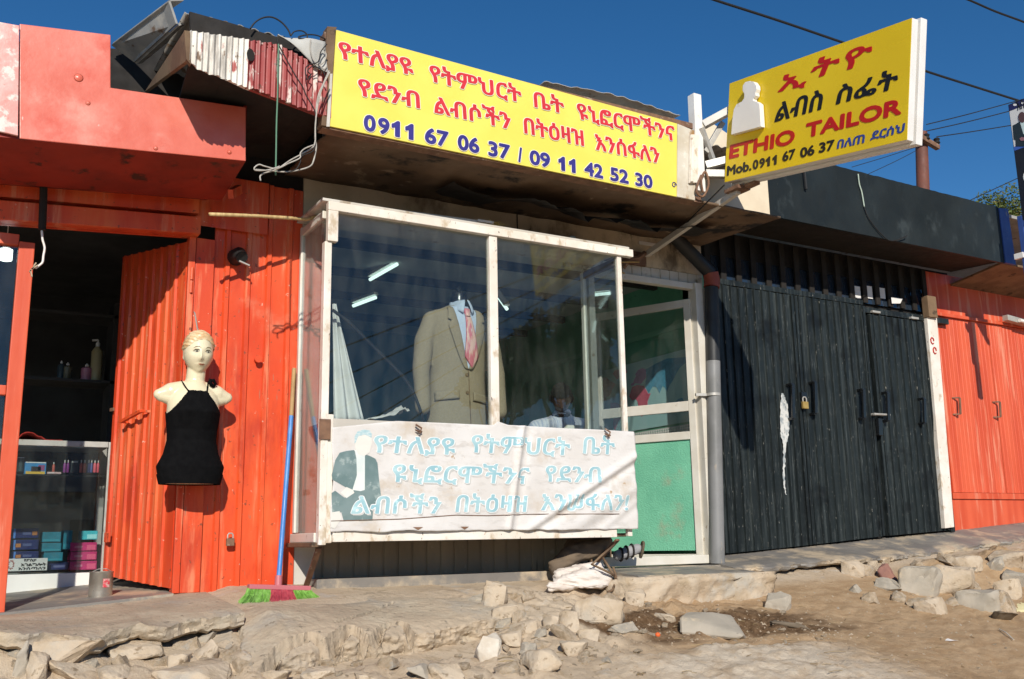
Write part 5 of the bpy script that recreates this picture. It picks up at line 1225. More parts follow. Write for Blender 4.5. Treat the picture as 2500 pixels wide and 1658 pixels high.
obj('lip_line', patch(bvh, [(-.018,-.0712),(.003,-.0725),(.023,-.0712),(.003,-.0705)], face, .002), m_brow, mq)
for sx in (-1, 1): obj('nostril', patch(bvh, [(sx*.0055+.004-.003,-.0500),(sx*.0055+.004+.003,-.0500),(sx*.0055+.004,-.0475)], face, .0012), m_brow, mq)
hk = MB(); hk.tube([V(MX+.01,5.60,2.80), V(MX+.008,5.55,2.78), V(MX+.012,5.47,2.66)], .004, 6); obj('hook', hk, m_galv, mq)
bs_ = MB(); bs_.box(MX-.02, MX+.035, MY+.10, 5.585, 2.16, 2.20); obj('back_bracket', bs_, m_galv, mq)

# ------------------------------------------------------------------ the suit on a tailor's dummy in the window
SXc, SYc, SZ = 2.735, 5.40, 2.945
sd = thing('suit_dummy', (SXc, SYc, 1.52), 'beige suit jacket with pink tie on a black tailor dummy in the window', 'dummy')
srp = [(-.00,.070,.056),(-.02,.115,.064),(-.045,.188,.074),(-.075,.214,.085),(-.12,.217,.098),(-.20,.206,.110),(-.32,.190,.112),(-.44,.184,.108),(-.56,.192,.112),(-.70,.206,.118),(-.84,.218,.122)]
def srad(z):
    zz = [p[0] for p in srp][::-1]; return float(np.interp(z, zz, [p[1] for p in srp][::-1])), float(np.interp(z, zz, [p[2] for p in srp][::-1]))
def sfront(x, z, off=0):
    rx, ry = srad(z); t = max(-1, min(1, x/rx)); return V(SXc+x, SYc-ry*math.sqrt(max(0, 1-t*t))-off, SZ+z)
mb = MB()
mb.loft([[V(SXc+rx*math.cos(2*math.pi*k/40), SYc+ry*math.sin(2*math.pi*k/40), SZ+z) for k in range(40)] for z, rx, ry in srp[::-1]])
for sx in (-1, 1):
    capsule(mb, [(SXc+sx*.175,SYc,SZ-.105),(SXc+sx*.232,SYc-.006,SZ-.24),(SXc+sx*.262,SYc-.025,SZ-.42),(SXc+sx*.262,SYc-.055,SZ-.66)], [.062,.060,.054,.048], 18)
jk, jn = fuse(mb, .009, 4)
m_tweed = pm('beige_wool', (.31,.245,.165), (.28,.22,.146), 90, rough=.95, bump=.0004, bs=300, spec=.1)
for i, p in enumerate(jk.v):                                              # soft creases of the cloth
    d = .004*fbm(p.x*9, p.y*9, p.z*5, 3); jk.v[i] = p+jn[i]*d
jacket = obj('jacket', jk, m_tweed, sd, smooth=True)
VB, VC = -.415, .018
def vline(z): t = (z+.005)/(VB+.005); return .085*(1-t)**.8+.002
def strip(fn, n=24, m=6, th=.003): return MB().sheet(fn, n, m, th)
m_shirt = pm('pale_blue_shirt', (.50,.56,.68), (.44,.50,.64), 50, rough=.8, stretch=(6,1,.1))
def shirt(u, v): z = -.01+(VB+.01)*v; w = vline(z)+.004; return sfront(VC+(2*u-1)*w, z, .0095-.006*abs(2*u-1))
obj('shirt', strip(shirt, 16, 24), m_shirt, sd, smooth=True)
m_tie = pm('pink_striped_tie', (.60,.16,.20), (.72,.45,.38), 14, vlo=.42, vhi=.58, rough=.5, stretch=(3,1,.7), layers=[((.70,.56,.50), 9, .60, .03, (2,1,.5))])
def tie(u, v):
    z = -.075+(VB+.085)*v; w = (.017+.030*min(1, v/.75) if v < .8 else .047*(1-v)/.2*.98+.002); return sfront(VC+.006+.014*v+(2*u-1)*w, z, .017+.006*math.sin(v*3.1)-.004*abs(2*u-1))
tie_o = obj('tie', strip(tie, 8, 28), m_tie, sd, smooth=True)
def knot(u, v): z = -.028-.052*v; w = .026-.010*v; return sfront(VC+.004+(2*u-1)*w, z, .026-.012*abs(2*u-1)**2)
obj('knot', strip(knot, 8, 6), m_tie, tie_o, smooth=True)
te = MB()
for s_ in (-1, 1): te.tube([tie(.5+.5*s_, k/26)-V(0,.001,0) for k in range(27)], .0022, 5)
obj('tie_edge', te, pm('crimson_edge', (.45,.02,.07), None, rough=.5), tie_o)
for s_ in (-1, 1):
    def col(u, v, s_=s_):                                                  # folded shirt collar
        a = V(SXc+VC+s_*(.006+.062*u), SYc-.085+.10*u*u, SZ+.030-.004*u); b = V(SXc+VC+s_*(.030+.055*u), SYc-.108+.115*u*u, SZ-.062+.040*u)
        return a.lerp(b, v)+V(0, -.006*math.sin(v*3.1), 0)
    obj('collar', strip(col, 10, 6, .002), m_shirt, sd, smooth=True)
    def lap(u, v, s_=s_):                                                  # lapel with a notch
        z = -.02+(VB+.02)*v; w0 = vline(z); ww = .020+.062*math.sin(min(1, v*2.6)*1.57)*(1-v)**.55 if v > .22 else .035+.03*(v/.22)
        if .22 < v < .30: ww *= .62+.38*(v-.22)/.08
        x = VC+s_*(w0-.004+ww*u); return sfront(x, z, .008+.010*math.sin(u*2.6)*(1-v*.6))
    obj('lapel', strip(lap, 10, 44, .004), m_tweed, jacket, smooth=True)
def neckring(mb, z, r): return None
nk = MB(); nk.lathe([(.058,-.03),(.056,.03),(.054,.075),(.046,.092),(.02,.098),(.006,.10)], (SXc+.012, SYc, SZ), 24); nk.lathe([(.006,.099),(.014,.108),(.016,.118),(.008,.130),(.004,.135)], (SXc+.012, SYc, SZ), 12)
obj('neck', nk, pm('black_gloss', (.012,.012,.013), None, rough=.2, spec=.6), sd, smooth=40)
cl = MB(); cl.tube([sfront(VC+.002+.010*k/14, VB-.0+(-.84-VB)*k/14, .0015) for k in range(15)], .0032, 5); obj('front_edge', cl, m_brown, jacket)
for z in (VB-.035, VB-.145):
    c = sfront(VC-.012, z, .004); b_ = MB(); b_.tube([c, c-V(0,.005,0)], .010, 12); obj('button', b_, m_brown, jacket)
for sx, z, w in ((-1,-.555,.075),(1,-.565,.075)):
    pk = MB(); pk.sheet(lambda u, v: sfront(sx*.115+(u-.5)*2*w*.9, z-.052*v+.015*(u-.5)*-sx, .009), 10, 4, .004); obj('pocket_flap', pk, m_tweed, jacket, smooth=True)
    sh_ = MB(); sh_.tube([sfront(sx*.115+(k/6-.5)*2*w*.9, z-.054+.015*(k/6-.5)*-sx, .003) for k in range(7)], .003, 5); obj('pocket_edge', sh_, m_brown, jacket)
pole = MB(); pole.tube([V(SXc,SYc,1.53), V(SXc,SYc,2.12)], .018, 10); pole.lathe([(.15,0),(.15,.012),(.03,.03)], (SXc,SYc,1.505), 20); obj('stand', pole, m_rustmetal, sd, smooth=40)

# ------------------------------------------------------------------ the tailor bent over his work inside the shop
px0 = V(4.20, 6.50, 0)
pr_ = thing('person', (4.20, 6.5, 1.30), 'seated man with bowed head in striped shirt working inside the shop', 'person')
mb = MB()
fw = V(-.55, -.83, 0).normalized(); sd_ = V(fw.y, -fw.x, 0)
hip = V(4.26, 6.62, 1.80); chest = V(4.20, 6.52, 2.18); shb = V(4.175, 6.46, 2.36); nk_ = V(4.15, 6.41, 2.46); hd_ = V(4.10, 6.33, 2.565)
capsule(mb, [hip, hip.lerp(chest, .5), chest, shb], [.155,.145,.160,.115], 18)
capsule(mb, [shb, nk_, hd_], [.07,.055,.052], 14)
for s_ in (-1, 1):
    sh_ = shb+sd_*s_*.19+V(0,0,-.02); el = sh_+sd_*s_*.07+fw*.10+V(0,0,-.27); wr_ = el+fw*.21-sd_*s_*.13+V(0,0,.0)
    capsule(mb, [shb+sd_*s_*.06, sh_], [.075,.068], 12); capsule(mb, [sh_, el], [.062,.048], 12); capsule(mb, [el, wr_], [.046,.030], 12)
    hand(mb, wr_+fw*.01, fw, V(0,0,1), -sd_*s_, 1.0, .35)
    hp_ = hip+sd_*s_*.09; kn = hp_+fw*.44+V(0,0,-.02); an = kn+fw*.02+V(0,0,-.42)
    capsule(mb, [hp_, kn], [.10,.068], 14); capsule(mb, [kn, an], [.064,.042], 12); capsule(mb, [an+V(0,0,-.03), an+fw*.14+V(0,0,-.04)], [.042,.034], 10)
yw = math.atan2(fw.x, -fw.y)
head_shape(mb, hd_, 1.0, yw, math.radians(38))
pb, pn = fuse(mb, .0075, 3)
obj('body', pb, pm('brown_skin', (.085,.038,.022), (.07,.03,.018), 6, rough=.5), pr_, smooth=True)
def arm_t(c): return abs((c-shb).dot(sd_))
def shirt_p(c):
    if c.z < 1.86 or c.z > 2.46: return False
    if c.z > 2.40 and (c-nk_).length < .062: return False
    return not (c.z < 2.16 and (c-hip).dot(fw) > .33)
ms = bpy.data.materials.get('x') or pm('striped_shirt', (.58,.58,.64), (.40,.42,.55), 70, vlo=.46, vhi=.54, rough=.85, stretch=(1,.2,.05))
obj('shirt', shell(pb, pn, shirt_p, .010, lambda p: .004*fbm(p.x*14, p.y*14, p.z*14, 3)), ms, pr_, smooth=True)
obj('trousers', shell(pb, pn, lambda c: 1.36 < c.z < 1.87 and (c-hip).length < .9 and not (c.z > 1.80 and (c-hip).dot(fw) > .46), .008), pm('dark_trousers', (.03,.03,.035), None, rough=.9), pr_, smooth=True)
hrot = (Matrix.Rotation(yw, 3, 'Z') @ Matrix.Rotation(math.radians(38), 3, 'X')).inverted()
def hair2(c):
    p = hrot @ (c-hd_)
    return p.length < .14 and (p.z > .048 or (p.y > 0 and p.z > -.055 and abs(p.x) < .085) or (p.z > .01 and p.y > -.035))
obj('hair', shell(pb, pn, hair2, .010, lambda p: .004*fbm(p.x*60, p.y*60, p.z*60, 2)), pm('black_hair', (.010,.009,.008), None, rough=.9, bump=.002, bs=200), pr_, smooth=True)
co = MB(); co.tube([nk_+V(.06*math.cos(a), .065*math.sin(a), -.005-.018*math.sin(a)) for a in [k*.5236 for k in range(13)]], .014, 8); obj('collar', co, ms, pr_, smooth=True)
stl = thing('stool', (4.28,6.64,1.30), 'wooden stool under the seated tailor', 'stool')
b_ = MB(); b_.box(4.10,4.46,6.46,6.82,1.60,1.645); obj('seat', b_, m_brown, stl, bevel=.006)
for sx in (-1,1):
    for sy in (-1,1): b_ = MB(); b_.bar(V(4.28+sx*.15,6.64+sy*.15,1.30), V(4.28+sx*.13,6.64+sy*.13,1.60), .035,.035); obj('leg', b_, m_brown, stl)
tbl = thing('work_table', (3.8,6.02,1.30), 'brown work table behind the display box', 'table')
b_ = MB(); b_.box(3.40,4.20,5.80,6.28,2.06,2.095); obj('tabletop', b_, m_brown, tbl, bevel=.004)
for sx in (-1,1):
    for sy in (-1,1): b_ = MB(); b_.bar(V(3.80+sx*.34,6.04+sy*.19,1.30), V(3.80+sx*.34,6.04+sy*.19,2.059), .045,.045); obj('leg', b_, m_brown, tbl)
sw = thing('sewing_machine', (4.02,5.95,2.095), 'small old sewing machine on the work table behind the glass', 'machine')
b_ = MB(); b_.box(3.82,4.18,5.87,6.03,2.096,2.125); obj('bed', b_, m_brown, sw, bevel=.006)
b_ = MB(); b_.tube([V(4.14,5.95,2.12),V(4.14,5.95,2.24),V(4.11,5.95,2.28),V(3.90,5.95,2.28),V(3.87,5.95,2.25),V(3.865,5.95,2.17)], [.034,.03,.03,.028,.028,.02], 12); obj('arm', b_, m_alu, sw, smooth=40)
b_ = MB(); b_.tube([V(4.175,5.95,2.255),V(4.195,5.95,2.255)], .058, 20); obj('hand_wheel', b_, m_galv, sw, smooth=40)
# ------------------------------------------------------------------ things in and on the display box
cu = MB()
ct0, cb0, cb1 = at(812,742,Y=5.30), at(815,1030,Y=5.24), at(893,1030,Y=5.34)
def curt(u, v): p = ct0.lerp(cb0.lerp(cb1, u), v) + V(.022*u*(1-v), -.0, 0); return p+V(0, .022*math.sin(u*15)*(.4+v), 0)
cu.sheet(curt, 40, 20, .003)
tag(obj('curtain', cu, pm('off_white_cloth', (.70,.68,.66), (.62,.60,.58), 6, rough=.9), smooth=True), 'off white gathered curtain hanging at the left side of the display box', 'curtain')
cb = MB(); cb.tube([at(x, y, Y=5.22) for x, y in ((812,757),(850,785),(900,835),(950,885),(985,920),(1008,955),(1022,990),(1036,1034))], .010, 8); tag(obj('cable', cb, m_black, smooth=True), 'thick black cable arching inside the display box', 'cable')
hp_c = at(940,1018,Y=5.26)
cr = MB(); cr.sheet(lambda u, v: V(hp_c.x-.17+.30*u, 5.20+.12*v+.01*math.sin(u*9), 2.17+.012+.12*u*u*(1-.6*abs(v-.5))*(1 if u < .92 else .75)+.014*fbm(u*4, v*4, 2, 3)), 24, 14, .004)
tag(obj('cloth', cr, pm('grey_white_cloth', (.60,.57,.54), (.52,.49,.46), 8, rough=.9), smooth=True), 'crumpled pale cloth lying on the display box floor', 'cloth')
ins = MB(); ins.box(bx0+.08, bx1-.04, BY+.012, 5.58, 2.150, 2.168); obj('display_shelf', ins, m_brown, box)
bm_ = MB(); a, b = Bx(890,508,5.20), Bx(1190,547,5.18); bm_.bar(a+V(0,0,.004), b+V(0,0,.004), .03, .018); bm_.bar(b+V(-.08,0,.006), b+V(.03,-.01,.004), .05, .016)
tag(obj('batten', bm_, m_whitesheet, bevel=.002), 'thin pale batten lying on top of the display box', 'batten')
tf = MB(); rnd = random.Random(2); c = Bx(1203,549,5.17)
for i in range(60):
    p = c+V(rnd.uniform(-.04,.05), rnd.uniform(-.02,.03), -.008); tf.tube([p, p+V(rnd.uniform(-.03,.03), rnd.uniform(-.02,.02), rnd.uniform(.01,.035)), p+V(rnd.uniform(-.05,.05), rnd.uniform(-.02,.02), rnd.uniform(0,.03))], .0013, 4)
tag(obj('straw_tuft', tf, pm('yellow_straw', (.50,.36,.10), (.42,.28,.08), 20, rough=.9)), 'small tuft of yellow straw on top of the display box', 'straw')
bl = thing('light_bulb', Bx(1397,585,5.22), 'small glass bulb standing behind the top rail of the display box', 'bulb')
c = Bx(1397,590,5.22); b_ = MB(); ellipsoid(b_, c+V(0,0,.01), .034, .034, .030); obj('globe', b_, pm('dusty_bulb_glass', (.42,.36,.28), None, rough=.15, spec=.8), bl, smooth=True); b_ = MB(); b_.tube([c+V(.02,0,-.006), c+V(.065,0,-.012)], .018, 10); obj('cap', b_, m_galv, bl)
sk = MB(); sk.tube([at(x, y, Y=yy) for x, y, yy in ((511,523,5.16),(560,525,5.20),(620,527,5.25),(700,532,5.32),(748,536,5.36),(800,520,5.45))], [.010,.011,.010,.011,.010,.010], 8)
tag(obj('cane', sk, pm('dry_cane', (.62,.46,.22), (.48,.33,.15), 8, rough=.7, stretch=(6,1,1)), smooth=True), 'dry yellow cane sticking out from the display box over the red wall', 'cane')
# map of the world on the green wall
mp0, mp1 = at(1687,848,X=GX-.01), at(1687,1028,X=GX-.01)
My0, My1, Mz0, Mz1 = 5.80, 7.35, mp1.z, mp0.z
wm = thing('world_map', (GX-.01, (My0+My1)/2, Mz0), 'pale blue world map poster hanging on the green wall', 'map')
b_ = MB(); b_.box(GX-.008, GX-.004, My0, My1, Mz0, Mz1); obj('sheet', b_, pm('map_sea', (.50,.78,.76), (.44,.72,.72), 4, rough=.4), wm)
conts = {'landmass_pink': ((.68,.13,.20), [[(-17,15),(-6,35),(10,37),(32,31),(43,12),(51,12),(40,-5),(40,-16),(32,-28),(20,-35),(14,-20),(9,0),(5,6),(-8,5)], [(-55,60),(-20,70),(-25,82),(-60,82),(-70,76)], [(-80,10),(-60,8),(-35,-6),(-40,-22),(-58,-38),(-68,-54),(-75,-45),(-71,-18),(-81,-5)]]),
 'landmass_violet': ((.42,.20,.42), [[(-9,37),(-9,43),(-2,44),(2,51),(8,57),(5,61),(15,69),(28,71),(40,66),(38,48),(28,41),(22,37),(15,39),(3,42),(0,38)]]),
 'landmass_teal': ((.10,.36,.52), [[(40,66),(70,73),(105,78),(140,73),(180,68),(160,60),(140,52),(128,40),(120,30),(108,20),(100,8),(95,17),(88,22),(78,8),(70,22),(58,26),(45,13),(36,28),(36,36),(40,46)], [(115,-22),(131,-12),(142,-11),(153,-28),(146,-39),(130,-32),(115,-34)]]),
 'landmass_rose': ((.62,.20,.26), [[(-165,62),(-155,71),(-125,70),(-95,72),(-80,62),(-60,50),(-70,42),(-81,27),(-97,24),(-90,16),(-105,20),(-117,33),(-124,46),(-140,60)]])}
for nm, (c, polys) in conts.items():
    b_ = MB()
    for pl_ in polys:
        b_.prism([V(GX-.0085, My1-(lo+180)/360*(My1-My0)*1.0, Mz0+(la+62)/150*(Mz1-Mz0)) for lo, la in pl_], (-.0012, 0, 0))
    obj('landmass', b_, pm(nm, c, tuple(min(1, x*1.25) for x in c), 30, rough=.45), wm)
lc = MB(); l0 = at(1690,1036,X=GX-.02); l1 = at(1690,1062,X=GX-.02)
for k in range(0, 46): y = 5.78+.030*k; lc.box(GX-.022, GX-.019, y, y+.012, l1.z, l0.z)
for k in range(5): z = l1.z+(l0.z-l1.z)*k/4; lc.box(GX-.0185, GX-.0165, 5.78, 7.14, z-.007, z+.007)
tag(obj('lace_cloth', lc, m_signwhite), 'strip of white lace hanging below the world map', 'lace')
# ceiling lamps in the tailor's room
m_tube = pm('lit_tube', (.75,.95,.88), None, rough=.3, emit=1.5)
for k, (xa, ya, xb, yb, lb) in enumerate(((903,683,970,645,'left upper fluorescent tube under the shop ceiling'),(862,747,918,726,'left lower fluorescent tube under the shop ceiling'),(1200,702,1238,755,'slanting fluorescent tube right of the suit'),(1430,722,1490,716,'fluorescent tube seen above the green wall'))):
    a, b = at(xa, ya, Y=(6.9, 7.1, 6.5, 6.5)[k]), at(xb, yb, Y=(6.6, 6.9, 6.3, 6.4)[k])
    L_ = thing('tube_lamp', a.lerp(b, .5), lb, 'lamp', 'fluorescent tubes in the tailor shop')
    t_ = MB(); t_.tube([a, b], .013, 10); obj('tube', t_, m_tube, L_, smooth=40)
    t_ = MB(); t_.bar(a+V(0,0,.032), b+V(0,0,.032), .05, .02); obj('batten', t_, m_signwhite, L_)
# ------------------------------------------------------------------ in front of the shops: broom, tin, sack, shoe
bh = at(679,1434,Y=5.27); bb = at(679,1475,Y=5.24)
bro = thing('broom', bb, 'broom with blue handle and green and pink bristles leaning on the wall', 'broom')
ht, hm_ = at(718,900,Y=5.56), at(711,1016,Y=5.50)
b_ = MB(); b_.tube([bh+V(0,0,.0), hm_], .0135, 12); obj('handle', b_, pm('blue_handle', (.06,.20,.52), (.09,.26,.58), 10, rough=.4, layers=[((.55,.55,.52), 40, .74, .02)]), bro, smooth=40)
b_ = MB(); b_.tube([hm_+V(0,0,.001), ht], .0125, 12); obj('handle_end', b_, pm('bare_wood', (.42,.27,.12), (.34,.21,.09), 8, rough=.7), bro, smooth=40, label='bare wooden handle end')
b_ = MB(); a, b = at(606,1432,Y=5.27), at(756,1436,Y=5.27); b_.bar(a, b, .05, .024); b_.tube([bh+V(0,0,-.005), bh+V(.004,.01,.06)], .02, 10); obj('head', b_, pm('pink_plastic', (.48,.14,.16), None, rough=.5), bro, bevel=.004)
rnd = random.Random(8)
zg = bb.z
for k, (u0, u1, c1, c2) in enumerate(((0,.34,(.17,.38,.06),(.26,.50,.12)),(.34,.69,(.42,.05,.08),(.55,.10,.13)),(.69,1,(.18,.40,.06),(.28,.52,.12)))):
    m_ = MB()
    for i in range(620):
        u = rnd.uniform(u0, u1); p = a.lerp(b, u)+V(0, rnd.uniform(-.02,.02), -.006)
        sp_ = (u-.5)*.10+rnd.uniform(-.012,.012); e_ = V(p.x+sp_, p.y-.02+rnd.uniform(-.03,.035), zg+rnd.uniform(-.004,.02)); md = p.lerp(e_, .55)+V(-sp_*.25, -.006, .008)
        m_.tube([p, md, e_], [.0017,.0016,.0011], 3)
    obj('bristles', m_, pm('bristle_%d' % k, c1, c2, 40, rough=.6), bro)
tc_ = V(.790, 5.80, 1.236); tr_ = .060
tin = thing('tin_can', tc_, 'open silver tin can with small red label on the shop floor', 'tin')
b_ = MB(); b_.lathe([(tr_*.98,0),(tr_,.004),(tr_,.126),(tr_*1.03,.129),(tr_*1.03,.134),(tr_*.95,.134),(tr_*.95,.006),(.002,.006)], tc_, 36); obj('body', b_, pm('dull_tinplate', (.55,.52,.46), (.40,.36,.30), 9, rough=.35, metal=.75, layers=[((.30,.20,.12), 14, .66, .05)]), tin, smooth=40)
b_ = MB(); b_.sheet(lambda u, v: tc_+V((tr_+.002)*math.cos(-1.55+u*.62), (tr_+.002)*math.sin(-1.55+u*.62), .052+.045*v), 8, 3, .001); obj('label', b_, pm('tin_label', (.60,.45,.40), (.62,.05,.07), 60, rough=.6), tin)
b_ = MB(); b_.tube([tc_+V(-.06,0,.125), tc_+V(-.02,-.03,.148), tc_+V(.02,-.03,.148), tc_+V(.06,0,.125)], .002, 6); obj('wire_handle', b_, m_galv, tin)
# sack with straps, dark folded cloth and shoe under the box
sk_ = thing('sack', at(1430,1425,Y=5.15), 'white cloth sack with dark straps lying under the display box', 'sack')
mb = MB(); p = lambda x, y, Y: at(x, y, Y=Y)
capsule(mb, [p(1345,1432,5.12), p(1385,1420,5.12), p(1430,1408,5.12), p(1470,1402,5.12), p(1494,1412,5.12)], [.035,.060,.075,.070,.025], 16)
capsule(mb, [p(1365,1402,5.22), p(1410,1388,5.20), p(1460,1380,5.18)], [.050,.060,.050], 14); ellipsoid(mb, p(1440,1428,5.08), .13, .06, .035)
sb2, sn = fuse(mb, .008, 3)
for i, q_ in enumerate(sb2.v): d_ = .020*fbm(q_.x*6+q_.z*9, q_.y*8, q_.z*16, 4)-.016*abs(fbm(q_.x*5+q_.z*16, q_.y*12, q_.z*26+q_.x*9, 3)); sb2.v[i] = q_+sn[i]*d_; sb2.v[i].z = 1.185+(sb2.v[i].z-1.185)*.86
obj('bag', sb2, pm('white_sack_cloth', (.70,.64,.58), (.62,.54,.47), 7, rough=.9, layers=[((.40,.30,.22), 6, .68, .06)]), sk_, smooth=True)
b_ = MB()
for pts in ([(1500,1330,5.16),(1470,1355,5.10),(1445,1378,5.05),(1475,1392,5.03),(1500,1405,5.04)], [(1472,1362,5.12),(1490,1390,5.06),(1502,1410,5.05),(1506,1418,5.05)], [(1497,1385,5.08),(1506,1412,5.05),(1496,1440,5.02),(1484,1446,5.02)]): b_.tube([p(*q_) for q_ in pts], .008, 6)
obj('strap', b_, m_brown, sk_, smooth=True)
cl2 = MB(); capsule(cl2, [p(1360,1385,5.36), p(1400,1352,5.36), p(1440,1340,5.36), p(1478,1330,5.36)], [.06,.07,.06,.05], 14); capsule(cl2, [p(1395,1335,5.40), p(1440,1322,5.40), p(1475,1315,5.42)], [.05,.055,.05], 12)
cb2, cn2 = fuse(cl2, .009, 3)
for i, q_ in enumerate(cb2.v): cb2.v[i] = q_+cn2[i]*.016*fbm(q_.x*8, q_.y*8, q_.z*18, 4)
tag(obj('cloth', cb2, pm('brown_folded_cloth', (.17,.125,.085), (.12,.09,.065), 7, rough=.95), smooth=True, loc=p(1420,1385,5.36)), 'brown folded cloth stuffed under the display box', 'cloth')
sh = thing('shoe', p(1535,1378,5.44), 'grey strapped sandal with lugged sole by the green door', 'shoe')
mb = MB(); s0, s1 = p(1508,1356,5.42), p(1556,1340,5.38)
capsule(mb, [s0, s0.lerp(s1, .5), s1], [.034,.038,.034], 12); fb, fn_ = fuse(mb, .005, 2); obj('upper', fb, pm('grey_shoe', (.20,.20,.21), (.30,.30,.31), 20, rough=.7), sh, smooth=True)
b_ = MB(); nrm_ = V(.86,-.35,-.2).normalized(); t1 = nrm_.cross(V(0,0,1)).normalized(); t2 = t1.cross(nrm_); c = s1+V(.012,-.02,-.004)
b_.prism([c+t1*.036*math.cos(a)*(1+.2*math.sin(a))+t2*.058*math.sin(a) for a in [k*.3927 for k in range(16)]], nrm_*.016); obj('sole', b_, pm('sole_rubber', (.07,.055,.045), (.12,.09,.05), 60, rough=.8, bump=.003, bs=90), sh, bevel=.003)
for k in range(3): b_ = MB(); q_ = s0.lerp(s1, .15+.28*k); b_.tube([q_+V(.036*math.cos(a)*.3, .040*math.cos(a), .042*math.sin(a)) for a in [j*.5236 for j in range(13)]], .007, 6); obj('strap', b_, m_black, sh, smooth=True)
fr_ = MB(); c, _ = on_ground(1606,1556); ellipsoid(fr_, c+V(0,0,.012), .014, .014, .013, 14, 10); fo = obj('fruit', fr_, pm('orange_peel', (.75,.13,.03), None, rough=.5), smooth=True, loc=c); tag(fo, 'small bright orange fruit on the wet soil', 'fruit')
st2 = MB(); ellipsoid(st2, c+V(.002,-.002,.0255), .0025, .0025, .003, 6, 5); obj('stem', st2, m_brown, fo)
# yellow sheet of plastic on the rocks at the right edge
ys = MB(); y0 = at(2385,1492,Y=4.45)
ys.sheet(lambda u, v: V(y0.x+.75*u, y0.y+.05-.20*v+.25*(1-v), y0.z+.045*math.sin(u*2.4+.3)+.03*math.sin(v*3)-.065*v+.012*fbm(u*5, v*5, 3, 3)), 40, 20, .012)
tag(obj('plastic_sack', ys, m_yelcloth, smooth=True), 'pale yellow plastic sack spread on rocks at the right edge', 'sack')
# ------------------------------------------------------------------ goods in the red shop
CY = 6.6
C_ = lambda x, y, Y=CY: at(x, y, Y=Y)
c0, c1 = C_(-40,1436), C_(262,1424); cz0, cz1 = C_(150,1431).z, C_(150,1076).z
sc_ = thing('showcase', ((c0.x+c1.x)/2, CY, cz0), 'aluminium framed glass showcase just inside the red shop', 'showcase')
b_ = MB(); b_.box(c0.x, c1.x, CY, CY+.40, cz0-.03, C_(150,1400).z); obj('plinth', b_, m_signwhite, sc_, bevel=.003)
ztop = cz1
b_ = MB(); b_.box(c0.x, c1.x-.045, CY-.01, CY+.41, ztop-.035, ztop); b_.box(c1.x-.043, c1.x, CY-.012, CY+.03, C_(150,1400).z+.001, ztop-.001); b_.box(c1.x-.043, c1.x, CY+.37, CY+.41, C_(150,1400).z+.001, ztop-.001); obj('frame', b_, m_galv, sc_, bevel=.003)
zs = C_(150,1158).z; b_ = MB(); b_.box(c0.x, c1.x-.046, CY+.06, CY+.36, zs-.008, zs); obj('shelf', b_, m_glass_side, sc_)
b_ = MB(); b_.box(c0.x, c1.x-.046, CY+.002, CY+.006, C_(150,1400).z+.002, ztop-.037); obj('pane', b_, m_glass_clear, sc_)
b_ = MB(); b_.box(c0.x, c1.x-.046, CY+.385, CY+.395, C_(150,1400).z+.002, ztop-.037); obj('back_panel', b_, m_black, sc_)
zf = C_(150,1396).z+.003
def carton(name, x0, y0, x1, y1, Y, dep, col, lab, cat, stripe=None, group=None, dark=None):
    """a packet whose front fills (x0,y0)-(x1,y1) of the photograph, standing at depth Y"""
    a, b = C_(x0, y1, Y), C_(x1, y0, Y)
    t = thing(name, ((a.x+b.x)/2, Y, a.z), lab, cat, group)
    m_ = pm(name+'_paper', col, tuple(c*.8 for c in col), 18, rough=.45)
    q_ = MB(); q_.box(a.x, b.x, Y, Y+dep, a.z, b.z); obj('carton', q_, m_, t, bevel=.003)
    if stripe:
        for (u0, v0, u1, v1, c) in stripe:
            q_ = MB(); q_.box(a.x+(b.x-a.x)*u0, a.x+(b.x-a.x)*u1, Y-.0022, Y-.0004, a.z+(b.z-a.z)*v0, a.z+(b.z-a.z)*v1); obj('print', q_, pm('print', c, None, rough=.45), t)
    return t
z9 = lambda x, y: (x/3.732, 1060+y/3.732)
def ct(name, x0, y0, x1, y1, *a, **k): p0_, p1_ = z9(x0, y0), z9(x1, y1); return carton(name, p0_[0], p0_[1], p1_[0], p1_[1], *a, **k)
navy = (.018,.028,.13); teal = (.02,.22,.30); pink = (.55,.02,.16)
for k, (y0, y1, l) in enumerate(((858,950,'top'),(960,1055,'middle'),(1065,1150,'bottom'))):
    ct('carton', 115, y0, 355, y1, CY+.10, .16, navy, f'dark blue carton, {l} of its stack in the showcase', 'carton', [(.08,.25,.30,.62,(.50,.20,.06)) if k else (.75,.3,.95,.7,(.45,.18,.06)), (.02,.0,.10,.98,(.10,.25,.62)), (.38,.35,.72,.62,(.10,.12,.26))], 'dark blue cartons in the showcase')
for k, (x0, y0, x1, y1, l) in enumerate(((383,890,560,985,'topmost of the teal stack'),(380,990,562,1072,'middle of the teal stack'),(395,1075,575,1160,'lowest of the teal stack'),(570,878,662,1050,'standing upright beside the teal stack'))):
    ct('packet', x0, y0, x1, y1, CY+.09+.02*(k == 3), .15, teal, f'teal packet in the showcase, {l}', 'packet', [(.06,.1,.94,.28,(.03,.30,.38))], 'teal packets in the showcase')
for k, (y0, y1, l) in enumerate(((985,1065,'top'),(1068,1150,'middle'),(1153,1240,'bottom'))):
    ct('packet', 640+k*-2, y0, 885, y1, CY+.08, .16, pink, f'pink packet, {l} of the pink stack in the showcase', 'packet', [(.62,.1,.95,.7,(.70,.10,.22)), (.15,.35,.45,.6,(.62,.18,.30))], 'pink packets in the showcase')
ct('packet', 740, 880, 892, 962, CY+.08, .15, (.05,.50,.58), 'bright cyan packet lying on the pink stack', 'packet', [(.35,.1,.95,.6,(.30,.72,.74))])
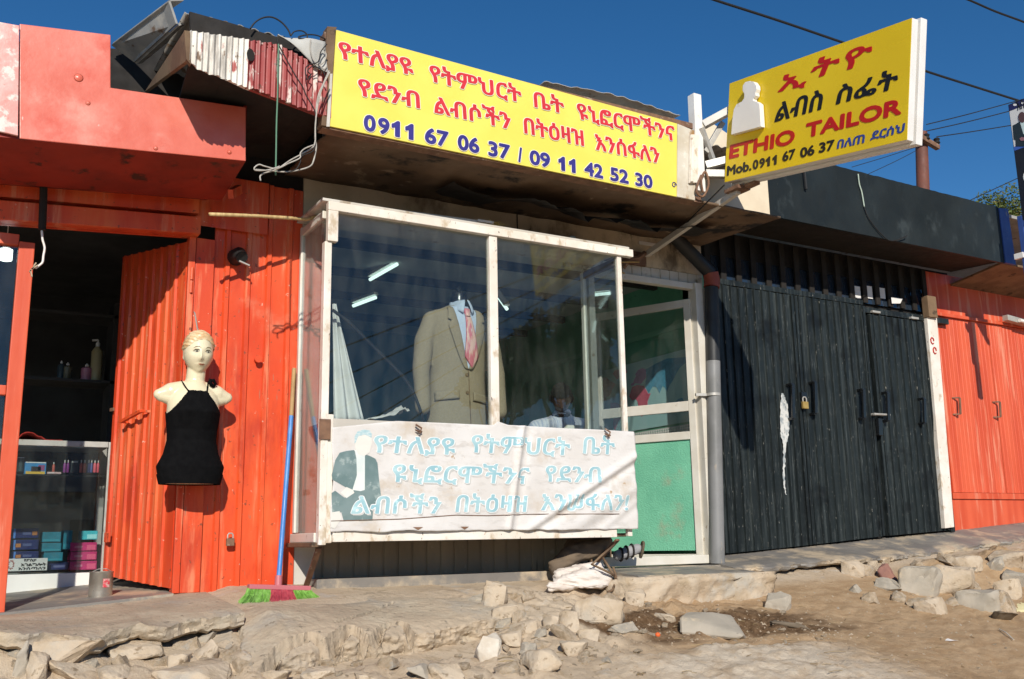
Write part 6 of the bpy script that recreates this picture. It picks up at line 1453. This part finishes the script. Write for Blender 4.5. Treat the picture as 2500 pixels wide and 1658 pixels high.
ct('carton', 440, 1165, 625, 1238, CY+.12, .15, navy, 'dark blue carton lying flat behind the paper card', 'carton', [(.25,.3,.85,.6,(.14,.15,.30))])
# paper card with three rows of Amharic letters
a, b = C_(*z9(70,1250), CY+.045), C_(*z9(435,1128), CY+.045)
cd = thing('sign_card', ((a.x+b.x)/2, CY+.045, a.z), 'white paper card with three rows of black Amharic letters in the showcase', 'sign')
q_ = MB(); q_.box(a.x, b.x, CY+.045, CY+.048, a.z, b.z); obj('card', q_, m_signwhite, cd)
m_ = MB()
for row, (wd, x0, x1, yb, yt) in enumerate((('የፖስታ',215,335,1162,1136),('አገልግሎት',190,425,1205,1172),('እንሰጣለን',165,420,1240,1208))):
    A, B = C_(*z9(x0, yb), CY+.0435), C_(*z9(x1, yt), CY+.0435); word(m_, wd, 'የ', A.x, B.x, A.z, B.z, lambda u, v, w_: V(u, CY+.0435-w_, v), 0, 0, bold=(.0016,.0012,6))
obj('lettering', m_, m_letter_black, cd)
q_ = MB(); A = C_(*z9(100,1190), CY+.0438)
for k in range(9): t = k*.7; q_.tube([A+V(.012*math.cos(t), 0, .02*math.sin(t)), A+V(.017*math.cos(t+.5), 0, .027*math.sin(t+.5))], .0035, 5)
obj('flower_print', q_, pm('faded_red_print', (.50,.20,.18), None, rough=.5), cd)
# upper shelf
t = ct('picture_box', 222, 255, 425, 362, CY+.09, .08, (.06,.30,.62), 'blue and yellow picture box on the showcase shelf', 'box', [(.05,.0,.95,.22,(.70,.45,.06)), (.30,.2,.75,.62,(.04,.03,.03)), (.62,.3,.92,.75,(.30,.08,.20)), (.02,.90,.98,.99,(.75,.75,.72))])
def bottle(x, y0, y1, w, col, lab, cat, cap=(.6,.6,.58), Y=None, grp=None, pump=False):
    Y = Y or CY+.12; a, b = C_(*z9(x, y1), Y), C_(*z9(x, y0), Y); r = abs(C_(*z9(x+w/2, y1), Y).x-a.x); h = b.z-a.z
    t = thing('bottle', a, lab, cat, grp); q_ = MB(); q_.lathe([(r*.9,0),(r,h*.04),(r,h*.62),(r*.8,h*.72),(r*.4,h*.78)], a, 14); obj('body', q_, pm('bottle_paint', col, tuple(c*.85 for c in col), 20, rough=.3), t, smooth=40)
    q_ = MB(); q_.lathe([(r*.42,h*.78),(r*.42,h*.97),(r*.3,h)], a, 10)
    if pump: q_.tube([a+V(0,0,h*.97), a+V(0,0,h*1.06), a+V(-r*.9,0,h*1.05)], r*.16, 6)
    obj('cap', q_, pm('cap_paint', cap, None, rough=.4), t, smooth=40); return t
for x, w, c, l in ((585,26,(.30,.06,.28),'left purple'),(615,26,(.26,.05,.24),'right purple'),(735,28,(.60,.10,.06),'left orange red'),(768,30,(.62,.12,.07),'right orange red'),(803,26,(.06,.09,.28),'left navy'),(830,22,(.08,.11,.30),'right navy'),(860,28,(.70,.12,.16),'left hot pink'),(890,24,(.66,.10,.14),'right hot pink')):
    bottle(x, 235, 350, w, c, f'{l} nail bottle on the showcase shelf', 'bottle', (.62,.60,.55), grp='small coloured bottles on the showcase shelf')
bottle(485, 255, 345, 26, (.60,.14,.10), 'salmon red lipstick bottle beside the picture box', 'bottle')
ct('carton', 640, 240, 718, 355, CY+.13, .06, (.025,.028,.03), 'black carton between purple and orange bottles', 'carton', [(.1,.82,.9,.95,(.5,.52,.48))])
ct('carton', 150, 210, 222, 345, CY+.15, .05, (.012,.02,.022), 'black carton with pale edges left of the picture box', 'carton', [(0,.93,1,1,(.30,.34,.34)), (.3,.05,.7,.9,(.05,.07,.07))])
ct('packet', 430, 345, 560, 362, CY+.10, .06, (.66,.45,.44), 'flat pale pink packet on the showcase shelf', 'packet', [(.1,.2,.5,.8,(.7,.6,.58))])
# bottles deep on the back shelf and red cloth on the showcase
def shelf_bottle(px, y0, y1, w, col, lab, pump=False):
    Y = 7.40; a, b = at(px, y1, Y=Y), at(px, y0, Y=Y); a.z = zsh+.001; r = w/2*.0031
    t = thing('bottle', a, lab, 'bottle'); h = b.z-a.z
    q_ = MB(); q_.lathe([(r*.95,0),(r,h*.05),(r,h*.72),(r*.6,h*.80),(r*.35,h*.84)], a, 16); obj('body', q_, pm('bottle_plastic', col, None, rough=.35), t, smooth=40)
    q_ = MB(); q_.lathe([(r*.36,h*.84),(r*.36,h*.93),(r*.15,h*.95),(r*.15,h)], a, 10)
    if pump: q_.tube([a+V(0,0,h), a+V(-r,0,h*.985)], r*.2, 6)
    obj('cap', q_, m_signwhite, t, smooth=40)
shelf_bottle(233, 830, 930, 25, (.42,.36,.20), 'tall cream pump bottle on the dark back shelf', True)
shelf_bottle(210, 888, 930, 24, (.50,.20,.30), 'short pink bottle beside the tall pump bottle')
shelf_bottle(162, 885, 940, 20, (.16,.14,.09), 'dim olive bottle on the dark back shelf')
shelf_bottle(146, 880, 940, 15, (.06,.09,.11), 'dim thin blue bottle on the dark back shelf')
shelf_bottle(207, 740, 775, 18, (.30,.26,.25), 'small pale bottle on the upper back shelf') if False else None
rc_ = MB(); q0 = C_(40,1066); rc_.sheet(lambda u, v: V(q0.x+.26*u, CY+.03+.3*v, ztop+.004+.045*math.sin(min(1,u*1.6)*3.0)*math.exp(-u*1.5)*(1-.3*v)*1.6+.008*fbm(u*6, v*6, 2, 3)), 26, 14, .006)
tag(obj('cloth', rc_, pm('red_cloth', (.36,.03,.02), (.28,.02,.015), 10, rough=.9), smooth=True), 'heap of red cloth on top of the showcase', 'cloth')
lb_ = thing('energy_bulb', at(14,620,Y=5.9), 'bright white bulb behind the left shop window', 'lamp'); c = at(14,622,Y=5.9)
q_ = MB(); q_.lathe([(.02,-.035),(.034,-.03),(.034,.03),(.02,.035)], c, 14); obj('globe', q_, pm('lit_bulb', (.9,1,.97), None, rough=.3, emit=3.0), lb_, smooth=40); q_ = MB(); q_.lathe([(.018,.0355),(.018,.075),(.004,.09)], c, 10); q_.tube([c+V(0,0,.09), V(c.x, c.y, 3.50)], .003, 5); obj('socket', q_, m_signwhite, lb_)
# ------------------------------------------------------------------ wires, fittings and small things on the red wall
m_wire_b = pm('black_wire', (.015,.015,.015), None, rough=.6); m_wire_w = pm('grey_white_wire', (.45,.42,.37), (.35,.32,.28), 30, rough=.6); m_wire_g = pm('green_wire', (.10,.22,.14), None, rough=.6)
def smooth_path(pts, n=6):
    P_ = [Vector(p) for p in pts]; out = []
    for i in range(len(P_)-1):
        p0, p1, p2, p3 = P_[max(i-1,0)], P_[i], P_[i+1], P_[min(i+2,len(P_)-1)]
        for k in range(n):
            t = k/n; out.append(.5*((2*p1)+(p2-p0)*t+(2*p0-5*p1+4*p2-p3)*t*t+(3*p1-p0-3*p2+p3)*t**3))
    return out+[P_[-1]]
def zz(x, y): return x/2.782, y/2.782
def wire(pts, r, mat, label, Y=4.64, dY=0.0, name='wire', cat='wire', group=None, z=zz):
    q_ = []
    for i, p in enumerate(pts): x, y = z(*p[:2]); q_.append(at(x, y, Y=(p[2] if len(p) > 2 else Y)))
    return tag(obj(name, MB().tube(smooth_path(q_), r, 6), mat, smooth=True), label, cat, group)
wire([(1700,195),(1735,150),(1790,120),(1850,118),(1910,150),(1955,200),(1975,245)], .0045, m_wire_b, 'black wire arching into the sky above the corrugated roof edge', 4.72)
wire([(1975,245),(2000,215),(2050,210),(2085,235),(2080,262),(2040,262),(2030,250),(2090,236),(2150,240),(2205,262)], .0038, m_wire_b, 'thin black wire curling beside the top of the long sign', 4.68)
wire([(2110,270),(2108,330),(2125,400),(2160,440),(2200,420),(2215,370),(2190,330),(2170,370),(2165,430),(2200,470),(2220,450)], .0035, m_wire_w, 'pale wire knotted beside the left end of the long sign', 4.66)
wire([(2220,300),(2180,350),(2160,420),(2100,440),(2075,470),(2085,540),(2110,510),(2090,480),(2130,450),(2190,480),(2210,520)], .0032, m_wire_b, 'dark wire tangle hanging over the red corrugated sheet', 4.64)
wire([(1880,260),(1900,320),(1960,430),(2010,520),(2055,590),(2080,650),(2110,700),(2140,760),(2150,830)], .0035, m_wire_b, 'dark wire running down across the red corrugated sheet', 4.62)
wire([(2235,480),(2200,560),(2165,640),(2150,720),(2145,830),(2140,930),(2148,1000),(2130,1090),(2105,1130),(2030,1155),(1940,1168),(1830,1160),(1735,1152)], .0042, m_wire_w, 'long pale wire looping below the left end of the long sign', 4.62)
wire([(2240,490),(2195,580),(2160,700),(2142,850),(2135,985),(2060,1040),(1970,1090),(1880,1150),(1800,1175),(1768,1195),(1770,1228)], .0040, m_wire_w, 'pale wire with bent end hanging in front of the red wall', 4.60)
wire([(2130,985),(2070,1010),(2040,1040),(2035,1075),(1960,1110),(1880,1145),(1800,1130),(1760,1118),(1728,1140),(1740,1158),(1820,1155),(1900,1130)], .0036, m_wire_w, 'pale wire coil hanging below the eaves', 4.58)
wire([(2140,990),(2120,1030),(2050,1060),(2040,1100),(2010,1150),(1950,1172)], .0030, m_wire_b, 'thin dark wire hanging in the pale coil', 4.59)
wire([(1892,300),(1888,450),(1885,640),(1878,850),(1875,1050),(1872,1190)], .0042, m_wire_g, 'green wire hanging straight down from the corrugated fascia', 4.62)
# dark conduit and white flex in the red doorway
t = thing('conduit', at(103,560,Y=5.46), 'dark conduit hanging under the canopy with a white flex at its end', 'conduit')
q_ = MB(); q_.tube([at(107,418,Y=5.46), at(106,480,Y=5.46), at(103,562,Y=5.46)], .020, 10); obj('pipe', q_, m_black, t, smooth=40)
q_ = MB(); q_.tube(smooth_path([at(x, y, Y=5.46) for x, y in ((102,563),(104,585),(109,605),(106,625),(104,640),(96,648),(86,655))]), .006, 6); obj('flex', q_, m_signwhite, t, smooth=True)
q_ = MB()
for (x0, y0), (x1, y1) in (((92,648),(76,658)),((84,650),(72,664)),((74,660),(78,676)),((88,642),(82,650))): q_.bar(at(x0, y0, Y=5.45), at(x1, y1, Y=5.45), .016, .006)
obj('connector', q_, pm('tan_connector', (.42,.33,.22), None, rough=.6), t)
lt_ = thing('wall_lamp', at(586,632,Y=5.52), 'small black wall lamp bracket in the shade line of the red wall', 'lamp')
c = at(586,628,Y=5.50); q_ = MB(); q_.tube([c+V(-.005,.09,.02), c+V(0,.02,.02), c+V(.004,-.03,-.01)], [.05,.045,.034], 12); obj('cup', q_, m_wire_b, lt_, smooth=40)
q_ = MB(); q_.bar(c+V(-.01,-.02,-.03), c+V(.05,-.02,-.05), .018, .008); obj('clip', q_, m_galv, lt_)
kn_ = MB(); c = at(630,877,Y=5.565); kn_.tube([c+V(0,.03,0), c, c+V(0,-.012,0)], [.016,.016,.022], 10); tag(obj('knob', kn_, m_red, smooth=40), 'small red knob on the ribbed red wall', 'knob')
def padlock(px, py, Y, label, mat, s=1.0):
    c = at(px, py, Y=Y); t = thing('padlock', c, label, 'padlock')
    q_ = MB(); q_.box(c.x-.024*s, c.x+.024*s, Y-.012, Y+.010, c.z-.032*s, c.z+.014*s); obj('body', q_, mat, t, bevel=.004)
    q_ = MB(); q_.tube([c+V(-.016*s,0,.0145*s), c+V(-.016*s,0,.034*s), c+V(-.009*s,0,.044*s), c+V(.009*s,0,.044*s), c+V(.016*s,0,.034*s), c+V(.016*s,0,.0145*s)], .0045*s, 8); obj('shackle', q_, m_galv, t, smooth=40)
padlock(1965, 986, DW-.045, 'brass padlock between the dark ribbed door leaves', pm('brass', (.62,.42,.14), (.52,.34,.10), 10, rough=.35, metal=.5), 1.25)
padlock(562, 1320, 5.555, 'dark padlock on the red wall near the ground', m_rustmetal, .9)
q_ = MB(); c = at(1962,968,Y=DW-.03); q_.box(c.x-.03, c.x+.03, DW-.04, DW-.012, c.z-.03, c.z+.035); o = obj('hasp', q_, bpy.data.materials['black_enamel'], bpy.data.objects['dark_shop'], bevel=.003)
# rain pipe beside the shop door
PY = 5.50
dp = thing('rain_pipe', at(1752,1374,Y=PY), 'grey rain pipe with red coupling standing between the shop fronts', 'pipe')
A = [at(1752,1376,Y=PY), at(1737,702,Y=PY)]; r_ = .052
m_pipe = pm('grey_pvc', (.22,.22,.22), (.17,.17,.165), 4, rough=.45, layers=[((.34,.28,.21), 8, .64, .05, (1,1,.4))])
m_pipe_d = pm('shadow_dark_pipe', (.020,.022,.024), (.03,.03,.03), 4, rough=.5)  # grey pipe darkened: the sign's shadow is put into this colour
q_ = MB(); B = A[0].lerp(A[1], .72); q_.tube([A[0], B], r_, 20); obj('lower_pipe', q_, m_pipe, dp, smooth=40)
q_ = MB(); q_.tube([B+V(0,0,.001), A[1]+V(0,0,.0)], r_*1.0, 20); obj('upper_pipe', q_, m_pipe_d, dp, smooth=40)
el = at(1737,668,Y=PY); q_ = MB(); q_.tube([A[1]+V(0,0,.001), A[1].lerp(el, .5)+V(.006,0,0), el+V(-.01,0,.0)], r_*1.16, 20); obj('coupling', q_, pm('rust_red_coupling', (.27,.06,.035), None, rough=.5), dp, smooth=40)
tp_ = at(1592,522,Y=PY+.02); q_ = MB(); q_.tube([el+V(-.012,0,.003), tp_, tp_+V(-.25,.1,.2)], r_, 20); obj('slanting_pipe', q_, m_pipe_d, dp, smooth=40)
cc = at(1741,964,Y=PY); q_ = MB(); q_.tube([cc+V(0,0,-.010), cc+V(0,0,.010)], r_*1.07, 20); q_.bar(cc+V(-.05,.02,0), cc+V(-.13,.045,0), .02, .02); obj('clamp', q_, m_galv, dp, smooth=40)
# loose wire on the slate fascia
wire([(2095,425,DY-.02),(2098,450,DY-.012),(2104,470,DY-.012),(2110,505,DY-.012)], .006, pm('pale_green_wire', (.40,.48,.40), None, rough=.6), 'pale painted wire on the upper slate fascia', z=lambda x, y: (x, y))
wire([(2110,506,DY-.012),(2122,535,DY-.012),(2150,570,DY-.014),(2175,588,DY-.02),(2205,580,DY-.03),(2215,575,DY-.03)], .005, m_wire_b, 'black wire curling across the lower slate fascia', z=lambda x, y: (x, y))
hk_ = MB(); a, b = at(1962,405,Y=DY-.02), at(1968,462,Y=DY-.02); hk_.tube([a, b], .012, 6); tag(obj('iron_rod', hk_, m_wire_b), 'black iron rod stub hanging on the slate fascia under the yellow light box', 'rod')
wire([(1768,452,4.3),(1700,520,4.9),(1640,580,5.35),(1592,622,5.56)], .005, m_wire_b, 'thin black wire running beside the strut of the light box sign', z=lambda x, y: (x, y))
wire([(1525,668,5.3),(1480,645,5.4),(1500,640,5.45),(1560,640,5.52)], .006, pm('ochre_wire', (.45,.28,.10), None, rough=.6), 'ochre wire from the display box to the wall bracket', z=lambda x, y: (x, y))
wire([(1716,470,4.70),(1712,440,4.68),(1722,420,4.68),(1730,450,4.68),(1716,480,4.70),(1700,465,4.69),(1712,428,4.69)], .008, m_rustmetal, 'twisted rusty wire at the foot of the bracket post', z=lambda x, y: (x, y))
# ------------------------------------------------------------------ the printed banner on a blue frame at the right edge
XB = 8.02
G_ = lambda x, y, X=XB: at(x, y, X=X)
pbx = thing('printed_banner', G_(2490,520), 'tall printed banner of a man in a dark suit at the right edge', 'banner')
e0, e1 = G_(2467,254), G_(2491,540); yi = (e0.y+e1.y)/2; zt_, zb_ = e0.z, e1.z; yo = yi-.62
def bq(mb, y0, y1, z0, z1, d=0): return mb.box(XB-d-.0012, XB-d, y1, y0, z0, z1)
q_ = MB(); q_.box(XB+.0005, XB+.014, yo, yi, zb_, zt_); obj('board', q_, pm('black_print', (.014,.014,.018), None, rough=.5), pbx)
zA, zB_, zC = G_(2469,270).z, G_(2478,358).z, G_(2480,367).z
q_ = MB(); bq(q_, yi-.005, yo, zA, zt_-.008); obj('top_band', q_, pm('navy_print', (.02,.02,.09), None, rough=.5), pbx)
q_ = MB(); bq(q_, yi-.005, yo, zB_, zA-.002); obj('white_field', q_, pm('pale_print', (.66,.64,.62), None, rough=.5), pbx)
q_ = MB(); bq(q_, yi-.005, yo, zC, zB_-.002); obj('blue_band', q_, pm('blue_print', (.05,.12,.42), None, rough=.5), pbx)
def gp(mb, pts, d): return mb.prism([G_(x, y, XB-d) for x, y in pts], (.0008, 0, 0))
g6 = lambda x, y: (2380+x/6.03, 220+y/6.03)
q_ = MB(); gp(q_, [g6(*p) for p in ((555,522),(600,500),(655,465),(690,475),(760,470),(820,500),(830,830),(600,830),(598,740),(570,725))], .003); obj('printed_suit', q_, pm('dark_suit_print', (.02,.03,.035), None, rough=.5), pbx)
q_ = MB(); gp(q_, [g6(*p) for p in ((664,470),(700,482),(740,470),(735,650),(715,650))], .0045); obj('printed_shirt', q_, pm('shirt_print', (.55,.66,.64), None, rough=.5), pbx)
q_ = MB(); gp(q_, [g6(692+54*math.cos(k*.449), 400+80*math.sin(k*.449)) for k in range(14)], .006); obj('printed_head', q_, pm('brown_print', (.10,.05,.05), None, rough=.5), pbx)
q_ = MB(); gp(q_, [g6(*p) for p in ((655,715),(690,690),(740,700),(740,740),(680,748))], .006); obj('printed_hand', q_, pm('hand_print', (.30,.14,.16), None, rough=.5), pbx)
for x in (590, 700):
    q_ = MB(); gp(q_, [g6(x+28*math.cos(k*.785), 217-14*(x > 600)*2+17*math.sin(k*.785)) for k in range(8)], .003); obj('white_spot', q_, m_signwhite, pbx)
q_ = MB(); gp(q_, [g6(755+45*math.cos(k*.52), 1275+75*math.sin(k*.52)) for k in range(12)], .003); obj('white_disc', q_, m_signwhite, pbx)
m_ = MB(); a_, b_2 = G_(*g6(628,305)), G_(*g6(800,250)); word(m_, 'አስተ', 'አ', 0, 1, 0, 1, lambda u, v, w_: V(XB-.003-w_, a_.y+(b_2.y-a_.y)*u, a_.z+.085*v), 0, 0, bold=(.012,.012,6)); obj('lettering', m_, m_letter_black, pbx)
q_ = MB(); q_.box(XB-.0, XB+.05, yi+.002, yi+.05, zb_-.62, zb_+.05); q_.box(XB, XB+.04, yo, yi, zb_-.05, zb_-.002); obj('frame', q_, m_bluepaint, pbx, bevel=.003)
q_ = MB(); q_.tube([V(XB+.03, yi-.05, zb_-.9), V(XB+.03, yi-.05, zb_-.06)], .035, 10); obj('tube_post', q_, m_galv, pbx, smooth=40)
q_ = MB(); q_.bar(G_(2478,628)+V(0,0,0), G_(2500,622), .03, .05); obj('cross_bar', q_, m_signwhite, pbx, bevel=.003)
fl2 = thing('tube_light', T(2478,783,5.68), 'grey fluorescent tube fitting on the right red shop', 'lamp')
a, b = T(2454,776,5.68), T(2530,797,5.68); q_ = MB(); q_.bar(a, b, .06, .055); obj('housing', q_, m_galv, fl2, bevel=.004); q_ = MB(); q_.tube([a.lerp(b,.3)+V(0,-.05,-.01), b+V(0,-.05,-.01)], .018, 10); obj('tube', q_, m_signwhite, fl2, smooth=40)
# ------------------------------------------------------------------ behind the shops: pole, overhead lines, tree
UY = 9.0
up = thing('utility_pole', at(2255,520,Y=UY), 'rust red utility pole with crossarm rising behind the slate fascia', 'pole')
pb0, pt0 = at(2258,600,Y=UY), at(2249,325,Y=UY); q_ = MB(); q_.tube([V(pb0.x, UY, -.2), pb0, pt0], [.11,.10,.088], 16); obj('pole', q_, pm('rust_red_iron', (.17,.06,.04), (.13,.05,.035), 4, rough=.7), up, smooth=40)
q_ = MB(); a, b = at(2235,328,Y=UY-.12), at(2290,361,Y=UY-.12); q_.bar(a, b, .07, .07); obj('crossarm', q_, m_rustmetal, up)
for x, y in ((2262,335),(2287,345)):
    c = at(x, y, Y=UY-.13); q_ = MB(); q_.lathe([(.03,-.05),(.05,-.03),(.035,0),(.05,.03),(.03,.05)], c, 12); obj('insulator', q_, m_wire_b, up, smooth=40)
def line(pts, r, label, Y=9.0, sag=0):
    q_ = [at(x, y, Y=(yy[0] if yy else Y)) for x, y, *yy in pts]
    tag(obj('power_line', MB().tube(smooth_path(q_, 8), r, 6), m_wire_b, smooth=True), label, 'power line', 'overhead lines behind the shops')
line([(1700,-18),(1745,0),(1900,50),(2055,103),(2255,172),(2380,212),(2500,250),(2560,270)], .022, 'thickest overhead line passing behind the yellow light box', 10)
line([(2340,-10),(2375,4),(2430,28),(2500,54),(2560,80)], .022, 'overhead line crossing the top right corner', 10)
line([(2262,304),(2360,280),(2470,250),(2560,225)], .008, 'topmost of three thin lines running right from the pole')
line([(2262,320),(2360,298),(2470,270),(2560,245)], .008, 'middle of three thin lines running right from the pole')
line([(2287,334),(2370,322),(2470,306),(2560,292)], .008, 'lowest of three thin lines running right from the pole')
line([(2345,500),(2420,465),(2500,428),(2560,400)], .010, 'thin line slanting up in front of the tree', 12)
line([(2080,408),(2160,384),(2240,358)], .006, 'short thin line under the yellow light box', 11)
line([(2120,425),(2190,392),(2240,366)], .006, 'lower short thin line under the yellow light box', 11)
m_leaf = pm('leaf_green', (.075,.105,.022), (.12,.15,.04), 2.5, rough=.6, spec=.25); m_leaf2 = pm('dry_leaf', (.16,.13,.04), (.10,.10,.03), 3, rough=.7, spec=.2); m_bark = pm('bark', (.12,.085,.055), (.08,.055,.035), 6, rough=.9, bump=.01, bs=14)
def tree(base, h, rad, cz, n, leaf, seed, label, blobs=9, squash=.8):
    rnd = random.Random(seed); base = Vector(base); t = thing('tree', base, label, 'tree')
    top = base+V(0, 0, h*.62); q_ = MB(); q_.tube([base, base.lerp(top, .5)+V(.06*h*.2, 0, 0), top], [rad*.10, rad*.075, rad*.05], 10)
    cs = []
    for i in range(blobs):
        a = rnd.uniform(0, 6.28); rr = rad*rnd.uniform(.15, .72); c = V(base.x+rr*math.cos(a), base.y+rr*math.sin(a), cz+rnd.uniform(-.5, .55)*rad*squash); cs.append((c, rad*rnd.uniform(.28, .48)))
        st_ = base.lerp(top, rnd.uniform(.55, 1)); q_.tube([st_, st_.lerp(c, .6)+V(0, 0, .05*rad), c], [rad*.035, rad*.02, rad*.008], 6)
    obj('trunk', q_, m_bark, t, smooth=True)
    L_ = MB(); L2_ = MB()
    for i in range(n):
        c, r = cs[rnd.randrange(len(cs))]; d = Vector((rnd.gauss(0,1), rnd.gauss(0,1), rnd.gauss(0,1))).normalized(); p = c+d*r*rnd.uniform(.35, 1.05)**.6
        u = Vector((rnd.gauss(0,1), rnd.gauss(0,1), rnd.gauss(0,.6))).normalized(); w = u.orthogonal().normalized(); w = (w*math.cos(i)+u.cross(w)*math.sin(i))
        s = leaf*rnd.uniform(.6, 1.3)
        (L_ if rnd.random() < .8 else L2_).add([p-u*s, p+w*s*.42+u*s*.1, p+u*s, p-w*s*.42+u*s*.1], [(0,1,2,3)])
    cr = obj('crown', L_, m_leaf, t); obj('dry_leaves', L2_, m_leaf2, t, label='yellowing leaves')
    return t
c = at(2468,520,Y=16); tree((c.x+.3, 16, .3), c.z+.4, 1.15, c.z-.05, 5200, .055, 4, 'leafy green tree behind the slate fascia at the right', 12)
# across the street: what the window glass mirrors (a tree, roofs, overhead lines)
def mirr(px, py, D): p = at(px, py, Y=BY+D); return V(p.x, 2*BY-p.y, p.z)
c = mirr(1390, 850, 17.0); ct_ = mirr(1390, 690, 17.0)
R0 = (ct_.z-c.z)*1.0
tree((c.x, c.y, 0), c.z, R0*1.0, c.z, 9000, .14, 9, 'broad tree across the street mirrored in the window', 14, 1.0)
c = mirr(1330, 900, 18.5); tree((c.x-1.5, c.y, 0), c.z, R0*.72, c.z-.3, 5000, .14, 12, 'smaller tree across the street left of the broad tree', 10, .9)
hse = thing('house', (9, -16, 0), 'low house with a tin roof across the street', 'house')
q_ = MB(); q_.box(-6, 26, -20, -15, 0, 3.0); obj('wall', q_, m_cream, hse); q_ = MB(); q_.prism([V(-6.5,-14.6,2.9), V(-6.5,-20.4,2.9), V(-6.5,-17.5,4.3)], (33,0,0)); obj('roof', q_, m_grey_zinc, hse)
for k in range(5): q_ = MB(); q_.box(-3+6*k, -1.8+6*k, -14.99, -14.95, .9, 2.2); obj('window', q_, m_darkglass, hse)
for k in range(5):
    a, b = mirr(1215, 700+44*k, 9+k*.6), mirr(1500, 590+22*k, 9+k*.6); d = (b-a); a = a-d*1.5; b = b+d*1.5
    q_ = MB().tube([a, a.lerp(b,.5)+V(0,0,-.05), b], .012, 6); tag(obj('power_line', q_, m_wire_b), 'overhead line across the street mirrored in the window', 'power line', 'lines across the street')
p_, _ = on_ground(2320,1570); q_ = MB(); q_.sheet(lambda u, v: p_+V(.07*u, .035*v, .012+.010*math.sin(u*4)*v), 6, 4, .001); tag(obj('paper_scrap', q_, m_signwhite), 'small white scrap of paper on the trodden dirt slope', 'paper')
q_ = MB(); a, _ = on_ground(2440,1540); b, _ = on_ground(2475,1566); q_.tube([a+V(0,0,.01), a.lerp(b,.5)+V(0,0,.02), b+V(0,0,.01)], .004, 5); tag(obj('twig', q_, m_whitesheet), 'pale twig on the dirt below the yellow sack', 'twig')
q_ = MB(); a, _ = on_ground(1630,1588); b, _ = on_ground(1668,1600)
rnd = random.Random(21); q_ = MB()
for i in range(70):
    px_, py_ = rnd.uniform(1150, 2450), rnd.uniform(1480, 1650); a, t_ = on_ground(px_, py_); an = rnd.uniform(0, 3.1); L_ = rnd.uniform(.02, .07)
    q_.tube([a+V(-L_*math.cos(an), -L_*math.sin(an)*.5, .006), a+V(0,0,.010), a+V(L_*math.cos(an), L_*math.sin(an)*.5, .006)], .0018, 4)
o = obj('straw_litter', q_, pm('dry_straw', (.34,.25,.13), (.20,.14,.07), 20, rough=.9)); o['kind'] = 'stuff'
